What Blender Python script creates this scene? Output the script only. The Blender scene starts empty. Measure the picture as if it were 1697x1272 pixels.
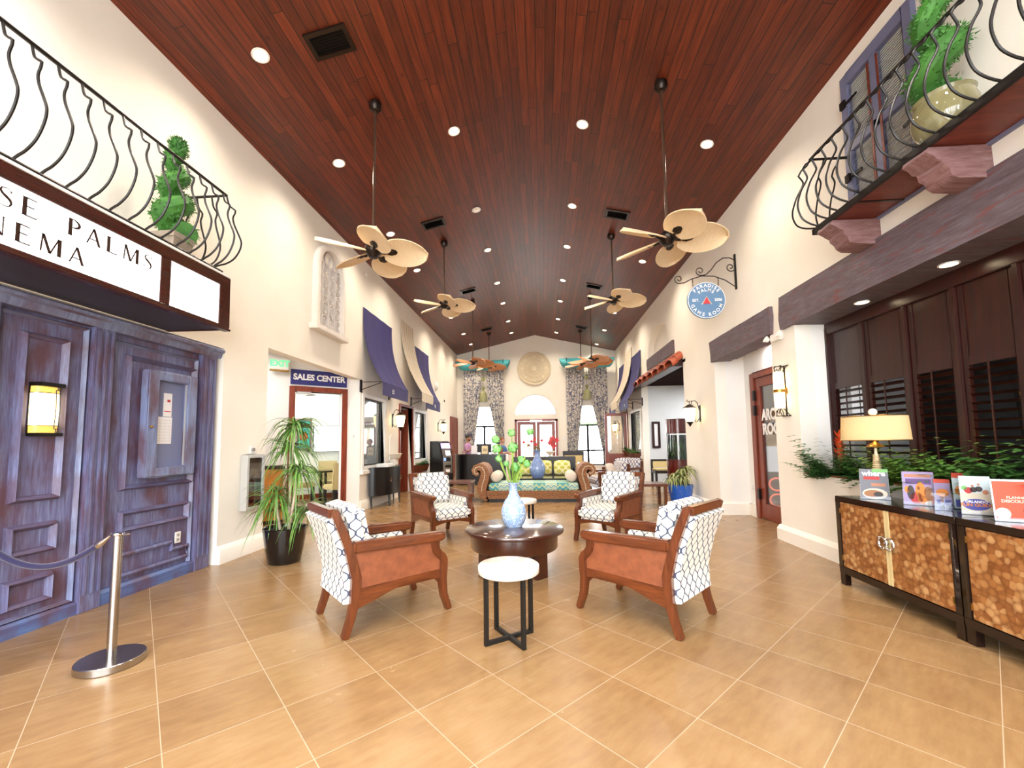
import bpy, bmesh, math, random
import numpy as np
from mathutils import Vector, Matrix
random.seed(7)
PI = math.pi
SC = bpy.context.scene
COL = SC.collection
TAU = 2*PI

# ------------------------------------------------------------------ node helpers
def srgb(r, g, b):
    f = lambda c: (c/12.92 if c <= .04045 else ((c+.055)/1.055)**2.4)
    return (f(r/255), f(g/255), f(b/255), 1.0)

class NT:
    def __init__(s, name):
        s.m = bpy.data.materials.new(name); s.m.use_nodes = True
        s.t = s.m.node_tree; s.t.nodes.clear()
        s.out = s.n('ShaderNodeOutputMaterial')
        s.b = s.n('ShaderNodeBsdfPrincipled')
        s.l(s.b.outputs[0], s.out.inputs[0])
    def n(s, typ, **kw):
        x = s.t.nodes.new(typ)
        for k, v in kw.items(): setattr(x, k, v)
        return x
    def l(s, a, b): s.t.links.new(a, b)
    def put(s, sock, v):
        if isinstance(v, bpy.types.NodeSocket): s.l(v, sock)
        else: sock.default_value = v
    def uv(s, sx=1, sy=1, sz=1, loc=(0, 0, 0), rot=0):
        tc = s.n('ShaderNodeTexCoord'); mp = s.n('ShaderNodeMapping')
        mp.inputs['Scale'].default_value = (sx, sy, sz); mp.inputs['Location'].default_value = loc
        mp.inputs['Rotation'].default_value = (0, 0, rot)
        s.l(tc.outputs['UV'], mp.inputs[0]); return mp.outputs[0]
    def obj(s, sx=1, sy=1, sz=1):
        tc = s.n('ShaderNodeTexCoord'); mp = s.n('ShaderNodeMapping')
        mp.inputs['Scale'].default_value = (sx, sy, sz)
        s.l(tc.outputs['Object'], mp.inputs[0]); return mp.outputs[0]
    def math(s, op, a, b=0.0, c=0.0):
        x = s.n('ShaderNodeMath', operation=op)
        s.put(x.inputs[0], a); s.put(x.inputs[1], b); s.put(x.inputs[2], c); return x.outputs[0]
    def sep(s, v):
        x = s.n('ShaderNodeSeparateXYZ'); s.l(v, x.inputs[0]); return x.outputs
    def comb(s, x_, y_, z_=0.0):
        x = s.n('ShaderNodeCombineXYZ'); s.put(x.inputs[0], x_); s.put(x.inputs[1], y_); s.put(x.inputs[2], z_); return x.outputs[0]
    def noise(s, v, scale=5, detail=3, rough=.55):
        x = s.n('ShaderNodeTexNoise'); s.l(v, x.inputs['Vector'])
        x.inputs['Scale'].default_value = scale; x.inputs['Detail'].default_value = detail
        x.inputs['Roughness'].default_value = rough; return x.outputs['Fac']
    def voro(s, v, scale=5, feat='F1', out='Distance'):
        x = s.n('ShaderNodeTexVoronoi', feature=feat); s.l(v, x.inputs['Vector'])
        x.inputs['Scale'].default_value = scale; return x.outputs[out]
    def white(s, v):
        x = s.n('ShaderNodeTexWhiteNoise', noise_dimensions='3D'); s.l(v, x.inputs['Vector']); return x.outputs['Value']
    def ramp(s, f, stops, interp='LINEAR'):
        x = s.n('ShaderNodeValToRGB'); x.color_ramp.interpolation = interp
        e = x.color_ramp.elements
        while len(e) > 1: e.remove(e[-1])
        e[0].position = stops[0][0]; e[0].color = stops[0][1]
        for p, c in stops[1:]:
            q = e.new(p); q.color = c
        s.l(f, x.inputs[0]); return x.outputs[0]
    def mix(s, f, a, b, mode='MIX'):
        x = s.n('ShaderNodeMix', data_type='RGBA', blend_type=mode)
        s.put(x.inputs[0], f); s.put(x.inputs[6], a); s.put(x.inputs[7], b); return x.outputs[2]
    def bump(s, h, strength=.3, dist=.01):
        x = s.n('ShaderNodeBump'); x.inputs['Strength'].default_value = strength; x.inputs['Distance'].default_value = dist
        s.l(h, x.inputs['Height']); s.l(x.outputs[0], s.b.inputs['Normal'])
    def fin(s, col, rough=.5, metal=0, **kw):
        s.put(s.b.inputs['Base Color'], col); s.put(s.b.inputs['Roughness'], rough); s.put(s.b.inputs['Metallic'], metal)
        for k, v in kw.items(): s.put(s.b.inputs[k.replace('_', ' ')], v)
        return s.m

def plain(name, rgb, rough=.5, metal=0, var=.0, scale=8, **kw):
    t = NT(name); c = srgb(*rgb)
    if var:
        n = t.noise(t.uv(), scale, 4)
        col = t.ramp(n, [(.25, tuple(x*(1-var) for x in c[:3])+(1,)), (.75, tuple(min(1, x*(1+var)) for x in c[:3])+(1,))])
    else: col = c
    return t.fin(col, rough, metal, **kw)

def emit(name, rgb, strength):
    t = NT(name); c = srgb(*rgb)
    return t.fin(c, .4, 0, Emission_Color=c, Emission_Strength=strength)

def glass(name, rgb=(255, 255, 255), alpha=.12, rough=.02):
    t = NT(name)
    tr = t.n('ShaderNodeBsdfTransparent'); tr.inputs[0].default_value = srgb(*rgb)
    gl = t.n('ShaderNodeBsdfGlossy'); gl.inputs['Roughness'].default_value = rough
    fr = t.n('ShaderNodeFresnel'); fr.inputs[0].default_value = 1.45
    f = t.math('ADD', t.math('MULTIPLY', fr.outputs[0], .8), alpha*.25)
    mx = t.n('ShaderNodeMixShader'); t.l(f, mx.inputs[0]); t.l(tr.outputs[0], mx.inputs[1]); t.l(gl.outputs[0], mx.inputs[2])
    t.l(mx.outputs[0], t.out.inputs[0]); return t.m

def wood(name, dark, light, grain='v', rough=.3, stretch=14, scale=2.2, bump=.1, streak=None, coat=0.0):
    t = NT(name)
    v = t.uv(stretch, 1) if grain == 'v' else t.uv(1, stretch)
    n = t.noise(v, scale, 5, .6)
    v2 = t.uv(stretch*3, 2) if grain == 'v' else t.uv(2, stretch*3)
    n2 = t.noise(v2, scale*2, 3)
    f = t.math('ADD', t.math('MULTIPLY', n, .75), t.math('MULTIPLY', n2, .25))
    col = t.ramp(f, [(.3, srgb(*dark)), (.68, srgb(*light))])
    if streak:
        n3 = t.noise(t.uv(3, .8) if grain == 'v' else t.uv(.8, 3), 3, 4)
        col = t.mix(t.ramp(n3, [(.5, (0, 0, 0, 1)), (.66, (1, 1, 1, 1))]), col, srgb(*streak))
    t.bump(n2, bump, .004)
    return t.fin(col, rough, 0, Coat_Weight=coat, Coat_Roughness=.12 if coat < 1 else .09)

# ------------------------------------------------------------------ mesh builder
def P3(pl, a, b, d):
    return (a, d, b) if pl == 'xz' else (d, a, b) if pl == 'yz' else (a, b, d)

class MB:
    def __init__(s): s.v = []; s.f = []; s.M = None; s.mi = []; s.cur = 0
    def at(s, M): s.M = M; return s
    def mat(s, i): s.cur = i; return s
    def add(s, vs, fs):
        o = len(s.v)
        if s.M is not None: vs = [tuple(s.M @ Vector(p)) for p in vs]
        s.v.extend([tuple(p) for p in vs]); s.f.extend([tuple(i+o for i in f) for f in fs]); s.mi.extend([s.cur]*len(fs)); return s
    def bb(s, x0, x1, y0, y1, z0, z1):
        return s.add([(x0, y0, z0), (x1, y0, z0), (x1, y1, z0), (x0, y1, z0), (x0, y0, z1), (x1, y0, z1), (x1, y1, z1), (x0, y1, z1)],
                     [(0, 3, 2, 1), (4, 5, 6, 7), (0, 1, 5, 4), (1, 2, 6, 5), (2, 3, 7, 6), (3, 0, 4, 7)])
    def box(s, c, d): return s.bb(c[0]-d[0]/2, c[0]+d[0]/2, c[1]-d[1]/2, c[1]+d[1]/2, c[2]-d[2]/2, c[2]+d[2]/2)
    def tube(s, pts, r=.01, n=8, closed=False, cap=True):
        pts = [Vector(p) for p in pts]; m = len(pts)
        rs = list(r) if isinstance(r, (list, tuple)) else [r]*m
        vs = []; up = None
        for i, p in enumerate(pts):
            if closed: d = pts[(i+1) % m]-pts[i-1]
            else: d = pts[min(i+1, m-1)]-pts[max(i-1, 0)]
            if d.length < 1e-9: d = Vector((0, 0, 1))
            d.normalize()
            if up is None:
                up = Vector((0, 0, 1)) if abs(d.z) < .9 else Vector((1, 0, 0))
            a = d.cross(up)
            if a.length < 1e-6: a = d.orthogonal()
            a.normalize(); b = a.cross(d).normalized(); up = b
            for k in range(n):
                t = TAU*k/n; vs.append(tuple(p+(a*math.cos(t)+b*math.sin(t))*rs[i]))
        fs = []
        for i in range(m if closed else m-1):
            j = (i+1) % m
            for k in range(n):
                k2 = (k+1) % n; fs.append((i*n+k, i*n+k2, j*n+k2, j*n+k))
        if cap and not closed:
            fs.append(tuple(range(n-1, -1, -1))); fs.append(tuple((m-1)*n+k for k in range(n)))
        return s.add(vs, fs)
    def cyl(s, p0, p1, r, r2=None, n=16): return s.tube([p0, p1], [r, r if r2 is None else r2], n)
    def lathe(s, prof, c=(0, 0, 0), n=24, sx=1, sy=1):
        vs = []; fs = []; m = len(prof)
        for r, z in prof:
            for k in range(n):
                t = TAU*k/n; vs.append((c[0]+r*sx*math.cos(t), c[1]+r*sy*math.sin(t), c[2]+z))
        for i in range(m-1):
            for k in range(n):
                k2 = (k+1) % n; fs.append((i*n+k, i*n+k2, (i+1)*n+k2, (i+1)*n+k))
        if prof[0][0] > 1e-4: fs.append(tuple(range(n-1, -1, -1)))
        if prof[-1][0] > 1e-4: fs.append(tuple((m-1)*n+k for k in range(n)))
        return s.add(vs, fs)
    def prism(s, poly, pl, d0, d1):
        n = len(poly)
        vs = [P3(pl, a, b, d0) for a, b in poly]+[P3(pl, a, b, d1) for a, b in poly]
        fs = [tuple(range(n-1, -1, -1)), tuple(range(n, 2*n))]+[(i, (i+1) % n, n+(i+1) % n, n+i) for i in range(n)]
        return s.add(vs, fs)
    def ribbon(s, path, w, pl, d0, d1):
        m = len(path); ws = list(w) if isinstance(w, (list, tuple)) else [w]*m; vs = []
        for i, (a, b) in enumerate(path):
            p, q = path[max(i-1, 0)], path[min(i+1, m-1)]
            da, db = q[0]-p[0], q[1]-p[1]; L = math.hypot(da, db) or 1; na, nb = -db/L*ws[i]/2, da/L*ws[i]/2
            for (x, y, d) in ((a+na, b+nb, d0), (a-na, b-nb, d0), (a-na, b-nb, d1), (a+na, b+nb, d1)): vs.append(P3(pl, x, y, d))
        fs = [(3, 2, 1, 0), tuple(4*(m-1)+k for k in range(4))]
        for i in range(m-1):
            for k in range(4):
                k2 = (k+1) % 4; fs.append((4*i+k, 4*i+k2, 4*i+4+k2, 4*i+4+k))
        return s.add(vs, fs)
    def grid(s, fn, nu, nv, th=None):
        g = [[Vector(fn(i/nu, j/nv)) for j in range(nv+1)] for i in range(nu+1)]
        W = nv+1; vs = [tuple(p) for r in g for p in r]; fs = []
        for i in range(nu):
            for j in range(nv): fs.append((i*W+j, (i+1)*W+j, (i+1)*W+j+1, i*W+j+1))
        if th:
            o = len(vs)
            for i in range(nu+1):
                for j in range(nv+1):
                    du = g[min(i+1, nu)][j]-g[max(i-1, 0)][j]; dv = g[i][min(j+1, nv)]-g[i][max(j-1, 0)]
                    nn = du.cross(dv); nn = nn.normalized() if nn.length > 1e-9 else Vector((0, 0, 1))
                    vs.append(tuple(g[i][j]-nn*th))
            fs += [tuple(o+k for k in reversed(f)) for f in fs]
            for i in range(nu):
                for j in (0, nv):
                    a, b = i*W+j, (i+1)*W+j; fs.append((a, a+o, b+o, b) if j == 0 else (b, b+o, a+o, a))
            for j in range(nv):
                for i in (0, nu):
                    a, b = i*W+j, i*W+j+1; fs.append((b, b+o, a+o, a) if i == 0 else (a, a+o, b+o, b))
        return s.add(vs, fs)
    def ball(s, c, r, n=12, m=8, sq=1.0):
        rx, ry, rz = (r, r, r) if not isinstance(r, (tuple, list)) else r
        vs = [(c[0], c[1], c[2]-rz)]; fs = []
        for i in range(1, m):
            ph = -PI/2+PI*i/m
            for k in range(n):
                t = TAU*k/n; cc = math.cos(ph)
                vs.append((c[0]+rx*cc*math.cos(t), c[1]+ry*cc*math.sin(t), c[2]+rz*math.sin(ph)))
        vs.append((c[0], c[1], c[2]+rz)); L = len(vs)-1
        for k in range(n):
            k2 = (k+1) % n; fs.append((0, 1+k2, 1+k)); fs.append((L, L-n+k, L-n+k2))
            for i in range(m-2): fs.append((1+i*n+k, 1+i*n+k2, 1+(i+1)*n+k2, 1+(i+1)*n+k))
        return s.add(vs, fs)
    def text(s, txt, size, M, depth=.002, bold=0.0, align='CENTER', sx=1.0):
        cu = bpy.data.curves.new('t', 'FONT'); cu.body = txt; cu.size = size; cu.align_x = align; cu.align_y = 'CENTER'
        cu.extrude = depth/2; cu.offset = bold; cu.resolution_u = 3
        o = bpy.data.objects.new('t', cu); COL.objects.link(o); bpy.context.view_layer.update()
        me = bpy.data.meshes.new_from_object(o.evaluated_get(bpy.context.evaluated_depsgraph_get()))
        old = s.M; s.M = (old @ M) if old is not None else M
        s.add([(v.co.x*sx, v.co.y, v.co.z) for v in me.vertices], [tuple(p.vertices) for p in me.polygons]); s.M = old
        bpy.data.objects.remove(o); bpy.data.curves.remove(cu); bpy.data.meshes.remove(me); return s
    def build(s, name, mat, parent=None, bevel=0, seg=2, ang=35, sub=0, **props):
        me = bpy.data.meshes.new(name)
        me.from_pydata(s.v, [], s.f); me.validate(clean_customdata=False)
        if bevel:
            bm = bmesh.new(); bm.from_mesh(me); bmesh.ops.remove_doubles(bm, verts=bm.verts, dist=1e-5)
            ed = [e for e in bm.edges if len(e.link_faces) == 2 and e.calc_face_angle(0) > math.radians(30)]
            bmesh.ops.bevel(bm, geom=ed, offset=bevel, segments=seg, affect='EDGES', clamp_overlap=True)
            bm.to_mesh(me); bm.free()
        bm = bmesh.new(); bm.from_mesh(me); bmesh.ops.recalc_face_normals(bm, faces=bm.faces)
        bm.to_mesh(me); bm.free()
        mats = mat if isinstance(mat, (list, tuple)) else [mat]
        for m_ in mats: me.materials.append(m_)
        if len(mats) > 1 and not bevel and len(s.mi) == len(me.polygons): me.polygons.foreach_set('material_index', s.mi)
        boxuv(me)
        me.polygons.foreach_set('use_smooth', [True]*len(me.polygons)); me.set_sharp_from_angle(angle=math.radians(ang))
        o = bpy.data.objects.new(name, me); COL.objects.link(o)
        if parent is not None: o.parent = parent
        for k, v in props.items(): o[k] = v
        return o

def boxuv(me):
    np_ = len(me.polygons); nl = len(me.loops)
    if not nl: return
    co = np.empty(len(me.vertices)*3, 'f'); me.vertices.foreach_get('co', co); co = co.reshape(-1, 3)
    no = np.empty(np_*3, 'f'); me.polygons.foreach_get('normal', no); no = np.abs(no.reshape(-1, 3))
    lt = np.empty(np_, 'i'); me.polygons.foreach_get('loop_total', lt)
    vi = np.empty(nl, 'i'); me.loops.foreach_get('vertex_index', vi)
    ax = np.argmax(no*np.array([1.0, 1.001, .999]), 1); la = np.repeat(ax, lt); p = co[vi]
    u = np.where(la == 0, p[:, 1], p[:, 0]); v = np.where(la == 2, p[:, 1], p[:, 2])
    uvl = me.uv_layers.new(name='UVMap'); uvl.data.foreach_set('uv', np.stack([u, v], 1).astype('f').ravel())

# ------------------------------------------------------------------ things
def thing(name, label, cat, loc=(0, 0, 0), rz=0, group=None):
    o = bpy.data.objects.new(name, None); COL.objects.link(o); o.empty_display_size = .05
    o.location = loc; o.rotation_euler = (0, 0, rz); return tag(o, label, cat, group)
def tag(o, label, cat, group=None):
    o['label'] = label; o['category'] = cat
    if group: o['group'] = group
    return o
def struct(o): o['kind'] = 'structure'; return o
def copy_tree(o, parent=None):
    c = o.copy(); COL.objects.link(c)
    if parent is not None: c.parent = parent
    for ch in list(o.children): copy_tree(ch, c)
    return c
def dup(o, label, loc, rz=0, group=None):
    c = copy_tree(o); c.location = loc; c.rotation_euler = (0, 0, rz); c['label'] = label
    if group: c['group'] = group
    return c
def T(x, y, z): return Matrix.Translation((x, y, z))
def RX(a): return Matrix.Rotation(a, 4, 'X')
def RY(a): return Matrix.Rotation(a, 4, 'Y')
def RZ(a): return Matrix.Rotation(a, 4, 'Z')
R = math.radians
# frames for writing: text x axis -> direction, text y axis -> up
M_LEFT = Matrix(((0, 0, 1, 0), (1, 0, 0, 0), (0, 1, 0, 0), (0, 0, 0, 1)))       # on a wall facing +x, reading along +y
M_RIGHT = Matrix(((0, 0, -1, 0), (-1, 0, 0, 0), (0, 1, 0, 0), (0, 0, 0, 1)))    # on a wall facing -x, reading along -y
M_FRONT = Matrix(((1, 0, 0, 0), (0, 0, -1, 0), (0, 1, 0, 0), (0, 0, 0, 1)))     # facing -y, reading along +x

# ------------------------------------------------------------------ materials
m = {}
def _wall():
    t = NT('plaster'); v = t.obj()
    n = t.noise(v, 1.3, 4); n2 = t.noise(v, 30, 3)
    col = t.ramp(n, [(.3, srgb(240, 234, 222)), (.7, srgb(246, 241, 232))])
    t.bump(n2, .12, .004); return t.fin(col, .75)
m['wall'] = _wall()
m['white_wall'] = plain('white_plaster', (240, 238, 234), .7, 0, .03, 2)
m['cool_wall'] = plain('cool_grey_plaster', (214, 217, 219), .7, 0, .02, 2)
m['mint_wall'] = plain('mint_plaster', (236, 240, 228), .7, 0, .02, 2)
def _floor():
    t = NT('stone_tile'); tc = t.n('ShaderNodeTexCoord'); o = tc.outputs['Object']
    a = R(-.55); c, s_ = math.cos(a), math.sin(a); k = 2**-.5
    def dot(x, y):
        d = t.n('ShaderNodeVectorMath', operation='DOT_PRODUCT'); t.l(o, d.inputs[0]); d.inputs[1].default_value = (x, y, 0); return d.outputs['Value']
    S = .4925
    p = t.math('DIVIDE', t.math('SUBTRACT', dot((c+s_)*k, (c-s_)*k), .13), S)
    q = t.math('DIVIDE', t.math('SUBTRACT', dot((s_-c)*k, (c+s_)*k), .05), S)
    fp, fq = t.math('FRACT', p), t.math('FRACT', q)
    e = lambda f: t.math('ABSOLUTE', t.math('SUBTRACT', f, .5))
    g = t.math('GREATER_THAN', t.math('MAXIMUM', e(fp), e(fq)), .4955)
    ident = t.comb(t.math('FLOOR', p), t.math('FLOOR', q), 3.3)
    w = t.white(ident)
    shift = t.comb(t.math('ADD', p, t.math('MULTIPLY', w, 37)), t.math('ADD', q, t.math('MULTIPLY', w, 17)), w)
    n1 = t.noise(shift, 1.7, 5, .6); n2 = t.noise(o, .8, 3)
    mp = t.n('ShaderNodeMapping'); mp.inputs['Scale'].default_value = (1.2, 5, 1); t.l(shift, mp.inputs[0])
    n3 = t.noise(mp.outputs[0], 2.2, 5, .65)
    f = t.math('ADD', t.math('ADD', t.math('MULTIPLY', n1, .45), t.math('MULTIPLY', n3, .45)), t.math('MULTIPLY', t.math('SUBTRACT', w, .5), .12))
    col = t.ramp(f, [(.26, srgb(132, 100, 66)), (.48, srgb(150, 118, 80)), (.72, srgb(166, 136, 98))])
    col = t.mix(g, col, srgb(176, 154, 126))
    rough = t.math('ADD', t.math('MULTIPLY', n1, .15), t.math('ADD', .17, t.math('MULTIPLY', g, .3)))
    t.bump(t.math('SUBTRACT', 1.0, g), .25, .002)
    return t.fin(col, rough, 0, Specular_IOR_Level=.42)
m['floor'] = _floor()
def _ceil():
    t = NT('stained_planks'); o = t.obj(); x, y, z = t.sep(o)
    PW = .112
    r = t.math('DIVIDE', x, PW); row = t.math('FLOOR', r); fr = t.math('FRACT', r)
    off = t.white(t.comb(row, 1.7, 0))
    L = t.math('ADD', t.math('DIVIDE', y, 2.4), t.math('MULTIPLY', off, 9)); seg = t.math('FLOOR', L); fl = t.math('FRACT', L)
    w = t.white(t.comb(row, seg, 4.0)); w2 = t.white(t.comb(row, seg, 9.0))
    gap = t.math('MAXIMUM', t.math('GREATER_THAN', t.math('ABSOLUTE', t.math('SUBTRACT', fr, .5)), .462), t.math('GREATER_THAN', t.math('ABSOLUTE', t.math('SUBTRACT', fl, .5)), .4985))
    gv = t.comb(t.math('MULTIPLY', x, 16), t.math('ADD', y, t.math('MULTIPLY', w2, 40)), w)
    n = t.noise(gv, 2.0, 5, .6)
    kv = t.comb(t.math('MULTIPLY', x, 1.6), t.math('ADD', y, t.math('MULTIPLY', w2, 7)), 0.0)
    kn = t.voro(kv, 2.1)
    knot = t.ramp(kn, [(.02, (1, 1, 1, 1)), (.09, (0, 0, 0, 1))])
    f = t.math('ADD', t.math('MULTIPLY', n, .8), t.math('MULTIPLY', w, .2))
    col = t.ramp(f, [(.28, srgb(60, 19, 9)), (.5, srgb(92, 34, 15)), (.75, srgb(122, 50, 22))])
    col = t.mix(t.math('MULTIPLY', knot, .65), col, srgb(36, 14, 10))
    col = t.mix(gap, col, srgb(22, 8, 6))
    t.bump(t.math('SUBTRACT', 1.0, gap), .5, .006)
    return t.fin(col, t.math('ADD', .30, t.math('MULTIPLY', n, .2)), 0, Specular_IOR_Level=.4)
m['ceiling'] = _ceil()
def _blue(name='blue_washed_wood', grain='v', cols=((86, 58, 64), (102, 102, 140), (138, 150, 188))):
    t = NT(name)
    v = t.uv(9, .9) if grain == 'v' else t.uv(.9, 9)
    n = t.noise(v, 2.4, 6, .65); n2 = t.noise(t.uv(26, 1.6) if grain == 'v' else t.uv(1.6, 26), 3, 4); n3 = t.noise(t.uv(2.2, 1.1), 1.6, 4)
    f = t.math('ADD', t.math('MULTIPLY', n, .55), t.math('MULTIPLY', n2, .45))
    col = t.ramp(f, [(.3, srgb(*cols[0])), (.47, srgb(*cols[1])), (.72, srgb(*cols[2]))])
    col = t.mix(t.ramp(n3, [(.44, (0, 0, 0, 1)), (.64, (.8, .8, .8, 1))]), col, srgb(92, 52, 50))
    t.bump(f, .2, .003); return t.fin(col, .42)
m['blue'] = _blue()
m['blue_rail'] = _blue('blue_washed_wood_light', 'v', ((96, 92, 120), (118, 128, 166), (152, 170, 202)))
m['blue_h'] = _blue('blue_washed_wood_plinth', 'u', ((74, 62, 90), (82, 100, 150), (98, 132, 178)))
m['blue_shutter'] = plain('blue_grey_paint', (112, 116, 146), .5, 0, .08, 4)
def _beam():
    t = NT('rough_hewn_beam')
    n = t.noise(t.uv(1, 9), 2.2, 6, .65); n2 = t.noise(t.uv(2.5, 22), 3, 5, .7); n3 = t.noise(t.uv(1.5, 7), 3.5, 4)
    f = t.math('ADD', t.math('MULTIPLY', n, .5), t.math('MULTIPLY', n2, .5))
    col = t.ramp(f, [(.3, srgb(70, 54, 56)), (.5, srgb(98, 85, 92)), (.7, srgb(122, 112, 124))])
    col = t.mix(t.ramp(n3, [(.56, (0, 0, 0, 1)), (.66, (.8, .8, .8, 1))]), col, srgb(118, 62, 56))
    t.bump(f, .7, .012); return t.fin(col, .6)
m['beam'] = _beam()
m['marquee'] = wood('dark_brown_trim', (40, 13, 9), (72, 26, 16), 'u', .25, 12)
m['soffit_dark'] = plain('dark_plum_soffit', (44, 36, 46), .45, 0, .12, 5)
m['mahogany'] = wood('dark_mahogany', (26, 9, 7), (58, 20, 12), 'v', .3, 10)
m['balcony_wood'] = wood('balcony_board', (92, 38, 28), (128, 60, 44), 'u', .45, 9)
m['chairwood'] = wood('chestnut_wood', (66, 30, 15), (112, 58, 29), 'v', .25, 8, 3, coat=.3)
m['chairwood_h'] = wood('chestnut_wood_rail', (66, 30, 15), (116, 60, 29), 'u', .25, 8, 3, coat=.3)
m['redwood'] = wood('red_stained_door_wood', (96, 36, 20), (150, 66, 40), 'v', .35, 10)
m['tablewood'] = wood('polished_mahogany', (32, 10, 7), (70, 27, 14), 'v', .3, 8, bump=.03, coat=1.0)
m['cherry'] = wood('cherry_veneer', (62, 16, 12), (104, 32, 22), 'v', .2, 8, coat=.3)
def _raffia():
    t = NT('woven_raffia'); u, v, _ = t.sep(t.uv(1, 1))
    a = t.math('SINE', t.math('MULTIPLY', t.math('ADD', u, v), 420)); b = t.math('SINE', t.math('MULTIPLY', t.math('SUBTRACT', u, v), 420))
    h = t.math('MULTIPLY', a, b); n = t.noise(t.uv(3, 3), 4, 4)
    col = t.ramp(t.math('ADD', t.math('MULTIPLY', h, .12), n), [(.3, srgb(112, 58, 32)), (.7, srgb(142, 80, 47))])
    t.bump(h, .35, .002); return t.fin(col, .5)
m['raffia'] = _raffia()
def trellis(name, sx, sz, bg, line, wid=.13, warp=.36):
    t = NT(name); u, v, _ = t.sep(t.uv())
    X = t.math('MULTIPLY', u, TAU/sx); Z = t.math('MULTIPLY', v, TAU/sz)
    Z2 = t.math('SUBTRACT', Z, t.math('MULTIPLY', t.math('SINE', t.math('MULTIPLY', Z, 2)), warp))
    f = t.math('ABSOLUTE', t.math('ADD', t.math('COSINE', X), t.math('COSINE', Z2)))
    gx = t.math('SINE', X); gz = t.math('MULTIPLY', t.math('SINE', Z2), t.math('SUBTRACT', 1.0, t.math('MULTIPLY', t.math('COSINE', t.math('MULTIPLY', Z, 2)), 2*warp)))
    gr = t.math('SQRT', t.math('ADD', t.math('ADD', t.math('MULTIPLY', gx, gx), t.math('MULTIPLY', gz, gz)), .03))
    k = t.math('LESS_THAN', t.math('DIVIDE', f, gr), wid*2)
    n = t.noise(t.uv(), 260, 2)
    col = t.mix(k, srgb(*bg), srgb(*line)); t.bump(n, .12, .001)
    return t.fin(col, .85)
m['trellis'] = trellis('trellis_fabric', .098, .118, (230, 224, 214), (62, 72, 96), .12)
m['diamond'] = trellis('diamond_fabric', .10, .14, (226, 220, 214), (74, 74, 116), .26, .0)
m['yellow_fabric'] = trellis('yellow_lattice_fabric', .2, .2, (196, 190, 84), (232, 228, 176), .3)
def chevron():
    t = NT('teal_chevron_fabric'); u, v, _ = t.sep(t.uv())
    z = t.math('ABSOLUTE', t.math('SUBTRACT', t.math('FRACT', t.math('MULTIPLY', u, 7.5)), .5))
    s_ = t.math('FRACT', t.math('ADD', t.math('MULTIPLY', v, 9), t.math('MULTIPLY', z, 1.1)))
    w = t.math('FRACT', t.math('MULTIPLY', u, 1.87))
    c1 = t.ramp(s_, [(0, srgb(70, 150, 158)), (.33, srgb(214, 222, 190)), (.55, srgb(150, 186, 120)), (.8, srgb(90, 160, 190))], 'CONSTANT')
    c2 = t.ramp(s_, [(0, srgb(180, 206, 190)), (.33, srgb(96, 160, 176)), (.6, srgb(222, 224, 198)), (.85, srgb(140, 176, 150))], 'CONSTANT')
    return t.fin(t.mix(t.math('GREATER_THAN', w, .5), c1, c2), .85)
m['chevron'] = chevron()
def wicker():
    t = NT('woven_wicker'); u, v, _ = t.sep(t.uv())
    a = t.math('SINE', t.math('MULTIPLY', u, 170)); b = t.math('SINE', t.math('ADD', t.math('MULTIPLY', v, 260), t.math('MULTIPLY', t.math('FLOOR', t.math('MULTIPLY', u, 54)), PI)))
    h = t.math('MULTIPLY', a, b); n = t.noise(t.uv(4, 4), 9, 4)
    col = t.ramp(t.math('ADD', t.math('MULTIPLY', h, .3), n), [(.25, srgb(84, 46, 24)), (.5, srgb(150, 98, 62)), (.8, srgb(190, 142, 102))])
    t.bump(h, .8, .006); return t.fin(col, .6)
m['wicker'] = wicker()
def curtain():
    t = NT('navy_scroll_curtain')
    n = t.noise(t.obj(1, 0, .75), 8, 2); n2 = t.noise(t.obj(1.4, 0, 1), 13, 3); vv = t.voro(t.obj(1, 0, .7), 6, 'DISTANCE_TO_EDGE')
    a = t.math('LESS_THAN', t.math('ABSOLUTE', t.math('SUBTRACT', n, .5)), .03)
    b = t.math('GREATER_THAN', n2, .64); c = t.math('LESS_THAN', vv, .025)
    k = t.math('MAXIMUM', t.math('MAXIMUM', a, t.math('MULTIPLY', b, .75)), c)
    return t.fin(t.mix(k, srgb(232, 226, 216), srgb(108, 112, 136)), .8)
m['curtain'] = curtain()
m['navy_cloth'] = plain('navy_awning_canvas', (52, 48, 104), .75, 0, .1, 30)
m['cream_cloth'] = plain('cream_awning_canvas', (228, 216, 196), .75, 0, .06, 30)
m['navy_velvet'] = plain('navy_velvet', (24, 18, 66), .55, 0, .1, 40, Sheen_Weight=.4)
m['navy_paint'] = plain('navy_sign_face', (38, 40, 112), .45)
m['white_paint'] = plain('white_paint', (240, 238, 234), .45)
m['white_letter'] = plain('white_lettering', (250, 250, 250), .5)
m['brown_letter'] = plain('bronze_lettering', (44, 20, 10), .4)
m['black_iron'] = plain('black_wrought_iron', (26, 22, 20), .38, .3)
m['black_metal'] = plain('black_metal', (30, 29, 28), .4, .3)
m['bronze'] = plain('oiled_bronze', (46, 36, 32), .3, .7)
m['brown_rod'] = plain('brown_downrod', (92, 70, 56), .3, .6)
m['steel'] = plain('brushed_steel', (176, 172, 168), .24, 1, .05, 60)
m['chrome'] = plain('chrome', (214, 210, 206), .12, 1)
m['brass'] = plain('aged_brass', (170, 126, 58), .3, .9)
m['silver'] = plain('silver_frame', (206, 206, 204), .35, .6)
m['blade'] = None
def _blade():
    t = NT('palm_fan_blade'); n = t.noise(t.obj(60, 4, 4), 3, 3)
    col = t.ramp(n, [(.3, srgb(222, 196, 156)), (.7, srgb(238, 216, 182))]); return t.fin(col, .5)
m['blade'] = _blade()
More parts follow.
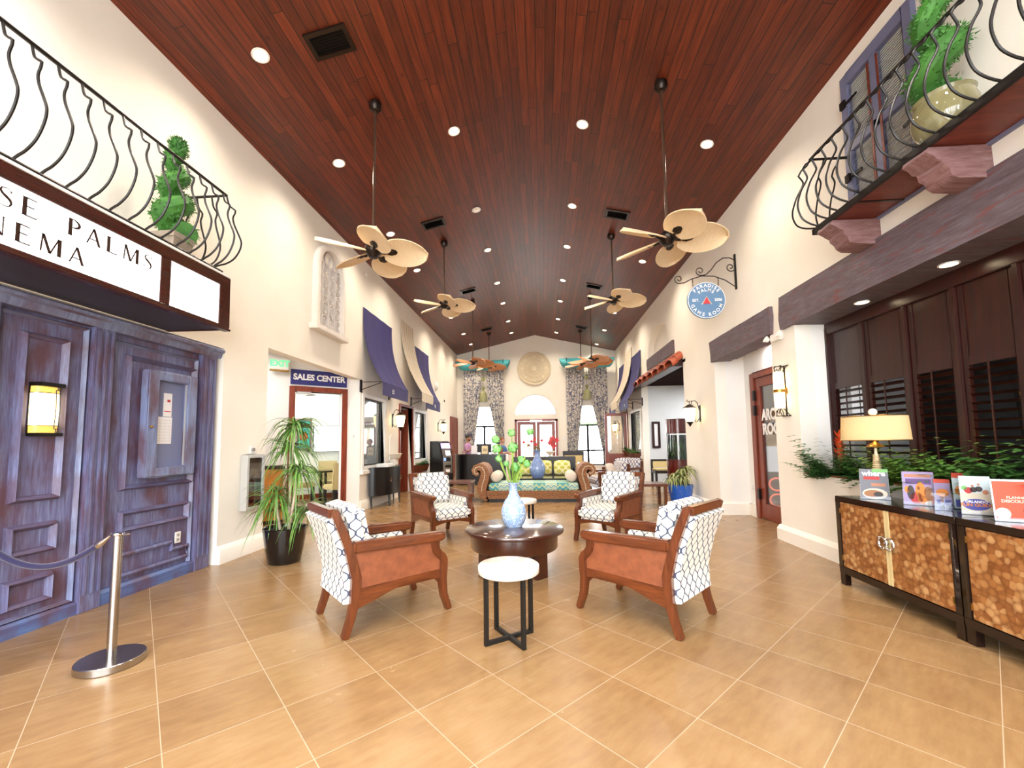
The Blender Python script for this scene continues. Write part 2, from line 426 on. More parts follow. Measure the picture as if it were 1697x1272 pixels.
m['blade_far'] = plain('rust_fan_blade', (196, 138, 92), .5, 0, .1, 6)
def _marble():
    t = NT('cream_marble'); n = t.noise(t.uv(), 9, 6, .65)
    return t.fin(t.ramp(n, [(.35, srgb(222, 206, 184)), (.52, srgb(240, 234, 224)), (.7, srgb(250, 247, 242))]), .12)
m['marble'] = _marble()
def _vase(name, base, dot):
    t = NT(name); d = t.voro(t.uv(1, 1), 52); n = t.noise(t.uv(), 20, 3)
    k = t.ramp(t.math('ADD', d, t.math('MULTIPLY', n, .3)), [(.42, (1, 1, 1, 1)), (.62, (0, 0, 0, 1))])
    return t.fin(t.mix(k, srgb(*base), srgb(*dot)), .15, 0, Coat_Weight=.4)
m['vase'] = _vase('white_blue_mosaic_glaze', (150, 178, 216), (232, 238, 242))
m['vase2'] = _vase('blue_mosaic_glaze', (116, 138, 186), (166, 180, 212))
def _capiz():
    t = NT('capiz_shell'); u = t.uv()
    vr = t.n('ShaderNodeTexVoronoi', feature='F1'); t.l(u, vr.inputs['Vector']); vr.inputs['Scale'].default_value = 24
    vr.inputs['Randomness'].default_value = .75
    w = t.white(vr.outputs['Color'])
    n = t.noise(u, 3, 3)
    f = t.math('ADD', t.math('MULTIPLY', w, .5), t.math('MULTIPLY', n, .5))
    col = t.ramp(f, [(.25, srgb(128, 78, 40)), (.55, srgb(160, 108, 60)), (.85, srgb(198, 156, 106))])
    edge = t.ramp(vr.outputs['Distance'], [(.42, (0, 0, 0, 1)), (.75, (.6, .6, .6, 1))])
    col = t.mix(edge, col, srgb(100, 56, 26))
    t.bump(t.math('SUBTRACT', 1.0, vr.outputs['Distance']), .5, .004)
    return t.fin(col, .22)
m['capiz'] = _capiz()
m['espresso'] = wood('espresso_lacquer', (16, 9, 7), (34, 20, 15), 'u', .16, 8, coat=.3)
m['black_lacquer'] = plain('black_lacquer', (15, 13, 15), .3, 0, .1, 3)
m['soil'] = plain('potting_soil', (48, 34, 24), .9, 0, .3, 40)
m['trunk'] = plain('pale_cane_bark', (190, 172, 148), .7, 0, .2, 20)
m['branch'] = plain('brown_stem', (96, 66, 40), .7)
def leafm(name, a, b, rough=.45):
    t = NT(name); n = t.noise(t.obj(), 6, 3)
    return t.fin(t.ramp(n, [(.3, srgb(*a)), (.7, srgb(*b))]), rough, 0, Transmission_Weight=0.0, Subsurface_Weight=0.0)
m['leaf'] = leafm('green_leaf', (56, 98, 36), (118, 164, 70))
m['leaf_dk'] = leafm('dark_green_leaf', (38, 80, 34), (84, 132, 60))
m['leaf_lt'] = leafm('lime_leaf', (88, 128, 40), (160, 190, 84))
m['leaf_var'] = leafm('striped_pale_leaf', (96, 112, 64), (168, 172, 112))
m['topiary'] = leafm('boxwood_leaf', (34, 88, 28), (74, 138, 52), .6)
m['green_petal'] = leafm('lime_green_petal', (112, 190, 100), (158, 216, 132), .6)
m['orange_petal'] = leafm('orange_red_bract', (190, 50, 22), (232, 98, 40), .5)
m['red_petal'] = leafm('red_petal', (170, 30, 40), (214, 60, 64), .5)
m['blue_glaze'] = plain('cobalt_glaze', (30, 92, 190), .1, 0, .1, 3, Coat_Weight=.5)
m['black_pot'] = plain('glossy_black_pot', (14, 12, 14), .08, 0, 0, 1, Coat_Weight=.5)
m['stone_pot'] = plain('grey_stone_pot', (150, 138, 124), .8, 0, .2, 14)
m['glass_pot'] = plain('olive_glazed_urn', (138, 134, 96), .06, 0, .25, 3, Coat_Weight=.6)
m['terracotta'] = plain('terracotta', (178, 98, 62), .7, 0, .12, 10)
m['roof_tile'] = plain('roof_tile_clay', (166, 74, 42), .55, 0, .25, 5)
m['teal_paint'] = plain('teal_paint', (70, 166, 176), .55, 0, .18, 6)
m['stone'] = plain('sand_stone', (220, 206, 178), .8, 0, .08, 18)
m['relief_white'] = plain('chalk_white_relief', (228, 222, 216), .75, 0, .06, 12)
m['tracery'] = plain('chalk_grey_tracery', (196, 192, 192), .8, 0, .1, 20)
m['cork'] = plain('grey_blue_cork', (118, 124, 158), .85, 0, .3, 160)
m['paper'] = plain('white_paper', (238, 236, 240), .6)
m['pale_fabric'] = plain('tan_chair_fabric', (204, 184, 132), .85, 0, .08, 60)
m['oat_fabric'] = plain('oatmeal_fabric', (214, 202, 188), .9, 0, .06, 60)
m['dark_leg'] = plain('black_brown_leg', (30, 22, 20), .4)
m['mint_lit'] = emit('green_exit_letter', (110, 222, 160), .5)
m['bulb'] = emit('lamp_bulb', (255, 214, 150), 14)
m['frost_lit'] = emit('lit_frosted_glass', (255, 226, 168), 3.2)
m['amber_glass'] = emit('lit_amber_glass', (232, 190, 90), .8)
m['downlight'] = emit('downlight_lens', (255, 232, 190), 16)
m['marquee_lit'] = emit('lit_sign_panel', (255, 252, 250), 1.6)
m['screen_white'] = emit('lit_white_screen', (245, 250, 255), 1.3)
m['shade_lit'] = emit('lit_lamp_shade', (255, 214, 148), 1.15)
m['yellow_lit'] = emit('lit_yellow_sign', (240, 196, 20), 1.0)
m['red_lit'] = emit('lit_red_bulb_ring', (255, 110, 80), 2.5)
m['violet_lit'] = emit('lit_violet_screen', (190, 170, 255), 1.6)
m['blue_lit'] = emit('lit_blue_screen', (120, 150, 255), 1.4)
m['glass'] = glass('clear_glass')
m['acrylic'] = glass('clear_acrylic', (246, 248, 252), .04, .05)
m['water_glass'] = None
m['amber_pane'] = glass('smoked_glass', (196, 186, 140), .2)
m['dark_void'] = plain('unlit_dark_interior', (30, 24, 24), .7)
m['outside_ground'] = plain('sunlit_pavement', (206, 204, 198), .8, 0, .05, 1)
# ------------------------------------------------------------------ room shell
XL, XR, ZE, ZR, YF, YB = -3.752, 3.231, 5.303, 6.112, 18.45, -3.6
XM = (XL+XR)/2; SLOPE = (ZR-ZE)/(XM-XL)
def roof_z(x): return ZR-abs(x-XM)*SLOPE
def cells(b, axis, d0, d1, a0, a1, z0, z1, holes):
    As = sorted({a0, a1, *[h[0] for h in holes], *[h[1] for h in holes]}); Zs = sorted({z0, z1, *[h[2] for h in holes], *[h[3] for h in holes]})
    As = [a for a in As if a0-1e-6 <= a <= a1+1e-6]; Zs = [z for z in Zs if z0-1e-6 <= z <= z1+1e-6]
    for i in range(len(As)-1):
        j = 0
        while j < len(Zs)-1:
            ca = (As[i]+As[i+1])/2
            inh = lambda k: any(h[0] < ca < h[1] and h[2] < (Zs[k]+Zs[k+1])/2 < h[3] for h in holes)
            if inh(j): j += 1; continue
            k = j
            while k+1 < len(Zs)-1 and not inh(k+1): k += 1
            if axis == 'x': b.bb(d0, d1, As[i], As[i+1], Zs[j], Zs[k+1])
            else: b.bb(As[i], As[i+1], d0, d1, Zs[j], Zs[k+1])
            j = k+1
    return b

struct(MB().bb(-9.5, 8.5, YB, YF+.2, -.12, 0).build('floor', m['floor']))
struct(MB().bb(-40, 40, YF+.2, 60, -.3, -.12).build('ground', m['outside_ground']))
struct(MB().bb(-40, 40, -40, YB, -.3, -.12).build('ground', m['outside_ground']))
struct(MB().bb(-40, -9.5, YB, YF+.2, -.3, -.12).build('ground', m['outside_ground']))
e = .12
struct(MB().prism([(XL-.2, ZE-.2*SLOPE), (XM, ZR), (XR+.2, ZE-.2*SLOPE), (XR+.2, ZE+.15), (XM, ZR+.2), (XL-.2, ZE+.15)], 'xz', YB, YF+.2).build('ceiling', m['ceiling']))
struct(cells(MB(), 'x', XL-.16, XL, 4.68, YF, 0, ZE, [(5.48, 8.46, -1, 2.70), (8.60, 9.74, .90, 2.34), (10.86, 11.92, -1, 2.36), (12.14, 13.28, .90, 2.30)]).build('wall_left', m['wall']))
struct(MB().bb(XL-.16, XL, .4, 4.68, 2.507, ZE).build('wall_left_above_sign', m['wall']))
struct(MB().bb(XL-.16, XL, YB, .4, 0, ZE).build('wall_left_near', m['wall']))
rw = cells(MB(), 'x', XR, XR+.2, 5.53, YF, 0, ZE, [(6.09, 8.05, -1, 2.95), (9.78, 13.85, -1, 3.13), (10.7, 12.85, 3.85, 4.56), (14.1, 15.6, .95, 2.35), (16.25, 17.3, -1, 2.44)])
struct(MB().bb(XR, XR+.2, -2.5, 5.53, 0, .92).build('wall_right_planter', m['wall']))
struct(MB().bb(XR, XR+.2, -2.5, 5.53, 3.0, ZE).build('wall_right_above_beam', m['wall']))
struct(MB().bb(XR, XR+.2, YB, -2.5, 0, ZE).build('wall_right_near', m['wall']))
# arched infill of the shallow niche
for s_ in (0, 1):
    pts = []
    for i in range(13):
        t = PI/2*i/12; yy = 1.075*math.cos(t); zz = .66*math.sin(t)
        pts.append((11.775+(yy if s_ else -yy), 3.88+zz))
    corner = (12.85 if s_ else 10.7, 4.56)
    rw.prism(pts+[(11.775, 4.56), corner], 'yz', XR, XR+.2)
rw.bb(XR+.17, XR+.2, 10.7, 12.85, 3.85, 4.56)
struct(rw.build('wall_right', m['wall']))
DX0, DX1 = -1.10, .575
fw = cells(MB(), 'y', YF, YF+.2, XL-.16, XR+.2, 0, ZE, [(DX0, DX1, -1, 2.29), (-1.25, .65, 2.56, 3.5), (-3.25, -1.85, .35, 2.95), (1.28, 2.66, .35, 2.93)])
fw.prism([(XL-.16, ZE), (XR+.2, ZE), (XR+.2, ZE), (XM, ZR), (XL-.16, ZE)][:2]+[(XM, ZR)], 'xz', YF, YF+.2)
for s_ in (-1, 1):
    cx = -.30
    pts = [(cx+s_*.92*math.cos(PI/2*i/12), 2.56+.92*math.sin(PI/2*i/12)) for i in range(13)]
    ex = .65 if s_ > 0 else -1.25
    fw.prism([(ex, 2.56)]+pts+[(cx, 3.5), (ex, 3.5)], 'xz', YF, YF+.2)
for x0, x1, zt in ((-3.25, -1.85, 2.95), (1.28, 2.66, 2.93)):
    cx, hw = (x0+x1)/2, (x1-x0)/2
    for s_ in (-1, 1):
        pts = [(cx+s_*hw*math.cos(PI/2*i/8), zt-.28+.28*math.sin(PI/2*i/8)) for i in range(9)]
        fw.prism(pts+[(cx+s_*hw, zt)], 'xz', YF, YF+.2)
struct(fw.build('wall_far', m['wall']))
# entrance front behind the camera: unseen openings, enlarged to let more daylight in
bw = cells(MB(), 'y', YB-.2, YB, XL-.16, XR+.2, 0, ZE, [(-3.5, -.35, -1, 5.1), (-.15, 3.0, -1, 5.1)])
bw.prism([(XL-.16, ZE), (XR+.2, ZE), (XM, ZR)], 'xz', YB-.2, YB)
struct(bw.build('wall_front', m['wall']))
# baseboards
bl = MB()
for a, b_ in ((4.68, 5.48), (8.46, 10.80), (11.98, 17.0)): bl.prism([(XL, 0), (XL+.045, 0), (XL+.045, .15), (XL+.02, .19), (XL, .20)], 'xz', a, b_)
struct(bl.build('baseboard_left', m['wall']))
br = MB()
for a, b_ in ((-2, 6.12), (8.02, 9.78), (13.85, 16.2)): br.prism([(XR, 0), (XR-.05, 0), (XR-.05, .15), (XR-.02, .19), (XR, .20)], 'xz', a, b_)
br.bb(XR, 3.76, 8.0, 8.05, 0, .2); br.bb(XR, 3.76, 6.09, 6.13, 0, .2); br.bb(3.71, 3.76, 7.78, 8.05, 0, .2)
struct(br.build('baseboard_right', m['wall']))

# sales alcove on the left: ceiling, end wall, diagonal door wall
ud, nd = Vector((.755, .656, 0)), Vector((.656, -.755, 0))
ud.normalize(); nd.normalize()
D0 = Vector((XL, 8.46, 0))
MD = Matrix((( ud.x, -nd.x, 0, D0.x), (ud.y, -nd.y, 0, D0.y), (0, 0, 1, 0), (0, 0, 0, 1)))    # local x along the wall, local y behind it
dw = MB().at(MD); cells(dw, 'y', 0, .15, -4.2, 0, 0, 3.1, [(-1.23, -.37, -1, 2.38)])
struct(dw.build('wall_alcove', m['white_wall']))
struct(MB().bb(-8.2, XL-.16, 5.1, 5.48, 0, 3.1).build('wall_alcove_side', m['white_wall']))
struct(MB().bb(-9.2, XL-.16, 5.1, 18.4, 3.1, 3.25).build('ceiling_side_rooms', m['white_wall']))
# office behind the sales door: far wall parallel to the door wall
ow = MB().at(MD); cells(ow, 'y', 2.97, 3.09, -4.6, .98, 0, 3.1, [])
struct(ow.build('wall_office', m['mint_wall']))
struct(MB().at(MD).bb(-4.6, .95, 2.94, 2.97, 0, .11).build('trim_1', m['redwood']))
struct(cells(MB(), 'x', -9.2, -9.0, 5.1, 18.4, 0, 3.1, [(13.2, 17.6, .3, 2.9), (6, 9, .6, 2.8)]).build('wall_outer_left', m['white_wall']))  # unseen outer openings added so the left windows look bright
struct(MB().bb(-9.0, XL-.16, 18.3, 18.45, 0, 3.1).build('wall_back_left', m['white_wall']))
# side room on the right beyond the tiled canopy
sr = MB().bb(XR+.2, 8.0, 13.85, 14.0, 0, 3.3).bb(7.9, 8.0, 9.6, 13.85, 0, 3.3).bb(XR+.2, 6.15, 9.45, 9.6, 0, 3.3).bb(7.0, 8.0, 9.45, 9.6, 0, 3.3).bb(6.15, 7.0, 9.45, 9.6, 0, 1.8).bb(6.15, 7.0, 9.45, 9.6, 2.6, 3.3)  # opening added to show the lit side room between the shutter slats
struct(sr.build('wall_side_room', m['cool_wall']))
struct(MB().bb(XR, 8.0, 9.6, 13.85, 3.13, 3.2).build('ceiling_side_room', plain('matte_dark_boards', (34, 16, 11), .95, 0, .1, 4, Specular_IOR_Level=.05)))
struct(MB().bb(XR+.2, 3.62, 13.80, 13.85, 0, .16).bb(4.1, 8, 13.80, 13.85, 0, .16).build('baseboard_side_room', m['cool_wall']))
# game room behind the shutters
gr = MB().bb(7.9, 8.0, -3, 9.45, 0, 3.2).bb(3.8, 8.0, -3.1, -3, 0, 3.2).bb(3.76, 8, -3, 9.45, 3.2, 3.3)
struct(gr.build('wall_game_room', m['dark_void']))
gw = MB(); cells(gw, 'x', 3.76, 3.86, 6.09, 8.05, 0, 3.0, [(6.4, 7.66, -1, 2.42)])
gw.bb(XR+.2, 3.86, 8.05, 8.2, 0, 3.0).bb(XR+.2, 3.86, 5.53, 6.09, 0, 3.0).bb(XR, 3.86, 6.09, 8.05, 2.95, 3.05)
struct(gw.build('wall_game_entry', m['white_wall']))
# rear part of the right-hand wing behind the window
struct(MB().bb(7.9, 8.0, 14.0, 18.45, 0, 3.2).bb(XR+.2, 8, 18.3, 18.45, 0, 3.2).bb(XR+.2, 8, 14, 18.45, 3.2, 3.3).build('wall_back_right', m['mint_wall']))

# planter ledge under the shutters
pl = MB().bb(3.43, 3.62, -2.5, 5.53, .55, .62).bb(XR, 3.44, 5.50, 5.53, .9, .93)
struct(pl.build('trim_2', m['wall']))
struct(MB().bb(XR+.02, XR+.2, -2.5, 5.53, .92, .935).bb(3.55, 3.62, -2.5, 5.53, .62, .935).build('trim_3', m['terracotta']))
soil = MB().bb(3.431, 3.55, -2.5, 5.53, .62, .88).build('planter_soil', m['soil']); tag(soil, 'dark potting soil filling the planter ledge below the shutters', 'soil'); soil['kind'] = 'stuff'

# ------------------------------------------------------------------ far entrance door and windows
def door_leafs():
    d = MB().bb(-1.2, DX0, YF-.05, YF+.1, 0, 2.37).bb(DX1, .673, YF-.05, YF+.1, 0, 2.37).bb(-1.2, .673, YF-.05, YF+.1, 2.28, 2.37)
    o = struct(d.build('door_1', m['redwood']))
    for x0, x1 in ((DX0+.01, -.27), (-.255, DX1-.01)):
        w = .15
        b = MB().bb(x0, x0+w, YF, YF+.05, 0.01, 2.27).bb(x1-w, x1, YF, YF+.05, 0.01, 2.27).bb(x0+w, x1-w, YF, YF+.05, 2.12, 2.27).bb(x0+w, x1-w, YF, YF+.05, 0.01, .26)
        lf = b.build('door_leaf', m['redwood'], o)
        MB().bb(x0+w, x1-w, YF+.02, YF+.03, .26, 2.12).build('pane', m['glass'], lf)
        hx = x1-.08 if x0 < -.5 else x0+.08
        MB().tube([(hx, YF-.05, .9), (hx, YF-.05, 1.3)], .012).cyl((hx, YF-.05, .95), (hx, YF, .95), .008).cyl((hx, YF-.05, 1.25), (hx, YF, 1.25), .008).build('door_handle', m['brass'], lf)
door_leafs()
w = MB(); cx = -.30
arc = lambda r, z0, n=24: [(cx+r*math.cos(PI*i/n), z0+r*math.sin(PI*i/n)) for i in range(n+1)]
w.ribbon(arc(.9, 2.56), .05, 'xz', YF+.04, YF+.12); w.bb(cx-.92, cx+.92, YF+.04, YF+.12, 2.56, 2.60)
o = struct(w.build('window_1', m['white_paint']))
MB().prism(arc(.9, 2.58), 'xz', YF+.08, YF+.09).build('pane', m['glass'], o)
for k, (x0, x1, zt) in enumerate(((-3.25, -1.85, 2.95), (1.28, 2.66, 2.93))):
    b = MB(); xc = (x0+x1)/2
    for x in (x0, xc, x1): b.bb(x-.05, x+.05, YF+.06, YF+.12, .35, zt-.2 if x != xc else 2.1)
    for z in (.37, 2.08, .98 if k else .97): b.bb(x0, x1, YF+.06, YF+.12, z-.035, z+.035)
    o = struct(b.build('window_%d' % (k+2), m['black_metal']))
    MB().bb(x0, x1, YF+.085, YF+.09, .35, zt).build('pane', m['glass'], o)

# framed windows on the left wall
def side_window(name, x, y0, y1, z0, z1, sgn, group=None):
    f = .085; t = sgn*.03
    xa, xb = sorted((x+t, x-sgn*.05))
    b = MB().bb(xa, xb, y0-f, y0, z0-f, z1+f).bb(xa, xb, y1, y1+f, z0-f, z1+f).bb(xa, xb, y0, y1, z1, z1+f).bb(xa, xb, y0, y1, z0-f, z0)
    xs, xe = sorted((x+sgn*.07, x-sgn*.05)); b.bb(xs, xe, y0-.14, y1+.14, z0-.16, z0-.085)
    o = struct(b.build(name, m['white_paint'], bevel=.006))
    xs, xe = sorted((x-sgn*.10, x-sgn*.05)); s = .03
    c = MB().bb(xs, xe, y0, y0+s, z0, z1).bb(xs, xe, y1-s, y1, z0, z1).bb(xs, xe, y0+s, y1-s, z1-s, z1).bb(xs, xe, y0+s, y1-s, z0, z0+s).build('sash', m['black_metal'], o)
    MB().bb(x-sgn*.08, x-sgn*.075, y0+s, y1-s, z0+s, z1-s).build('pane', m['glass'], o)
side_window('window_4', XL, 8.60, 9.74, .90, 2.34, 1)
side_window('window_5', XL, 12.14, 13.28, .90, 2.30, 1)
side_window('window_6', XR, 14.1, 15.6, .95, 2.35, -1)
# dark doorway on the left between the windows
d = MB().bb(XL-.14, XL+.04, 10.80, 10.86, 0, 2.42).bb(XL-.14, XL+.04, 11.92, 11.98, 0, 2.42).bb(XL-.14, XL+.04, 10.86, 11.92, 2.36, 2.42)
o = struct(d.build('door_2', m['redwood'], bevel=.006))
lf = MB().bb(XL-.92, XL-.1, 11.86, 11.90, .01, 2.34).build('door_leaf', m['redwood'], o, bevel=.004, label='dark red wooden leaf swung open')
MB().cyl((XL-.84, 11.86, 1.0), (XL-.84, 11.80, 1.0), .012).tube([(XL-.84, 11.80, 1.0), (XL-.74, 11.80, 1.0)], .011).build('door_handle', m['brass'], lf)
struct(MB().bb(-4.9, -4.8, 10.2, 12.3, 0, 3.1).bb(-4.8, XL-.16, 10.15, 10.22, 0, 3.1).bb(-4.8, XL-.16, 12.0, 12.07, 0, 3.1).build('wall_left_passage', m['cool_wall']))
# narrow door at the far left corner
o = struct(MB().bb(XL, XL+.05, 16.95, 17.05, 0, 2.46).bb(XL, XL+.05, 18.25, 18.35, 0, 2.46).bb(XL, XL+.05, 17.05, 18.25, 2.36, 2.46).build('door_3', m['redwood'], bevel=.006))
lf = MB().bb(XL+.005, XL+.03, 17.05, 18.25, .01, 2.36).bb(XL+.03, XL+.04, 17.2, 18.1, 1.3, 2.2).bb(XL+.03, XL+.04, 17.2, 18.1, .25, 1.1).build('door_leaf', m['redwood'], o, bevel=.005)
MB().ball((XL+.08, 17.18, 1.05), .035).cyl((XL+.03, 17.18, 1.05), (XL+.08, 17.18, 1.05), .012).build('door_handle', m['brass'], lf)
# sales-office glass door in the diagonal wall
o = struct(MB().at(MD).bb(-1.33, -1.23, -.03, .17, 0, 2.48).bb(-.37, -.265, -.03, .17, 0, 2.48).bb(-1.23, -.37, -.03, .17, 2.38, 2.48).build('door_4', m['redwood'], bevel=.008))
MH = MD @ T(-1.215, .15, 0) @ RZ(R(100))
lf = MB().at(MH).bb(0, .07, -.02, .02, .01, 2.36).bb(.76, .83, -.02, .02, .01, 2.36).bb(.07, .76, -.02, .02, 2.26, 2.36).bb(.07, .76, -.02, .02, .01, .2).build('door_leaf', m['silver'], o, label='glazed silver leaf swung inward')
MB().at(MH).bb(.07, .76, -.004, .004, .2, 2.26).build('pane', m['glass'], lf)
MB().at(MD).bb(-1.2, -.95, -.02, .03, 2.33, 2.38).tube([(-1.0, 0, 2.345), (-.85, .12, 2.34), (-1.0, .22, 2.33)], .012).build('door_closer', m['silver'], o)
# game-room door on the right
o = struct(MB().bb(3.72, 3.86, 7.66, 7.80, 0, 2.52).bb(3.72, 3.86, 6.28, 6.40, 0, 2.52).bb(3.72, 3.86, 6.40, 7.66, 2.42, 2.52).build('door_5', m['redwood'], bevel=.01))
lf = MB().bb(3.745, 3.80, 7.50, 7.655, .015, 2.41).bb(3.745, 3.80, 6.41, 6.56, .015, 2.41).bb(3.745, 3.80, 6.56, 7.50, 2.26, 2.41).bb(3.745, 3.80, 6.56, 7.50, .015, .27).build('door_leaf', m['redwood'], o, bevel=.006)
gp = MB().bb(3.768, 3.776, 6.56, 7.50, .27, 2.26).build('pane', m['glass'], lf)
for z in (2.12, 1.86, .42): MB().bb(3.70, 3.75, 7.62, 7.69, z-.09, z+.09).build('hinge', m['bronze'], lf, bevel=.006)
g = MB()
for wd, z, k in (('ARCADE', 1.76, .82), ('ROOM', 1.52, .95)): MB().text(wd, .25, T(3.74, 7.46, z) @ M_RIGHT, .004, .011, 'LEFT', k).build('lettering', m['white_letter'], lf)
# glass door standing open at the far end of the right wall
o = struct(MB().bb(XR-.02, XR+.1, 16.15, 16.25, 0, 2.5).bb(XR-.02, XR+.1, 17.3, 17.4, 0, 2.5).bb(XR-.02, XR+.1, 16.25, 17.3, 2.44, 2.5).build('door_6', m['redwood'], bevel=.006))
MQ = T(XR-.03, 16.3, 0) @ RZ(R(176))
lf = MB().at(MQ).bb(0, .1, -.025, .025, .01, 2.43).bb(.72, .82, -.025, .025, .01, 2.43).bb(.1, .72, -.025, .025, 2.33, 2.43).bb(.1, .72, -.025, .025, .01, .9).build('door_leaf', m['redwood'], o, label='glazed red wooden leaf standing open')
MB().at(MQ).bb(.1, .72, -.004, .004, .9, 2.33).build('pane', m['glass'], lf)

# ------------------------------------------------------------------ ceiling fittings
def slope_frame(x, y):
    s_ = 1 if x < XM else -1
    return T(x, y, roof_z(x)) @ RY(-s_*math.atan(SLOPE))
ang = math.degrees(math.atan(SLOPE))
LIGHTS = []
proto = None
cols = {-2.92: 'far left', -1.207: 'inner left', .655: 'inner right', 2.38: 'far right'}
ords = ['first', 'second', 'third', 'fourth', 'fifth', 'sixth', 'seventh', 'eighth']
spots = {-2.92: [3.98, 5.72, 7.84, 9.6, 13.42, 15.55, 17.23], -1.207: [5.74, 9.55, 11.62, 13.37, 15.43, 17.1],
         .655: [5.78, 7.88, 9.58, 11.63, 13.38, 15.38, 17.3], 2.38: [5.8, 9.65, 13.52, 15.65, 17.9]}
def downlight(lit=True):
    t = thing('recessed_downlight', '', 'ceiling light')
    prof = [(.070, 0.0), (.086, -.004), (.089, -.012), (.082, -.016), (.068, -.013), (.060, .0)]
    MB().lathe(prof, n=28).build('trim_ring', m['white_paint'], t)
    if lit: MB().lathe([(.0, -.006), (.045, -.009), (.063, -.010), (.063, -.002)], n=28).build('lens', m['downlight'], t)
    else: MB().lathe([(.0, -.010), (.03, -.008), (.05, -.004), (.063, -.008)], n=28).build('reflector', m['chrome'], t)
    return t
for x, ys in spots.items():
    for i, y in enumerate(ys):
        if proto is None: t = proto = downlight()
        else: t = copy_tree(proto)
        t.matrix_world = slope_frame(x, y)
        t['label'] = 'lit recessed downlight, %s row of the wooden ceiling, %s from the camera' % (cols[x], ords[i]); t['group'] = 'recessed downlights in the plank ceiling'
        LIGHTS.append((x, y))
t = downlight(False); t.matrix_world = slope_frame(-1.207, 7.83)
tag(t, 'unlit silver downlight, the only dark one in the plank ceiling', 'ceiling light', 'recessed downlights in the plank ceiling')
vents = None
for i, (x, y, lab) in enumerate([(-2.07, 7.9, 'nearest dark air vent left of the ridge, before the second fan'), (1.51, 7.92, 'nearest dark air vent right of the ridge, before the second fan'),
        (-2.04, 11.64, 'middle dark air vent on the left ceiling slope'), (1.51, 11.66, 'middle dark air vent on the right ceiling slope'),
        (-2.06, 15.7, 'farthest dark air vent on the left ceiling slope'), (1.54, 15.87, 'farthest dark air vent on the right ceiling slope'), (-2.2, 4.06, 'dark air vent cut by the top of the view')]):
    if vents is None:
        vents = t = thing('air_vent', lab, 'air vent')
        b = MB().bb(-.23, .23, -.15, -.105, -.02, .0).bb(-.23, .23, .105, .15, -.02, 0).bb(-.23, -.185, -.105, .105, -.02, 0).bb(.185, .23, -.105, .105, -.02, 0); b.build('frame', m['bronze'], t)
        b = MB()
        for k in range(7):
            yy = -.09+.03*k; b.add([(-.185, yy-.012, -.012), (.185, yy-.012, -.012), (.185, yy+.012, -.002), (-.185, yy+.012, -.002)], [(0, 1, 2, 3)])
        b.build('louvres', m['bronze'], t)
        MB().bb(-.185, .185, -.105, .105, -.001, 0).build('backing', m['black_metal'], t)
    else: t = copy_tree(vents)
    t.matrix_world = slope_frame(x, y); tag(t, lab, 'air vent', 'ceiling air vents')

# ------------------------------------------------------------------ ceiling fans
def make_fan(zhub, bm, off, zc):
    t = thing('ceiling_fan', '', 'ceiling fan')
    h = zc-zhub
    MB().lathe([(.0, h-.11), (.05, h-.10), (.075, h-.06), (.08, h-.02), (.07, h+.03)], n=20).build('canopy', m['bronze'], t)
    MB().cyl((0, 0, .09), (0, 0, h-.08), .016, n=10).build('downrod', m['brown_rod'], t)
    MB().lathe([(.0, -.09), (.05, -.085), (.075, -.05), (.09, -.03), (.105, 0), (.10, .045), (.06, .075), (.03, .10), (.024, .13)], n=24).build('motor_housing', m['bronze'], t)
    for k in range(5):
        a = R(off+72*k); M = RZ(a) @ RX(R(-25))
        b = MB().at(RZ(a)).tube([(.08, 0, -.02), (.14, 0, -.03), (.19, 0, -.018)], [.018, .016, .014], 8)
        b.at(M); b.prism([(.17, -.035), (.22, -.05), (.28, -.03), (.30, 0), (.28, .03), (.22, .05), (.17, .035)], 'xy', -.022, -.010)
        b.ball((.235, 0, -.024), (.03, .026, .010), 10, 6)
        b.build('blade_bracket', m['bronze'], t)
        def outline(s):
            # a broad palm-leaf paddle
            w = .19*math.sin(PI*min(1, (s*.86+.14))**.9)**.62 if s < 1 else 0
            return w
        N = 22
        def fn(u, v):
            s = u; r = .125+.555*s; w = .212*max(0, math.sin(PI*(.07+.93*s)**.92))**.47
            y = (v*2-1)*w; z = -.03*(v*2-1)**2*(.4+s)-.02*s*s
            return (r, y, z)
        MB().at(M).grid(fn, N, 8, .012).build('blade', bm, t, ang=60)
    return t
fans = [(-2.057, 4.94, 3.75, 8, 'nearest ceiling fan on the left, pale leaf blades on a long brown rod', m['blade']),
        (1.517, 4.94, 3.74, -4, 'nearest ceiling fan on the right, pale leaf blades beside the round sign', m['blade']),
        (-2.05, 8.70, 4.32, 6, 'second ceiling fan on the left, hanging high before the navy awnings', m['blade']),
        (1.525, 8.72, 4.30, 2, 'second ceiling fan on the right, hanging high below the air vent', m['blade']),
        (-2.06, 12.5, 3.80, 20, 'third ceiling fan on the left, rust blades low before the left curtains', m['blade_far']),
        (1.50, 12.5, 3.78, 20, 'third ceiling fan on the right, rust blades low before the right curtains', m['blade_far']),
        (-2.045, 16.3, 4.36, 0, 'farthest ceiling fan on the left, in front of the teal cornice', m['blade_far']),
        (1.54, 16.3, 4.36, 10, 'farthest ceiling fan on the right, in front of the teal cornice', m['blade_far'])]
for x, y, zh, off, lab, bm in fans:
    t = make_fan(zh, bm, off, roof_z(x)); t.location = (x, y, zh); tag(t, lab, 'ceiling fan', 'leaf-blade ceiling fans')
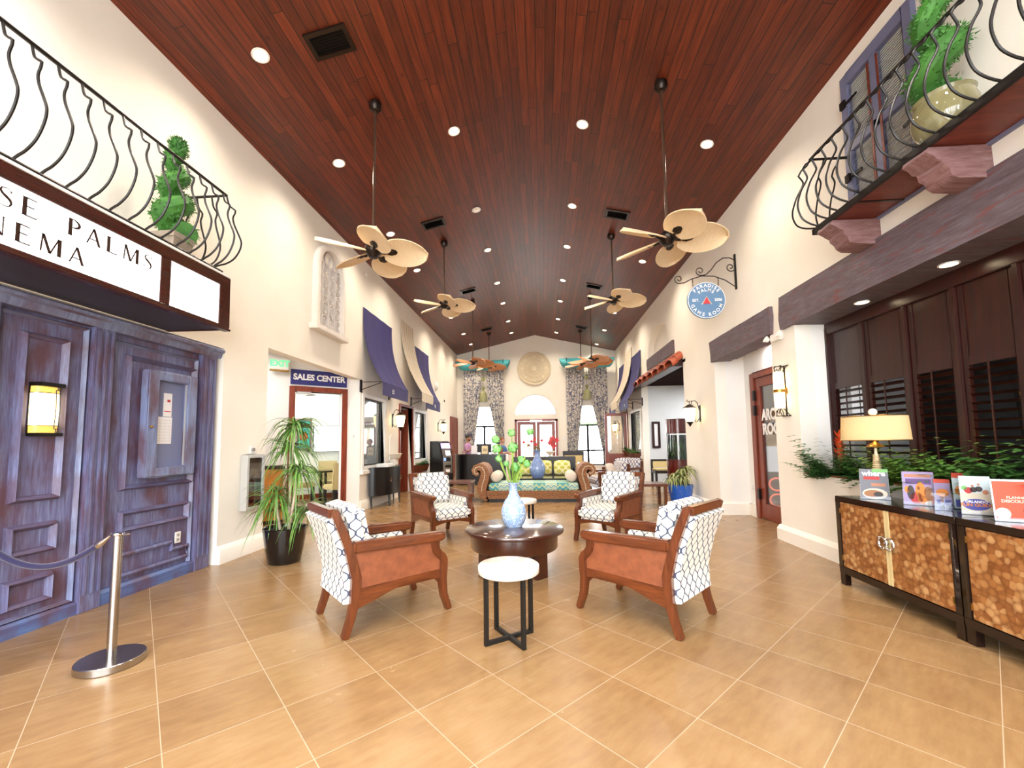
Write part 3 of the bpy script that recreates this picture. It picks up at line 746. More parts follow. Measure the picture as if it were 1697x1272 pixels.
# ================================================================== LEFT WALL
XP = -3.84
pan = thing('wood_panelling', 'blue-washed distressed wood panelling below the cinema sign', 'wall panelling', (XP, 3.4, 0))
def pb(): return MB().at(T(-XP, -3.4, 0))
pb().bb(XP-.09, XP-.02, .4, 4.675, 0, 2.494).build('back_board', m['blue'], pan)
def frame(b, y0, y1, z0, z1, w=.05, x0=XP-.02, x1=XP+.03):
    ins = (x1-x0)*.55
    ring = [(y0, z0), (y1, z0), (y1, z1), (y0, z1)]; r2 = [(y0+w, z0+w), (y1-w, z0+w), (y1-w, z1-w), (y0+w, z1-w)]; r3 = [(y0+w*.45, z0+w*.45), (y1-w*.45, z0+w*.45), (y1-w*.45, z1-w*.45), (y0+w*.45, z1-w*.45)]
    v = [(x0, a, c) for a, c in ring]+[(x1, a, c) for a, c in r3]+[(x0+ins*.2, a, c) for a, c in r2]
    f = []
    for k in range(4):
        k2 = (k+1) % 4; f += [(k, k2, 4+k2, 4+k), (4+k, 4+k2, 8+k2, 8+k)]
    b.add(v, f); return b
def panel(y0, y1, z0, z1, raised=True):
    b = frame(pb(), y0, y1, z0, z1)
    if raised: b.prism([(y0+.05, z0+.05), (y1-.05, z0+.05), (y1-.05, z1-.05), (y0+.05, z1-.05)], 'yz', XP-.03, XP-.012)
    return b.build('panel_moulding', m['blue'], pan, ang=20)
def plain_box(name, mat, *a): return pb().bb(*a).build(name, mat, pan, bevel=.006)
for y0, y1 in ((1.38, 2.54), ):
    panel(y0+.1, y1-.1, .95, 2.23); panel(y0+.1, y1-.1, .56, .79); panel(y0+.1, y1-.1, .19, .40)
panel(2.80, 3.128, .95, 2.235); panel(2.80, 3.124, .555, .79); panel(2.80, 3.120, .18, .40)
frame(pb(), 2.66, 3.27, .10, 2.37, .035, XP-.02, XP+.015).build('panel_moulding', m['blue_rail'], pan, ang=20)
frame(pb(), 3.46, 4.415, .09, 2.33, .035, XP-.02, XP+.015).build('panel_moulding', m['blue_rail'], pan, ang=20)
panel(3.602, 4.395, .955, 2.22, False); panel(3.60, 4.368, .572, .774)
# lowest right panel with the notch cut for the outlet
nb = pb(); path = [(3.60, .19), (4.365, .19), (4.365, .30), (4.17, .30), (4.17, .376), (3.60, .376), (3.60, .19)]
nb.tube([(XP+.0, a, c) for a, c in path], .022, 6); nb.build('panel_moulding', m['blue'], pan)
def pilaster(y0, y1):
    b = pb().bb(XP-.02, XP+.045, y0, y1, 0, 2.39)
    for k in range(3):
        yy = y0+(y1-y0)*(k+.5)/3; b.bb(XP+.045, XP+.058, yy-.014, yy+.014, .14, 2.36)
    return b.build('pilaster', m['blue'], pan, bevel=.005)
pilaster(3.28, 3.45); pilaster(4.43, 4.63); pilaster(2.44, 2.65)
b = pb(); b.prism([(XP-.02, 2.385), (XP+.05, 2.385), (XP+.065, 2.41), (XP+.07, 2.44), (XP+.095, 2.455), (XP+.10, 2.48), (XP+.085, 2.494), (XP-.02, 2.494)], 'xz', .4, 4.685)
b.build('cornice', m['blue_rail'], pan)
b = pb(); b.prism([(XP-.02, 0), (XP+.03, 0), (XP+.03, .085), (XP+.01, .105), (XP-.02, .105)], 'xz', 2.65, 3.28); b.prism([(XP-.02, 0), (XP+.035, 0), (XP+.035, .10), (XP+.01, .125), (XP-.02, .125)], 'xz', 3.45, 4.43); b.build('plinth', m['blue_h'], pan)

# notice case, papers, outlet, lantern on the panelling
nc = thing('notice_case', 'blue wooden notice case with grey cork on the panelling', 'notice board', (XP, 4.05, 1.58))
def nb_(): return MB().at(T(-XP, -4.05, -1.58))
fb = nb_(); X0, X1 = XP-.012, XP+.075
fb.bb(X0, X1, 3.762, 3.875, 1.06, 2.105).bb(X0, X1, 4.225, 4.342, 1.06, 2.105).bb(X0, X1, 3.875, 4.225, 2.015, 2.105).bb(X0, X1, 3.875, 4.225, 1.06, 1.152)
fb.build('frame', m['blue_rail'], nc, bevel=.01)
nb_().bb(XP-.010, XP+.012, 3.86, 4.24, 1.14, 2.03).build('cork_board', m['cork'], nc)
nb_().ball((XP+.085, 3.80, 1.55), .014, 10, 6).build('knob', m['brass'], nc)
nb_().bb(XP+.04, XP+.055, 4.212, 4.224, 1.16, 2.01).build('hinge_strip', m['silver'], nc)
p = MB().bb(XP+.012, XP+.016, 3.99, 4.085, 1.66, 1.90).build('notice_card', m['paper']); tag(p, 'small white notice card pinned near the top of the cork board', 'paper notice')
q = MB(); q.bb(XP+.016, XP+.0165, 4.03, 4.065, 1.81, 1.835).bb(XP+.016, XP+.0165, 4.00, 4.075, 1.71, 1.718); q.build('print', m['red_petal'], p)
p = MB().bb(XP+.012, XP+.016, 3.89, 4.095, 1.385, 1.655).build('notice_sheet', m['paper']); tag(p, 'larger white schedule sheet pinned below the small notice card', 'paper notice')
q = MB()
for k in range(8): q.bb(XP+.016, XP+.0165, 3.905, 4.08, 1.41+.03*k, 1.413+.03*k)
for k in range(4): q.bb(XP+.016, XP+.0165, 3.905+.055*k, 3.907+.055*k, 1.40, 1.63)
q.build('print', m['silver'], p)
def outlet(name, M, lab, switch=False):
    t = thing(name, lab, 'wall socket'); t.matrix_world = M      # local: x right, y up, z out of wall
    MB().bb(-.036, .036, -.058, .058, 0, .007).build('face_plate', m['white_paint'], t, bevel=.003)
    if switch: MB().bb(-.012, .012, -.028, .028, .007, .012).build('switch', m['silver'], t)
    else:
        for s_ in (-1, 1): MB().bb(-.016, .016, s_*.024-.014, s_*.024+.014, .007, .009).build('socket', m['silver'], t)
    return t
outlet('wall_outlet', T(XP-.008, 4.253, .405) @ M_LEFT, 'white power outlet low on the blue panelling')
ln = thing('wall_lantern', 'lit craftsman wall lantern with leaded amber glass on the blue panelling', 'wall lamp', (XP-.015, 2.965, 1.65))
b = MB(); hw = .085
b.bb(0, .105, -hw, hw, .175, .205).bb(0, .105, -hw, hw, -.205, -.18).bb(0, .012, -hw, hw, -.2, .2); b.build('housing', m['black_iron'], ln, bevel=.004)
def barrel(z0, z1, n=10):
    vs = []
    def fn(u, v):
        z = z0+(z1-z0)*v; bulge = 1-(z/.19)**2*.30; a = PI*(u-.5)
        return (.012+.085*bulge*max(0.0, math.cos(a))**.35, (hw-.004)*math.sin(a)/1.0*(.86+.14*bulge), z)
    return MB().grid(fn, 14, n)
barrel(-.125, .125).build('glass_shade', m['frost_lit'], ln); barrel(.125, .176, 3).build('glass_band', m['amber_glass'], ln); barrel(-.181, -.125, 3).build('glass_band', m['amber_glass'], ln)
b = MB()
for z in (.125, -.125): b.tube([(.014, -hw, z), (.085, -hw*.75, z), (.101, -hw*.3, z), (.101, hw*.3, z), (.085, hw*.75, z), (.014, hw, z)], .003, 6)
for yy in (.022, .048): b.tube([(.098, yy, -.15), (.106, yy, 0), (.098, yy, .15)], .003, 6)
b.tube([(.1, .022, .15), (.1, .048, .15)], .003, 6).tube([(.1, .022, -.15), (.1, .048, -.15)], .003, 6).tube([(.098, .035, .15), (.095, .035, .18)], .003, 6).tube([(.098, .035, -.15), (.095, .035, -.18)], .003, 6)
b.build('leading', m['black_iron'], ln)

# ---- cinema marquee
XF = -3.11
mq = thing('cinema_sign', 'dark wood cinema marquee with lit white panels above the blue panelling', 'illuminated sign', (XL, 2.4, 2.5))
def qb(): return MB().at(T(-XL, -2.4, -2.5))
qb().bb(XP-.0, XF-.03, .4, 3.90, 2.515, 3.02).build('box', m['soffit_dark'], mq)
b = qb(); b.bb(XF-.03, XF, .4, 3.93, 2.93, 3.03).bb(XF-.03, XF, .4, 3.93, 2.51, 2.54).bb(XF-.03, XF, 3.80, 3.93, 2.54, 2.93).bb(XF-.03, XF, 3.165, 3.255, 2.54, 2.93)
b.bb(XP, XF-.03, 3.90, 3.93, 2.51, 3.03)
b.build('frame', m['marquee'], mq, bevel=.004)
qb().bb(XF-.06, XF+.012, .4, 3.94, 2.495, 2.515).build('bottom_trim', m['marquee'], mq, bevel=.004)
qb().bb(XF-.03, XF-.012, .4, 3.165, 2.54, 2.93).build('lit_panel', m['marquee_lit'], mq); qb().bb(XF-.03, XF-.012, 3.255, 3.80, 2.54, 2.93).build('lit_panel', m['marquee_lit'], mq)
# engraved roman capitals built from strokes (unit height)
def cap(b, ch, M):
    o = b.M; b.M = (o @ M) if o is not None else M
    pr = lambda poly: b.prism(poly, 'xy', 0, .004)
    th, tn = .17, .066
    def stem(x, y0=0, y1=1, w=th):
        pr([(x-w/2, y0), (x+w/2, y0), (x+w/2, y1), (x-w/2, y1)])
        for y, s_ in ((y0, 1), (y1, -1)): pr([(x-w/2-.07, y), (x+w/2+.07, y), (x+w/2, y+.05*s_), (x-w/2, y+.05*s_)][::s_])
    def bar(x0, x1, y, tip=0): 
        pr([(x0, y-tn/2), (x1, y-tn/2), (x1, y+tn/2), (x0, y+tn/2)])
        if tip: pr([(x1-.03, y), (x1+.015, y), (x1+.015, y+tip)] if tip > 0 else [(x1+.015, y+tip), (x1+.015, y), (x1-.03, y)])
    def diag(x0, y0, x1, y1, w): 
        pr([(x0-w/2, y0), (x0+w/2, y0), (x1+w/2, y1), (x1-w/2, y1)])
    def foot(x, y=0, s_=1): pr([(x-.10, y), (x+.10, y), (x+.03, y+.04*s_), (x-.03, y+.04*s_)][::s_])
    def arc(cx, cy, rx, ry, a0, a1, w0, w1, n=16):
        pts = [(cx+rx*math.cos(a0+(a1-a0)*i/n), cy+ry*math.sin(a0+(a1-a0)*i/n)) for i in range(n+1)]
        b.ribbon(pts, [w0+(w1-w0)*math.sin(PI*i/n) for i in range(n+1)], 'xy', 0, .004)
    w = .7
    if ch == 'E': stem(.14); bar(.14, .56, .98, -.13); bar(.14, .48, .52, .09); bar(.14, .6, .02, .15); w = .72
    elif ch == 'L': stem(.14); bar(.14, .58, .02, .15); w = .70
    elif ch == 'P': stem(.14); arc(.2, .735, .34, .25, PI/2, -PI/2, .04, .13); w = .66
    elif ch == 'R': stem(.14); arc(.2, .745, .33, .24, PI/2, -PI/2, .04, .13); diag(.34, .5, .62, 0, .13); foot(.64); w = .76
    elif ch == 'A': diag(.06, 0, .37, 1, .07); diag(.66, 0, .36, 1, .14); bar(.17, .56, .32); foot(.06); foot(.66); w = .78
    elif ch == 'M': diag(.08, 0, .14, 1, .07); diag(.46, 0, .15, 1, .14); diag(.46, 0, .80, 1, .07); stem(.84); foot(.08); w = 1.02
    elif ch == 'N': stem(.1, w=.05); diag(.68, 0, .10, 1, .14); stem(.70, w=.05); w = .86
    elif ch == 'I': stem(.12); w = .32
    elif ch == 'D': stem(.14); arc(.2, .5, .52, .48, PI/2, -PI/2, .04, .15, 20); w = .84
    elif ch == 'C': arc(.46, .5, .40, .5, R(50), R(310), .05, .14, 22); pr([(.70, .80), (.74, .70), (.75, .96)]); w = .82
    elif ch == 'S':
        pts = [(.46, .80), (.42, .93), (.28, .985), (.13, .92), (.09, .78), (.16, .65), (.30, .54), (.44, .41), (.49, .25), (.42, .08), (.26, .015), (.11, .06), (.06, .22)]
        b.ribbon(pts, [.03, .04, .045, .06, .09, .13, .15, .13, .09, .06, .045, .04, .03], 'xy', 0, .004)
        pr([(.44, .78), (.49, .78), (.47, .97)]); pr([(.035, .02), (.08, .21), (.03, .21)]); w = .62
    elif ch == ' ': w = .5
    b.M = o; return w
def caps(b, text, y, z, size, track, right=None):
    M0 = lambda yy: T(XF-.011, yy, z) @ M_LEFT @ Matrix.Diagonal((size*1.17, size, size, 1))
    tmp = MB(); W = [cap(tmp, ch, Matrix.Identity(4)) for ch in text]
    size_x = size*1.17; tot = sum(W)*size_x+track*(len(text)-1)
    yy = (right-tot) if right is not None else y
    for ch, wd in zip(text, W):
        cap(b, ch, M0(yy) @ T(0, 0, 0)); yy += wd*size_x+track
b = qb(); caps(b, 'PALMS', 0, 2.770, .116, .027, right=3.098); b.build('lettering', m['brown_letter'], mq)
b = qb(); caps(b, 'PARADISE', 0, 2.770, .116, .027, right=2.325); b.build('lettering', m['brown_letter'], mq)
b = qb(); caps(b, 'CINEMA', 0, 2.592, .114, .030, right=2.60); b.build('lettering', m['brown_letter'], mq)

# ---- wrought-iron balconies
PROF = [(0, 1.0), (.021, .90), (.040, .868), (.065, .849), (.078, .838), (.076, .80), (.060, .731), (.073, .648), (.103, .56), (.128, .484), (.138, .432), (.132, .358), (.109, .271), (.073, .189), (.017, .119), (-.03, .085), (-.064, .057), (-.095, .03), (-.11, .0)]
def balcony(name, label, x0, y0, y1, zb, zt, sgn, ywall, loc, PROF=PROF, kink=(3, 4)):
    t = thing(name, label, 'balcony railing', loc); H = zt-zb; off = T(-loc[0], -loc[1], -loc[2])
    def S(i=None): return MB().at(off)
    S().tube([(x0, y0, zt), (x0, y1, zt), (ywall, y1, zt)], .014, 6).build('top_rail', m['black_iron'], t)
    xb = x0
    S().tube([(xb, y0, zb), (xb, y1-.02, zb), (ywall, y1-.02, zb)], .013, 6).build('bottom_rail', m['black_iron'], t)
    n = int((y1-y0)/.143)
    sm = []
    for (d, h) in PROF: sm.append((d, h))
    def curve(o, dirv):
        pts = []
        L = PROF; 
        for i in range(len(L)-1):
            for k in range(3):
                q = k/3; p0 = L[max(i-1, 0)]; p1 = L[i]; p2 = L[i+1]; p3 = L[min(i+2, len(L)-1)]
                if i in kink: c = [(p1[j]*(1-q)+p2[j]*q) for j in (0, 1)]
                else: c = [.5*(2*p1[j]+(p2[j]-p0[j])*q+(2*p0[j]-5*p1[j]+4*p2[j]-p3[j])*q*q+(3*p1[j]-p0[j]-3*p2[j]+p3[j])*q**3) for j in (0, 1)]
                pts.append(c)
        pts.append(L[-1])
        s_ = H/.80
        return [(o[0]+dirv[0]*d*s_, o[1]+dirv[1]*d*s_, zb+h*H) for d, h in pts]
    for k in range(n+1):
        yy = y1-.05-k*.143
        if yy < y0: break
        S().tube(curve((x0, yy), (sgn, 0)), .0085, 6).build('baluster', m['black_iron'], t)
    S().tube(curve((x0, y1), (sgn*.72, .72)), .0085, 6).build('baluster', m['black_iron'], t)
    L = abs(ywall-x0); c = max(3, int(L/.15))
    for k in range(1, c):
        xx = x0+(ywall-x0)*k/c
        S().tube(curve((xx, y1), (0, 1)), .0085, 6).build('baluster', m['black_iron'], t)
    return t
balcony('balcony_railing', 'black belly-curved iron balcony railing above the cinema sign', -3.12, .6, 3.84, 3.065, 3.86, 1, XL, (XL, 2.2, 3.0))
o = struct(MB().bb(XL, -3.10, .4, 3.92, 3.03, 3.05).build('trim_4', m['white_paint']))

# ---- spiral topiaries
def topiary(name, label, loc, zpot, h, pot, potmat, r0=.17, turns=2.6, seed=1):
    rnd = random.Random(seed); t = thing(name, label, 'topiary', loc)
    pot().build('pot', potmat, t)
    MB().cyl((0, 0, zpot-.06), (0, 0, zpot+h*.93), .014, .008, 8).build('trunk', m['branch'], t)
    f = MB()
    N = 90
    cen = []
    for i in range(N):
        s = i/(N-1); a = TAU*turns*s+.6; rr = r0*(1-.72*s); cen.append((Vector((rr*.55*math.cos(a), rr*.55*math.sin(a), zpot+.05+h*(.02+.90*s))), rr*.62+.028))
    f.tube([c for c, r in cen], [r*.86 for c, r in cen], 10)
    f.ball((0, 0, zpot+h*.95), (.06, .06, .09), 10, 8)
    for i in range(2600):
        c, r = cen[rnd.randrange(N)]
        if i % 12 == 0: c, r = Vector((0, 0, zpot+h*.96)), .07
        d = Vector((rnd.gauss(0, 1), rnd.gauss(0, 1), rnd.gauss(0, 1))).normalized()
        p = c+d*r*(.80+.22*rnd.random()); u = d.cross(Vector((rnd.random()-.5, rnd.random()-.5, rnd.random()-.5))).normalized(); L = .022+.014*rnd.random()
        tip = p+d*L*.9+u*L*.5; w = d.cross(u)*.007
        f.add([tuple(p-w), tuple(p+w), tuple(tip)], [(0, 1, 2)])
    f.build('foliage', m['topiary'], t)
    return t
def stonepot():
    return MB().prism([(-.085, 0), (.085, 0), (.105, .24), (-.105, .24)], 'xz', -.10, .10).bb(-.115, .115, -.115, .115, .22, .27)
topiary('spiral_topiary', 'clipped green spiral topiary in a grey stone pot on the left balcony', (-3.42, 3.58, 3.05), .25, .96, stonepot, m['stone_pot'], .155, 3.2)

# ---- arched relief on the wall
rl = thing('arched_relief', 'white arched gothic window relief high on the left wall', 'wall decoration', (XL, 7.02, 3.25))
yc = 7.02; hw = .50; zs = 4.36
def arch(hw_, z0, zsp, rise, n=20): return [(yc-hw_, z0)]+[(yc-hw_*math.cos(PI*i/n), zsp+rise*math.sin(PI*i/n)) for i in range(n+1)]+[(yc+hw_, z0)]
def rb(): return MB().at(T(-XL, -7.02, -3.25))
rb().ribbon(arch(hw-.05, 3.33, zs, .44), .10, 'yz', XL-.005, XL+.11).build('frame', m['relief_white'], rl, bevel=.012)
rb().prism(arch(hw-.06, 3.33, zs, .42), 'yz', XL-.003, XL+.02).build('back_panel', m['relief_white'], rl)
rb().bb(XL-.003, XL+.15, yc-hw-.06, yc+hw+.06, 3.25, 3.34).build('sill', m['relief_white'], rl, bevel=.012)
tr = rb(); rnd = random.Random(3)
for k in (-.22, 0, .22): tr.tube([(XL+.03, yc+k, 3.36), (XL+.03, yc+k, zs+.30-abs(k)*.7)], .014, 6)
for kk in range(5):
    z = 3.5+kk*.23
    for k in (-.33, -.11, .11, .33):
        if abs(k) > .3 and z > 4.5: continue
        tr.tube([(XL+.03, yc+k+.085*math.cos(TAU*i/14), z+.10*math.sin(TAU*i/14)) for i in range(14)], .011, 5, closed=True)
        tr.tube([(XL+.03, yc+k+.035*math.cos(TAU*i/8), z+.045*math.sin(TAU*i/8)) for i in range(8)], .010, 5, closed=True)
tr.tube([(XL+.03, yc+.16*math.cos(TAU*i/18), 4.60+.15*math.sin(TAU*i/18)) for i in range(18)], .013, 6, closed=True)
tr.build('tracery', m['tracery'], rl)

# ---- sales centre sign, exit sign and the alcove
sg = thing('sales_sign', 'navy sign reading SALES CENTER over the diagonal office door', 'sign', (0, 0, 0)); sg.matrix_world = MD
MB().bb(-1.315, -.285, -.025, .0, 2.512, 2.80).build('board', m['navy_paint'], sg, bevel=.003)
for wd, xx in (('SALES', -1.085), ('CENTER', -.595)): MB().text(wd, .155, T(xx, -.028, 2.656) @ M_FRONT, .004, .006, 'CENTER', .93).build('lettering', m['white_letter'], sg)
ex = thing('exit_sign', 'white exit sign with green letters at the alcove ceiling', 'exit sign', (0, 0, 0)); ex.matrix_world = MD @ T(-1.52, -.12, 2.86)
MB().bb(-.15, .15, -.02, .02, -.11, .10).bb(-.04, .04, .02, .12, -.03, .03).build('housing', m['white_paint'], ex, bevel=.004)
MB().text('EXIT', .16, T(0, -.022, 0) @ M_FRONT, .003, .007).build('lettering', m['mint_lit'], ex)
MB().bb(-.16, .16, -.025, .025, -.14, -.11).build('battery_case', m['brass'], ex, bevel=.004)

# fire extinguisher cabinet and button
fc = thing('extinguisher_cabinet', 'white framed fire extinguisher cabinet behind the potted dracaena', 'wall cabinet', (XL, 5.19, .90))
b = MB().bb(0, .09, -.17, -.13, -.35, .34).bb(0, .09, .13, .17, -.35, .34).bb(0, .09, -.13, .13, .30, .34).bb(0, .09, -.13, .13, -.35, -.31); b.build('frame', m['silver'], fc, bevel=.006)
MB().bb(.0, .006, -.13, .13, -.31, .30).build('back_panel', m['white_paint'], fc); MB().bb(.078, .082, -.13, .13, -.31, .30).build('door_pane', m['glass'], fc)
e_ = thing('fire_extinguisher', 'small red fire extinguisher inside the white wall cabinet', 'fire extinguisher', (XL+.042, 5.17, .60))
MB().lathe([(.0, 0), (.033, .004), (.035, .02), (.035, .27), (.025, .31), (.012, .325)], n=18).build('cylinder', m['red_petal'], e_); MB().cyl((0, 0, .32), (0, 0, .36), .012).tube([(0, 0, .36), (.0, .05, .385)], .008).tube([(0, 0, .35), (0, .05, .345)], .007).build('valve_lever', m['black_metal'], e_)
bt = thing('wall_button', 'small grey round button on a white plate above the extinguisher cabinet', 'wall button', (XL, 5.22, 1.305)); MB().bb(0, .012, -.05, .05, -.05, .05).build('face_plate', m['white_paint'], bt, bevel=.004); MB().cyl((.012, .0, 0), (.03, .0, 0), .022).build('button', m['steel'], bt)

# office seen through the sales door (local frame: x along the door wall, y behind it)
pc = thing('framed_picture', 'grey framed teal beach picture on the office wall', 'picture'); pc.matrix_world = MD @ T(-.51, 2.955, 1.63)
MB().bb(-.185, -.145, -.03, .012, -.40, .40).bb(.145, .185, -.03, .012, -.40, .40).bb(-.145, .145, -.03, .012, .35, .40).bb(-.145, .145, -.03, .012, -.40, -.35).build('frame', m['stone_pot'], pc, bevel=.004)
MB().bb(-.145, .145, -.012, .01, -.35, .35).build('print', plain('teal_print', (70, 176, 160), .5, 0, .3, 6), pc)
q = MB().bb(-.13, .13, -.014, -.012, .17, .27); q.build('title_band', m['brown_letter'], pc)
MB().ball((.0, -.013, -.05), (.10, .002, .12), 10, 6).build('print_figure', m['terracotta'], pc)
tv = thing('wall_screen', 'lit white flat screen on the office wall', 'screen'); tv.matrix_world = MD @ T(.10, 2.955, 1.52)
MB().bb(-.385, .385, -.05, .012, -.335, .335).build('casing', m['black_metal'], tv, bevel=.005); MB().bb(-.375, .375, -.053, -.05, -.325, .325).build('display', m['screen_white'], tv)
MB().bb(-.375, .2, -.0535, -.053, .115, .125).build('shown_line', m['steel'], tv)
def side_chair(label, M, group='tan office chairs'):
    t = thing('office_chair', label, 'chair', group=group); t.matrix_world = M
    MB().bb(-.22, .22, -.22, .24, .36, .47).build('seat', m['pale_fabric'], t, bevel=.03)
    MB().prism([(-.22, .36), (-.15, .36), (-.22, .95), (-.28, .95)], 'yz', -.22, .22).build('backrest', m['pale_fabric'], t, bevel=.015)
    for x in (-.18, .18):
        for y in (-.19, .20): MB().bb(x-.02, x+.02, y-.02, y+.02, 0, .37).build('leg', m['dark_leg'], t)
    return t
side_chair('tan office chair in profile at the left of the office table', MD @ T(-.62, 2.25, 0) @ RZ(R(-95)))
side_chair('tan office chair with its back to the sales door', MD @ T(-.12, 1.25, 0) @ RZ(R(15)))
side_chair('tan office chair on the far side of the office table', MD @ T(-.02, 2.45, 0) @ RZ(R(170)))
ot = thing('office_table', 'dark office table seen through the sales door', 'table'); ot.matrix_world = MD @ T(-.22, 1.88, 0)
MB().bb(-.42, .45, -.3, .3, .72, .76).build('tabletop', m['espresso'], ot, bevel=.005)
for x in (-.05, .38):
    for y in (-.22, .22): MB().bb(x-.03, x+.03, y-.03, y+.03, 0, .72).build('leg', m['espresso'], ot)
ac = thing('side_cabinet', 'amber wood cabinet with dark top behind the potted dracaena', 'cabinet'); ac.matrix_world = MD @ T(-1.62, -.24, 0)
MB().bb(-.17, .17, -.16, .16, .06, .94).build('body', plain('amber_wood', (206, 140, 60), .4, 0, .15, 5), ac); MB().bb(-.19, .19, -.18, .18, .94, 1.0).build('top', m['mahogany'], ac, bevel=.006); MB().bb(-.18, .18, -.17, .17, 0, .06).build('plinth', m['mahogany'], ac); MB().bb(-.15, .15, -.17, -.16, .12, .88).build('door', plain('amber_wood_door', (196, 128, 50), .4, 0, .15, 5), ac)

# ---- fabric wall awnings
def awning(name, label, cat_group, x0, sgn, y0, y1, ztop, yb0, yb1, zb, proj, mat, valance=None, stripes=False, plate=None):
    t = thing(name, label, 'awning', (x0, (y0+y1)/2, zb), 0, cat_group); off = T(-x0, -(y0+y1)/2, -zb)
    def fn(u, v):
        s = v; c = (s**2.3); x = x0+sgn*(.012+proj*c); z = ztop+(zb-ztop)*(s**.93)
        a = y0+(yb0-y0)*s; b_ = y1+(yb1-y1)*s; rip = .012*math.sin(u*34)*s if stripes else .004*math.sin(u*20)
        return (x+sgn*rip, a+(b_-a)*u, z)
    MB().at(off).grid(fn, 36, 22, .008*sgn).build('canopy_cloth', mat, t, ang=60)
    if stripes:
        b = MB().at(off)
        for k in range(6):
            u = .05+.17*k; b.tube([Vector(fn(u, v/20))+Vector((sgn*.006, 0, 0)) for v in range(21)], .006, 5)
        b.build('piping', plain('brown_piping', (120, 92, 70), .7) if 'brown_piping' not in bpy.data.materials else bpy.data.materials['brown_piping'], t)
    xf = x0+sgn*(proj+.012)
    if valance:
        o = MB().at(off).grid(lambda u, v: (xf+sgn*.004*math.sin(u*16), yb0+(yb1-yb0)*u, zb-valance*v), 20, 3, .006*sgn).build('valance', mat, t, ang=60)
        return t, off, xf, o
    else:
        b = MB().at(off); n = 16
        for k in range(n):
            yy = yb0+(yb1-yb0)*(k+.5)/n; b.tube([(xf, yy, zb), (xf+sgn*.012, yy+.01*math.sin(k), zb-.12), (xf, yy, zb-.24)], .014, 5)
        b.build('fringe', mat, t)
    return t, off, xf, None
def brackets(t, off, x0, sgn, xf, zb, ys):
    for yy in ys:
        b = MB().at(off).bb(*sorted((x0, x0+sgn*.02)), yy-.02, yy+.07, zb-.22, zb+.04); b.build('wall_plate', m['black_iron'], t)
        b = MB().at(off); b.tube([(x0, yy, zb-.01), (xf, yy+.03, zb-.005)], .008, 6); b.tube([(x0, yy, zb-.18), (xf, yy+.03, zb-.02)], .008, 6); b.build('bracket_arm', m['black_iron'], t)
def scribble(o, off, M, sgn, seed):
    rnd = random.Random(seed); b = MB().at(off @ M)
    for k in range(4):
        x = -.15+.085*k
        b.bb(x, x+.018, -.05, .05, 0, .003); b.bb(x, x+.062, (-.05, .03, -.01, -.05)[k], (-.03, .05, .01, -.03)[k], 0, .003); b.bb(x+.046, x+.064, -.05 if k % 2 else 0, .05 if k else .02, 0, .003)
    b.build('lettering', m['white_letter'], o)
ZB = 2.655
t, off, xf, o = awning('wall_awning', 'nearest navy awning on the left wall, above the white framed window', 'navy and cream wall awnings', XL, 1, 8.50, 10.17, 4.26, 8.50, 10.15, ZB, .44, m['navy_cloth'], .28)
brackets(t, off, XL, 1, xf, ZB, (8.42, 10.05)); scribble(o, off, T(xf+.004, 9.22, ZB-.14) @ M_LEFT, 1, 1)
t, off, xf, o = awning('wall_awning', 'cream fringed awning cloth with brown piping on the left wall, between navy awnings', 'navy and cream wall awnings', XL, 1, 10.85, 11.95, 4.71, 11.1, 12.25, 2.74, .52, m['cream_cloth'], None, True)
t, off, xf, o = awning('wall_awning', 'farther navy awning on the left wall, partly behind the cream cloth', 'navy and cream wall awnings', XL, 1, 11.85, 13.6, 4.26, 11.85, 13.52, ZB, .42, m['navy_cloth'], .28)
brackets(t, off, XL, 1, xf, ZB, (11.80, 13.4)); scribble(o, off, T(xf+.004, 12.75, ZB-.14) @ M_LEFT, 1, 2)
t, off, xf, o = awning('wall_awning', 'nearest navy awning on the right wall, beside the tiled canopy', 'navy and cream wall awnings', XR, -1, 13.75, 15.4, 4.31, 13.75, 15.35, ZB+.05, .44, m['navy_cloth'], .28)
brackets(t, off, XR, -1, xf, ZB+.05, (13.72, 15.2)); scribble(o, off, T(xf-.004, 14.5, ZB-.09) @ M_RIGHT, -1, 3)
t, off, xf, o = awning('wall_awning', 'cream awning cloth on the right wall, hung higher between the navy ones', 'navy and cream wall awnings', XR, -1, 15.06, 16.35, 4.70, 15.3, 16.7, 2.78, .52, m['cream_cloth'], None, True)
t, off, xf, o = awning('wall_awning', 'farthest navy awning on the right wall, behind the cream cloth', 'navy and cream wall awnings', XR, -1, 16.1, 17.5, 4.36, 16.3, 17.7, ZB+.05, .42, m['navy_cloth'], .28)
brackets(t, off, XR, -1, xf, ZB+.05, (16.25, 17.5)); scribble(o, off, T(xf-.004, 17.0, ZB-.09) @ M_RIGHT, -1, 4)

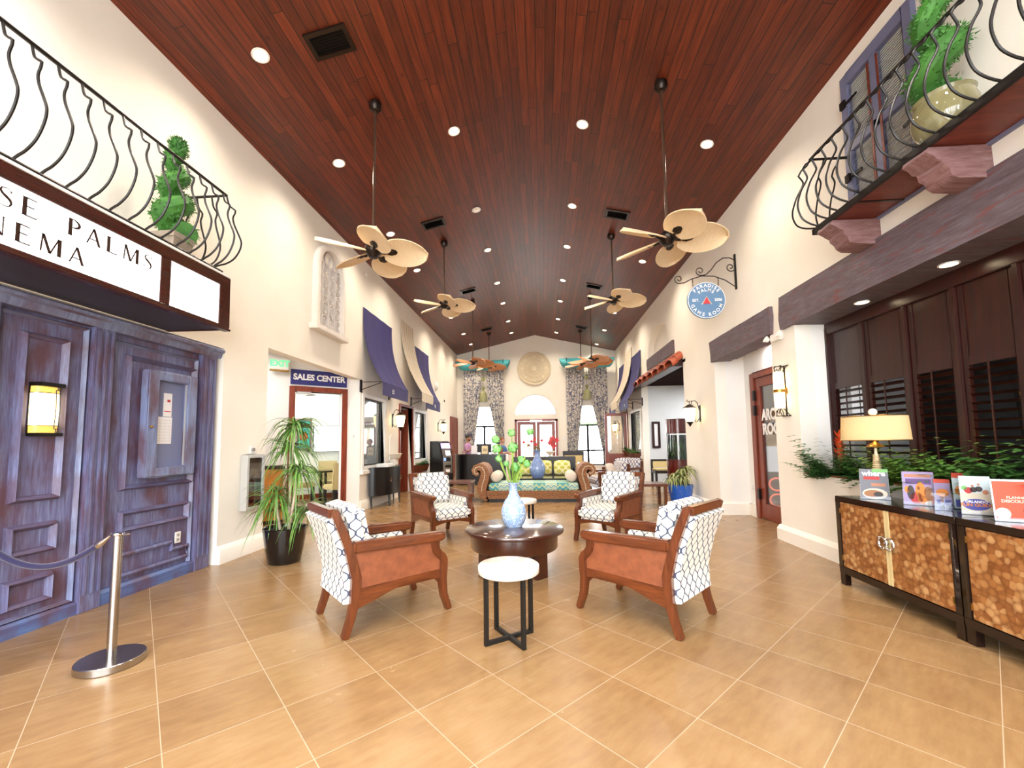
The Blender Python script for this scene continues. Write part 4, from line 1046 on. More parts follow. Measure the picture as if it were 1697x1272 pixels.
# ---- lantern sconces with bell glass
def lantern(label, loc, sgn, shade='bell'):
    t = thing('wall_lantern', label, 'wall lamp', loc, 0 if sgn > 0 else PI)      # local +x points into the room
    MB().bb(0, .022, -.035, .035, -.17, .17).build('back_plate', m['bronze'], t, bevel=.006)
    pts = [(.02, 0, -.10), (.07, 0, -.17), (.05, 0, -.22)]
    b = MB().tube([(.02, 0, .08), (.05, 0, .22), (.10, 0, .27), (.16, 0, .25), (.18, 0, .19), (.15, 0, .165), (.135, 0, .19)], .008, 8)
    b.tube([(.15, 0, .262), (.24, 0, .245), (.27, 0, .265), (.255, 0, .285), (.235, 0, .27)], .007, 8).tube([(.21, 0, .25), (.21, 0, .19)], .008, 8)
    b.tube([(.02, 0, -.09), (.06, 0, -.16), (.10, 0, -.17), (.11, 0, -.14), (.09, 0, -.125)], .007, 8)
    b.build('scroll_arm', m['bronze'], t)
    MB().lathe([(.03, .19), (.085, .15), (.125, .125), (.128, .115), (.0, .12)][::-1], (.21, 0, 0), 20).build('hood', m['bronze'], t)
    MB().lathe([(.062, -.17), (.075, -.15), (.10, -.05), (.112, .05), (.115, .115)], (.21, 0, 0), 20).build('glass_shade', m['frost_lit'], t)
    MB().lathe([(.0, -.27), (.014, -.25), (.03, -.22), (.045, -.20), (.066, -.175), (.066, -.165)], (.21, 0, 0), 16).build('finial', m['bronze'], t)
    return t
lantern('lit bell lantern on the pale pier between the left window and dark doorway', (XL, 10.32, 1.95), 1)
lantern('lit bell lantern on the left wall behind the cash machine', (XL, 14.95, 1.95), 1)
lantern('lit bell lantern on the right wall above the blue pot', (XR, 8.86, 1.90), -1)
lantern('lit bell lantern at the far end of the right wall by the open glass door', (XR, 17.85, 1.95), -1)

# ---- demilune console with tray
dc = thing('demilune_console', 'black half-round console cabinet against the left wall', 'cabinet', (XL+.05, 9.52, 0))
def half(r0, r1, z0, z1, n=24):
    b = MB(); pts = [(0, -r1)]+[(r0*math.sin(PI*i/n), -r1*math.cos(PI*i/n)) for i in range(1, n)]+[(0, r1)]
    return b.prism(pts, 'xy', z0, z1)
half(.37, .70, .25, .82).build('body', m['black_lacquer'], dc); half(.40, .73, .82, .855).build('top', m['black_lacquer'], dc, bevel=.005)
for a in (8, 62, 118, 172):
    x, y = .36*math.sin(R(a)), -.68*math.cos(R(a)); MB().cyl((max(.03, x-.02), y, .27), (max(.03, x), y, 0), .028, .016, 10).build('leg', m['black_lacquer'], dc)
for a in (62, 118):
    x, y = .372*math.sin(R(a)), -.702*math.cos(R(a)); MB().tube([(x+.015+.0, y+.035*math.cos(q), .58+.045*math.sin(q)) for q in [TAU*i/14 for i in range(14)]], .006, 6, closed=True).build('pull', m['chrome'], dc)
tr_ = thing('paper_tray', 'white paper tray on the black demilune console', 'tray', (-3.52, 9.25, .855))
MB().bb(-.13, .13, -.17, .17, 0, .012).bb(-.13, -.12, -.17, .17, .012, .07).bb(.12, .13, -.17, .17, .012, .05).bb(-.12, .12, .16, .17, .012, .07).bb(-.12, .12, -.17, -.16, .012, .07).build('tray', m['white_paint'], tr_, bevel=.003); MB().bb(-.11, .11, -.15, .15, .012, .055).build('papers', m['paper'], tr_)
bx = thing('white_shell', 'white fluted shell ornament beside the paper tray on the console', 'ornament', (-3.50, 9.72, .855))
MB().grid(lambda u, v: ((.02+.10*v)*.6*math.cos(PI*u)*.4, (.02+.13*v)*math.cos(PI*u)*1.0, .02+.13*v*math.sin(PI*u)**.4+.008*math.cos(u*60)*v), 40, 6, .006).build('shell', m['relief_white'], bx); MB().lathe([(.05, 0), (.045, .02), (.02, .035)], n=14).build('foot', m['relief_white'], bx)
wf = thing('wall_fountain', 'cream arched wall fountain with half-round basin under the left lantern', 'wall fountain', (XL, 10.33, .95))
MB().prism([(-.24, 0)]+[(-.24*math.cos(PI*i/16), .50+.16*math.sin(PI*i/16)) for i in range(17)]+[(.24, 0)], 'yz', 0, .03).build('back_panel', m['wall'], wf, bevel=.008)
b = MB(); n = 16
b.grid(lambda u, v: (.02+.20*math.sin(PI*u)*math.sin(PI/2*v)**.7, -.25*math.cos(PI*u)*math.sin(PI/2*v)**.7, -.06+.22*v), n, 8, .015); b.tube([(.02+.205*math.sin(PI*i/n), -.26*math.cos(PI*i/n), .16) for i in range(n+1)], .016, 8)
b.build('basin', m['cream_cloth'], wf)

# ---- stanchion and rope
st = thing('stanchion_post', 'brushed steel stanchion post on a round base before the blue panelling', 'stanchion', (-2.722, 2.563, 0))
MB().lathe([(.0, .0), (.168, .0), (.172, .004), (.172, .042), (.168, .047), (.0, .05)], n=48).build('base', m['steel'], st)
MB().cyl((0, 0, .048), (0, 0, .80), .0255, n=24).build('pole', m['steel'], st)
MB().lathe([(.026, .79), (.032, .793), (.034, .80), (.032, .807), (.0, .813)], n=24).tube([(-.05, 0, .80), (.062, 0, .80)], .006, 8).tube([(.045, .0, .80+.0)]*1+[(.05, .012, .80), (.065, .012, .797), (.065, -.012, .797), (.05, -.012, .80)], .004, 6).build('cap', m['chrome'], st)
rp = thing('velvet_rope', 'navy velvet rope with steel ends hanging from the stanchion post', 'rope', (-3.2, 2.55, .6))
pts = []
P0, P1 = Vector((-2.845, 2.56, .735)), Vector((-3.66, 2.53, .78))
for i in range(29):
    s = i/28; p = P0.lerp(P1, s); p.z -= .42*s*(1-s)*1.25+.03*math.sin(PI*s); pts.append(p-Vector((-3.2, 2.55, .6)))
MB().tube(pts, .019, 12).build('rope', m['navy_velvet'], rp)
a = Vector((-2.775, 2.563, .79))-Vector((-3.2, 2.55, .6))
MB().tube([pts[0]+(pts[1]-pts[0])*.4, pts[0], a.lerp(pts[0], .75), a.lerp(pts[0], .35), a], [.021, .021, .019, .010, .006], 12).build('end_clip', m['chrome'], rp)
b_ = Vector((XP+.065, 2.52, .80))-Vector((-3.2, 2.55, .6))
MB().tube([pts[-1], pts[-1].lerp(b_, .5), b_], [.021, .014, .008], 12).build('end_clip', m['chrome'], rp)
# small wall fittings
for nm, lab, y, z, r in (('smoke_detector', 'small white round detector high on the left wall by the arched relief', 8.65, 5.03, .045), ('wall_dome', 'white shallow dome on the left wall past the awnings', 14.63, 3.38, .16), ('wall_sensor', 'tiny dark sensor on the far left wall above the lantern', 15.93, 2.99, .05)):
    t = thing(nm, lab, 'wall fitting', (XL, y, z)); b = MB().at(RY(PI/2)).lathe([(r, 0), (r*.98, r*.2), (r*.7, r*.45), (0, r*.55)], n=20); b.build('cover', m['bronze'] if nm == 'wall_sensor' else m['white_paint'], t)
outlet('light_switch', T(0, 0, 0) @ MD @ T(-.13, -.001, 1.52) @ M_FRONT, 'white light switch beside the sales door', True)
# ================================================================== RIGHT WALL
def rough_beam(name, label, x0, x1, y0, y1, z0, z1, seed):
    rnd = random.Random(seed); t = MB(); n = 46; ring = 12
    vs = []; fs = []
    cx, cz, hx, hz = (x0+x1)/2, (z0+z1)/2, (x1-x0)/2, (z1-z0)/2
    base = [(-1, -1), (-.33, -1), (.33, -1), (1, -1), (1, -.33), (1, .33), (1, 1), (.33, 1), (-.33, 1), (-1, 1), (-1, .33), (-1, -.33)]
    jit = [0]*ring
    for i in range(n+1):
        y = y0+(y1-y0)*i/n
        for k, (a, b) in enumerate(base):
            jit[k] = jit[k]*.7+rnd.uniform(-1, 1)*.008
            yy = y+(rnd.uniform(-.02, .02) if i in (0, n) else 0)
            jx = jit[k] if abs(a) < 1 or a < 0 else 0
            vs.append((cx+a*hx+(jx if a < 0 else 0), yy, cz+b*hz+(jit[k] if abs(b) == 1 else 0)*.8))
    for i in range(n):
        for k in range(ring):
            k2 = (k+1) % ring; fs.append((i*ring+k, i*ring+k2, (i+1)*ring+k2, (i+1)*ring+k))
    fs.append(tuple(range(ring-1, -1, -1))); fs.append(tuple(n*ring+k for k in range(ring)))
    o = MB().add(vs, fs).build(name, m['beam'], ang=50); return tag(o, label, 'beam')
rough_beam('timber_beam', 'big rough-hewn grey-brown beam over the shuttered opening', XR-.05, 3.66, -2.4, 5.76, 2.80, 3.235, 1)
rough_beam('timber_beam', 'rough-hewn beam over the game room doorway', XR-.05, 3.52, 6.0, 8.08, 2.81, 3.20, 2)
rough_beam('timber_beam', 'rough-hewn grey beam above the clay tile canopy', XR-.04, 3.3, 10.33, 12.9, 3.47, 3.80, 3)
for y, lab in ((4.62, 'lit downlight under the big beam, nearest the wall lamp'), (3.66, 'lit downlight under the big beam, toward the right edge')):
    t = thing('beam_downlight', lab, 'ceiling light', (3.40, y, 2.793), group='downlights under the big beam')
    MB().lathe([(.055, .0), (.068, -.003), (.07, -.012), (.058, -.014), (.052, -.004)], n=24).build('trim_ring', m['white_paint'], t); MB().lathe([(.0, -.006), (.054, -.008), (.054, -.001)], n=20).build('lens', m['downlight'], t)
struct(MB().bb(3.62, 3.76, -2.5, 5.53, 2.74, 3.05).build('trim_5', m['mahogany']))

# ---- plantation shutters filling the opening
sh_tilt = R(28)
def shutter(label, y0, y1, tilt):
    t = thing('louvred_shutter', label, 'shutter', (3.64, (y0+y1)/2, .94), 0, 'dark louvred shutters')
    hw = (y1-y0)/2; st = .05; H = 1.80
    b = MB().bb(-.016, .016, -hw+.004, -hw+st, 0, H).bb(-.016, .016, hw-st, hw-.004, 0, H).bb(-.016, .016, -hw+st, hw-st, 0, .08).bb(-.016, .016, -hw+st, hw-st, 1.02, 1.10).bb(-.016, .016, -hw+st, hw-st, 1.72, H)
    b.build('frame', m['mahogany'], t, bevel=.003)
    MB().bb(-.008, .008, -hw+st, hw-st, 1.10, 1.72).build('solid_panel', m['mahogany'], t)
    n = 13
    for k in range(n):
        z = .115+.072*k
        b = MB().at(T(0, 0, z) @ RY(tilt)); b.prism([(-.034, 0), (-.02, .004), (0, .0055), (.02, .004), (.034, 0), (.02, -.004), (0, -.0055), (-.02, -.004)], 'xz', -hw+st, hw-st)
        b.build('louvre', m['mahogany'], t, ang=20)
    MB().bb(-.044, -.036, -.006, .006, .10, 1.03).build('tilt_rod', m['mahogany'], t)
    return t
ys = [5.50, 4.97, 4.93, 4.41, 4.36, 3.90, 3.86, 3.40, 3.36, 2.90, 2.86, 2.40, 2.36, 1.90]
labs = ['leftmost dark shutter, white light showing between its slats', 'dark shutter directly behind the lit table lamp', 'dark shutter to the right of the lamp, behind the middle fern', 'dark shutter at the right edge of the view']
for i in range(6):
    shutter(labs[i] if i < 4 else 'dark louvred shutter %s past the right edge of the view' % ('just' if i == 4 else 'second'), ys[2*i+1], ys[2*i], R(18+4*(i % 3)))
for y in (4.95, 4.385, 3.88, 3.38): struct(MB().bb(3.60, 3.69, y-.022, y+.022, .935, 2.745).build('trim_6', m['mahogany'], bevel=.004))
struct(MB().bb(3.585, 3.70, 5.49, 5.53, .935, 2.745).build('trim_7', m['mahogany'], bevel=.004))
struct(MB().bb(3.59, 3.70, -2.4, 5.53, 2.66, 2.80).build('trim_8', m['mahogany'], bevel=.006))
# lit things inside the game room seen through slats and door
m['glow_amber'] = emit('dim_amber_panel', (210, 150, 60), .35); m['dim_violet'] = emit('dim_violet_screen', (120, 110, 190), .12); m['dim_warm'] = emit('dim_warm_screen', (200, 150, 90), .3)
def arcade(label, x, y, rz, s1, ring=False, low=False):
    t = thing('arcade_machine', label, 'arcade machine', (x, y, 0), rz, 'arcade machines in the game room')
    MB().prism([(-.35, 0), (.35, 0), (.35, .9), (.12, 1.05), (.22, 1.7), (.30, 1.95), (-.35, 1.95)], 'yz', -.35, .35).build('cabinet', m['black_metal'], t)
    MB().add([(-.29, .125, 1.1), (.29, .125, 1.1), (.29, .215, 1.6), (-.29, .215, 1.6)], [(0, 1, 2, 3)]).build('screen', s1, t)
    MB().add([(-.30, .245, 1.72), (.30, .245, 1.72), (.30, .305, 1.92), (-.30, .305, 1.92)], [(0, 1, 2, 3)]).build('marquee_panel', m['glow_amber'], t)
    if ring:
        MB().bb(-.2, .3, .351, .36, .72, 1.22).build('score_panel', m['screen_white'], t)
        for z in (.48, .17):
            MB().tube([(.13*math.cos(TAU*i/20), .37, z+.12*math.sin(TAU*i/20)) for i in range(20)], .016, 6, closed=True).build('bulb_ring', m['red_lit'], t)
    return t
arcade('arcade machine with white screen and two red bulb rings behind the game room door', 4.72, 8.98, R(152), m['dim_warm'], True)
arcade('arcade machine with dim warm screen behind the middle shutters', 6.4, 5.6, R(120), m['dim_warm'])
arcade('arcade machine with dim violet screen behind the right shutters', 6.6, 3.6, R(100), m['dim_violet'])
ysn = thing('lit_sign', 'lit yellow sign glimpsed through the leftmost shutter', 'illuminated sign', (4.75, 6.83, 1.60)); MB().bb(-.22, .16, -.02, .02, -.10, .10).build('panel', m['yellow_lit'], ysn); MB().cyl((.06, -.025, -.04), (.06, -.02, -.04), .07).build('red_disc', m['red_petal'], ysn); MB().cyl((-.2, 0, .10), (-.2, 0, 1.57), .006).cyl((.14, 0, .10), (.14, 0, 1.57), .006).build('hanging_rod', m['black_metal'], ysn)

# ---- pillar sconce
sc = thing('pillar_sconce', 'lit glass and brass sconce on the pale pier left of the shutters', 'wall lamp', (XR, 5.80, 1.99), PI)
b = MB().bb(0, .012, -.012, .012, -.33, .34)
for s_ in (1, -1):
    z = s_*.33
    b.tube([(.01, 0, z), (.13, 0, z), (.13, 0, z-s_*.07)], .006, 6).bb(.0, .012, -.09, .09, z-.006, z+.006)
    b.tube([(.01, -.085, z), (.05, -.07, z-s_*.06), (.07, 0, z-s_*.13)], .005, 6).tube([(.01, .085, z), (.05, .07, z-s_*.06), (.07, 0, z-s_*.13)], .005, 6)
    b.tube([(.13, 0, z-s_*.07), (.10, 0, z-s_*.03), (.08, 0, z-s_*.14)], .005, 6)
    for k in (-1, 1): b.tube([(.09, k*.085, z), (.09, k*.07, z-s_*.05), (.085, 0, z-s_*.14)], .005, 6)
    b.tube([(.09, -.09, z), (.09, .09, z)], .005, 6)
b.build('scroll_frame', m['bronze'], sc)
MB().lathe([(.055, -.23), (.062, -.2), (.064, .0), (.062, .23), (.055, .255)], (.085, 0, 0), 20).build('glass_shade', m['frost_lit'], sc)
MB().lathe([(.066, -.022), (.072, -.018), (.074, .0), (.072, .018), (.066, .022)], (.085, 0, 0), 20).bb(.0, .03, -.035, .035, -.04, .04).build('band', m['brass'], sc)
em = thing('emergency_light', 'white twin-head emergency light above the pier sconce', 'emergency light', (XR, 5.89, 2.74))
MB().bb(-.06, 0, -.11, .11, -.05, .05).build('housing', m['white_paint'], em, bevel=.01)
for k in (-1, 1): MB().at(T(-.07, k*.16, -.0) @ RY(R(-60))).lathe([(.0, -.02), (.03, -.02), (.048, .03), (.0, .034)], n=16).build('lamp_head', m['white_paint'], em)
outlet('wall_outlet', T(XR-.001, 6.61, .777) @ M_RIGHT if False else T(3.76-.001, 7.93, .5) @ M_RIGHT, 'white power outlet beside the game room door')

# ---- hanging round game-room sign and its bracket
gb = thing('sign_bracket', 'black scrolled iron sign bracket high on the right wall', 'bracket', (XR, 7.0, 4.12))
MB().bb(-.025, 0, -.02, .02, -.30, .29).build('wall_plate', m['black_iron'], gb, bevel=.003)
def spiral(cx, cz, r0, a0, turns, n=26, dirn=1): return [(cx+r0*(1-.78*i/n)*math.cos(a0+dirn*TAU*turns*i/n), 0, cz+r0*(1-.78*i/n)*math.sin(a0+dirn*TAU*turns*i/n)) for i in range(n+1)]
b = MB()
low = [(-.02, 0, -.26), (-.18, 0, -.14), (-.36, 0, -.065), (-.55, 0, -.055), (-.72, 0, -.10), (-.84, 0, -.16), (-.92, 0, -.165)]
b.tube(low+spiral(-.925, -.095, .075, R(-85), 1.25, 26, -1), .0085, 8)
upc = [(-.02, 0, .19), (-.09, 0, .235), (-.20, 0, .235), (-.31, 0, .16), (-.40, 0, .04), (-.48, 0, -.03), (-.545, 0, -.05)]
b.tube(upc, .0085, 8); b.tube([(-.50, 0, -.047), (-.56, 0, -.045)]+spiral(-.575, .03, .075, R(-90), 1.25, 26, -1), .0085, 8)
b.tube([(-.02, 0, .02)]+spiral(-.085, .075, .075, R(-40), 1.2, 26, -1), .0085, 8)
b.build('scroll_bar', m['black_iron'], gb)
gs = thing('round_sign', 'round blue wooden sign reading PARADISE PALMS GAME ROOM', 'sign', (2.733, 7.0, 3.648))
MB().at(RX(PI/2)).lathe([(.0, -.018), (.305, -.018), (.308, -.012), (.308, .012), (.305, .018), (.0, .018)], n=64).build('board', plain('sign_blue', (92, 130, 172), .5, 0, .06, 30), gs)
MB().tube([(.296*math.cos(TAU*i/64), -.018, .296*math.sin(TAU*i/64)) for i in range(64)], .006, 6, closed=True).build('rim', m['white_letter'], gs)
def around(b, text, r, a_mid, step, size, inward=False, widths={}):
    ws = [widths.get(c, 1.0) for c in text]; tot = sum(ws); a = -tot/2
    for c, wd in zip(text, ws):
        k = (a+wd/2)*step; a += wd
        th = (a_mid-k) if not inward else (a_mid+k)
        rot = th-PI/2 if not inward else th+PI/2
        if c != ' ': b.text(c, size, T(r*math.cos(th), -.020, r*math.sin(th)) @ RY(-rot) @ M_FRONT, .004, .0012)
W_ = {'I': .55, 'M': 1.3, ' ': .6, 'E': .9, 'L': .85, 'S': .9, 'R': 1.0, 'G': 1.1, 'O': 1.15}
b = MB(); around(b, 'PARADISE', .245, R(90), R(15.5), .078, False, W_); around(b, 'PALMS', .172, R(92), R(19), .072, False, W_); around(b, 'GAME ROOM', .245, R(270), R(16), .078, True, W_)
b.text('EST.', .062, T(-.175, -.020, .0) @ M_FRONT, .004, .001); b.text('2006', .062, T(.185, -.020, .0) @ M_FRONT, .004, .001)
b.build('lettering', m['white_letter'], gs)
b = MB()
for (x, z, r) in ((-.035, -.045, .02), (.0, -.045, .02), (.035, -.045, .02), (-.018, -.012, .02), (.018, -.012, .02), (0, .022, .02)): b.ball((x, -.022, z), (r, .006, r), 12, 8)
b.build('ball_motif', m['red_petal'], gs)
b = MB().tube([(-.075, -.02, -.07), (.0, -.02, .062), (.075, -.02, -.07)], .005, 6).tube([(-.085, -.02, -.06), (.03, -.02, .01)], .004, 6); b.build('rack_motif', m['cream_cloth'], gs)
for x, zt in ((-.205, .372), (.205, .372)):
    b = MB()
    for k in range(6): b.tube([(x+.011*math.cos(TAU*i/10)*(1 if k % 2 else .3), .011*math.cos(TAU*i/10)*(.3 if k % 2 else 1), .25+.024*k+.018*math.sin(TAU*i/10)) for i in range(10)], .003, 5, closed=True)
    b.build('chain', m['bronze'], gs)

# ---- clay tile canopy
rc = thing('tile_canopy', 'small orange clay tile canopy over the side room opening', 'canopy', (XR, 11.8, 3.13)); off = T(-XR, -11.8, -3.13)
n = 7; pitch = 4.07/n
for k in range(n):
    yc = 9.78+pitch*(k+.5); r = pitch*.54
    for row in range(2):
        M = off @ T(XR-.0-.10*row, yc, 3.245-.10*row)
        def fn(u, v, r=r): a = PI*u; return (-.15*v, r*math.cos(a)*(1+.08*v), r*.60*math.sin(a)-.10*v)
        MB().at(M).grid(fn, 12, 3, .02).build('barrel_tile', m['roof_tile'], rc)
MB().at(off).prism([(XR, 3.05), (XR-.24, 3.05), (XR-.24, 3.09), (XR, 3.26)], 'xz', 9.79, 13.84).build('deck', m['mahogany'], rc)

# ---- side room furniture
aq = thing('aquarium_column', 'cylindrical aquarium with cherry wood base and hood in the side opening', 'aquarium', (3.52, 11.25, 0))
MB().lathe([(.31, 0), (.31, .05), (.30, .06), (.30, .84), (.32, .85), (.32, .87)], n=36).build('base_cabinet', m['cherry'], aq)
MB().lathe([(.32, 1.54), (.32, 1.56), (.30, 1.57), (.30, 1.90), (.31, 1.91), (.0, 1.92)], n=36).build('hood', m['cherry'], aq)
MB().lathe([(.29, .87), (.29, 1.54)], n=36).build('tank_glass', m['glass'], aq)
MB().lathe([(.27, .88), (.27, 1.50), (.0, 1.50)], n=30).build('water', plain('deep_tank_water', (20, 34, 28), .05, 0, .5, 4), aq)
rnd = random.Random(9); b = MB()
for k in range(26):
    a = R(190+rnd.random()*130); r = .272; h = .15+.4*rnd.random(); b.grid(lambda u, v: (r*math.cos(a)+.02*math.sin(6*v)*u, r*math.sin(a)-.01+.012*u, .88+h*v), 1, 6)
b.build('water_plant', m['leaf_dk'], aq)
for a in (180, 250, 340): MB().cyl((.305*math.cos(R(a)), .305*math.sin(R(a)), .86), (.305*math.cos(R(a)), .305*math.sin(R(a)), 1.55), .015, n=8).build('edge_strip', m['silver'], aq)
sp = thing('framed_picture', 'dark framed picture on the grey side room wall', 'picture', (3.64, 13.84, 1.55)); MB().bb(-.13, -.06, -.03, 0, -.42, .42).bb(.06, .13, -.03, 0, -.42, .42).bb(-.06, .06, -.03, 0, .35, .42).bb(-.06, .06, -.03, 0, -.42, -.35).build('frame', m['mahogany'], sp, bevel=.006); MB().bb(-.06, .06, -.012, 0, -.35, .35).build('print', m['paper'], sp)
be = thing('black_bench_chair', 'black framed chair with tan pad in the side room', 'chair', (3.56, 12.95, 0))
MB().bb(-.28, .28, -.25, .25, .40, .48).build('seat_frame', m['dark_leg'], be, bevel=.008); MB().bb(-.26, .26, -.23, .23, .48, .54).build('seat_pad', m['pale_fabric'], be, bevel=.02)
MB().bb(-.28, .28, .22, .27, .60, .80).build('back_rail', m['dark_leg'], be, bevel=.008); MB().bb(-.24, .24, .20, .225, .56, .74).build('back_pad', m['pale_fabric'], be, bevel=.012)
for x in (-.25, .25):
    for y in (-.22, .24): MB().bb(x-.03, x+.03, y-.03, y+.03, 0, .80 if y > 0 else .42).build('leg', m['dark_leg'], be)

# ---- balcony on the right with board floor and carved corbels
bf = thing('balcony_floor', 'red-brown board balcony floor jutting over the big beam', 'balcony', (XR, 2.2, 3.44))
MB().bb(-.41, 0, -3.0, 2.17, 0, .045).build('deck', m['balcony_wood'], bf)
MB().bb(-.43, -.405, -3.0, 2.185, -.005, .05).bb(-.43, 0, 2.165, 2.19, -.005, .05).build('edge_strip', m['black_iron'], bf); MB().bb(-.03, 0, -3.0, 2.17, -.02, 0).build('ledger', m['blue_shutter'], bf)
MB().bb(-.41, 0, 1.58, 1.60, -.008, 0).build('joint_strip', m['black_iron'], bf)
def corbel(label, y):
    rnd = random.Random(int(y*100)); t = MB()
    prof = [(0, 0), (-.43, 0), (-.445, -.035), (-.40, -.06), (-.375, -.085), (-.34, -.10), (-.33, -.14), (-.30, -.165), (-.285, -.21), (-.24, -.235), (-.1, -.245), (0, -.245)]
    n = len(prof); vs = []; fs = []
    for k in range(5):
        for (a, b) in prof: vs.append((XR+a+rnd.uniform(-.006, .006), y-.10+.20*k/4, 3.432+b+(rnd.uniform(-.006, .006) if b < 0 else 0)))
    for k in range(4):
        for i in range(n): i2 = (i+1) % n; fs.append((k*n+i, k*n+i2, (k+1)*n+i2, (k+1)*n+i))
    fs.append(tuple(range(n-1, -1, -1))); fs.append(tuple(4*n+i for i in range(n)))
    return tag(t.add(vs, fs).build('corbel', m['corbel'], ang=40), label, 'corbel', 'carved corbels under the right balcony')
t_ = NT('corbel_wood'); n_ = t_.noise(t_.uv(1.5, 9), 3, 5, .7); t_.bump(n_, .8, .012); m['corbel'] = t_.fin(t_.ramp(n_, [(.3, srgb(104, 66, 62)), (.55, srgb(134, 100, 100)), (.7, srgb(150, 126, 132))]), .6)
corbel('carved wooden corbel at the far end of the right balcony', 4.19); corbel('carved wooden corbel at the right edge under the balcony', 3.19); corbel('carved wooden corbel under the balcony beyond the right edge', 2.1)
balcony('balcony_railing', 'black belly-curved iron balcony railing on the right, over the big beam', 2.815, .2, 4.37, 3.49, 4.235, -1, XR, (XR, 2.2, 3.4), [(d/.93, h) for d, h in ((0, 1), (.03, .93), (.08, .89), (.107, .83), (.089, .78), (.07, .71), (.085, .645), (.134, .53), (.166, .41), (.179, .33), (.175, .235), (.142, .12), (.07, .045), (-.025, 0))], (2, 3))
# wall shutters behind it
def window_shutter(label, y0, y1, z0, z1, n):
    t = thing('window_shutter', label, 'shutter', (XR, (y0+y1)/2, z0), 0, 'grey-blue wall shutters'); hw = (y1-y0)/2; H = z1-z0
    b = MB().bb(-.05, 0, -hw, -hw+.09, 0, H).bb(-.05, 0, hw-.09, hw, 0, H).bb(-.05, 0, -hw+.09, hw-.09, H-.12, H).bb(-.05, 0, -hw+.09, hw-.09, 0, .12).bb(-.05, 0, -.04, .04, .12, H-.12).bb(-.05, 0, -hw+.09, hw-.09, H*.47, H*.47+.09)
    b.build('frame', m['blue_shutter'], t, bevel=.004)
    b = MB(); zz = .13
    while zz < H-.13:
        if not H*.47-.02 < zz < H*.47+.1: b.add([(-.006, -hw+.09, zz+.018), (-.036, -hw+.09, zz), (-.036, hw-.09, zz), (-.006, hw-.09, zz+.018)], [(0, 1, 2, 3)])
        zz += .024
    b.build('louvres', plain('pale_louvre', (168, 172, 188), .5) if 'pale_louvre' not in bpy.data.materials else bpy.data.materials['pale_louvre'], t)
    for (yy, z, s_) in ((hw-.12, H*.80, 1), (hw-.12, H*.30, 1), (-hw+.05, H*.33, -1)):
        MB().bb(-.062, -.05, yy-.10, yy+.10, z-.012, z+.012).bb(-.075, -.05, yy+s_*.08-.03, yy+s_*.08+.03, z-.03, z+.05).build('strap_hinge', m['black_iron'], t)
    for yy in (-.055, .055): MB().bb(-.055, -.05, yy-.012, yy+.012, .15, H-.15).build('centre_strip', m['balcony_wood'], t)
    return t
window_shutter('tall grey-blue louvred shutter on the wall behind the right balcony', 3.55, 4.40, 3.52, 5.10, 40)
window_shutter('grey-blue shutter cut by the top right corner of the view', 1.75, 2.66, 3.52, 5.10, 40)
def urn(): return MB().lathe([(.0, 0), (.10, .0), (.11, .02), (.17, .10), (.19, .18), (.185, .26), (.165, .32), (.175, .345), (.16, .35), (.15, .31)], n=28)
topiary('spiral_topiary', 'clipped green spiral topiary in an olive glazed urn on the right balcony', (2.985, 3.14, 3.485), .33, 1.22, urn, m['glass_pot'], .17, 2.6, 5)

# ---- twin shell-front sideboards
def sideboard(label, y0, y1, first):
    t = thing('sideboard', label, 'sideboard', (2.98, (y0+y1)/2, 0), 0, 'shell-front sideboards'); hw = (y1-y0)/2; x0, x1 = -.215, .20
    b = MB().bb(x0, x1, -hw, hw, .765, .812).bb(x0, x1, -hw, hw, .105, .165).bb(x0, x1, -hw, -hw+.05, .165, .765).bb(x0, x1, hw-.05, hw, .165, .765).bb(x1-.015, x1, -hw+.05, hw-.05, .165, .765)
    b.build('carcass', m['espresso'], t, bevel=.003)
    for s_ in (-1, 1):
        a, c = (0.003, hw-.053) if s_ > 0 else (-hw+.053, -.003)
        d = MB().bb(x0+.006, x0+.026, a, c, .170, .760).build('door', m['capiz'], t, bevel=.002)
        e_ = a if s_ > 0 else c
        MB().bb(x0+.003, x0+.009, min(e_, e_+s_*.022), max(e_, e_+s_*.022), .170, .760).build('edge_strip', m['pale_fabric'], d)
        MB().tube([(x0-.012+.012*math.cos(q*2)*0, s_*.034+.040*math.cos(q), .50+.046*math.sin(q)) for q in [TAU*i/24 for i in range(24)]], .009, 8, closed=True).cyl((x0+.006, s_*.01, .50), (x0-.014, s_*.01, .50), .008).build('ring_pull', m['chrome'], d)
        for z in (.25, .68): MB().bb(x0-.003, x0+.004, s_*(hw-.056)-.004, s_*(hw-.056)+.004, z-.022, z+.022).build('hinge', m['brass'], d)
    for y in (-hw+.03, hw-.03):
        for x in (x0+.03, x1-.03): MB().bb(x-.025, x+.025, y-.03, y+.03, 0, .105).build('leg', m['espresso'], t)
    return t
sideboard('sideboard with capiz shell doors holding the lamp and magazines', 3.10, 4.27, True)
sideboard('second sideboard with larger shell doors at the right edge', 1.92, 3.09, False)

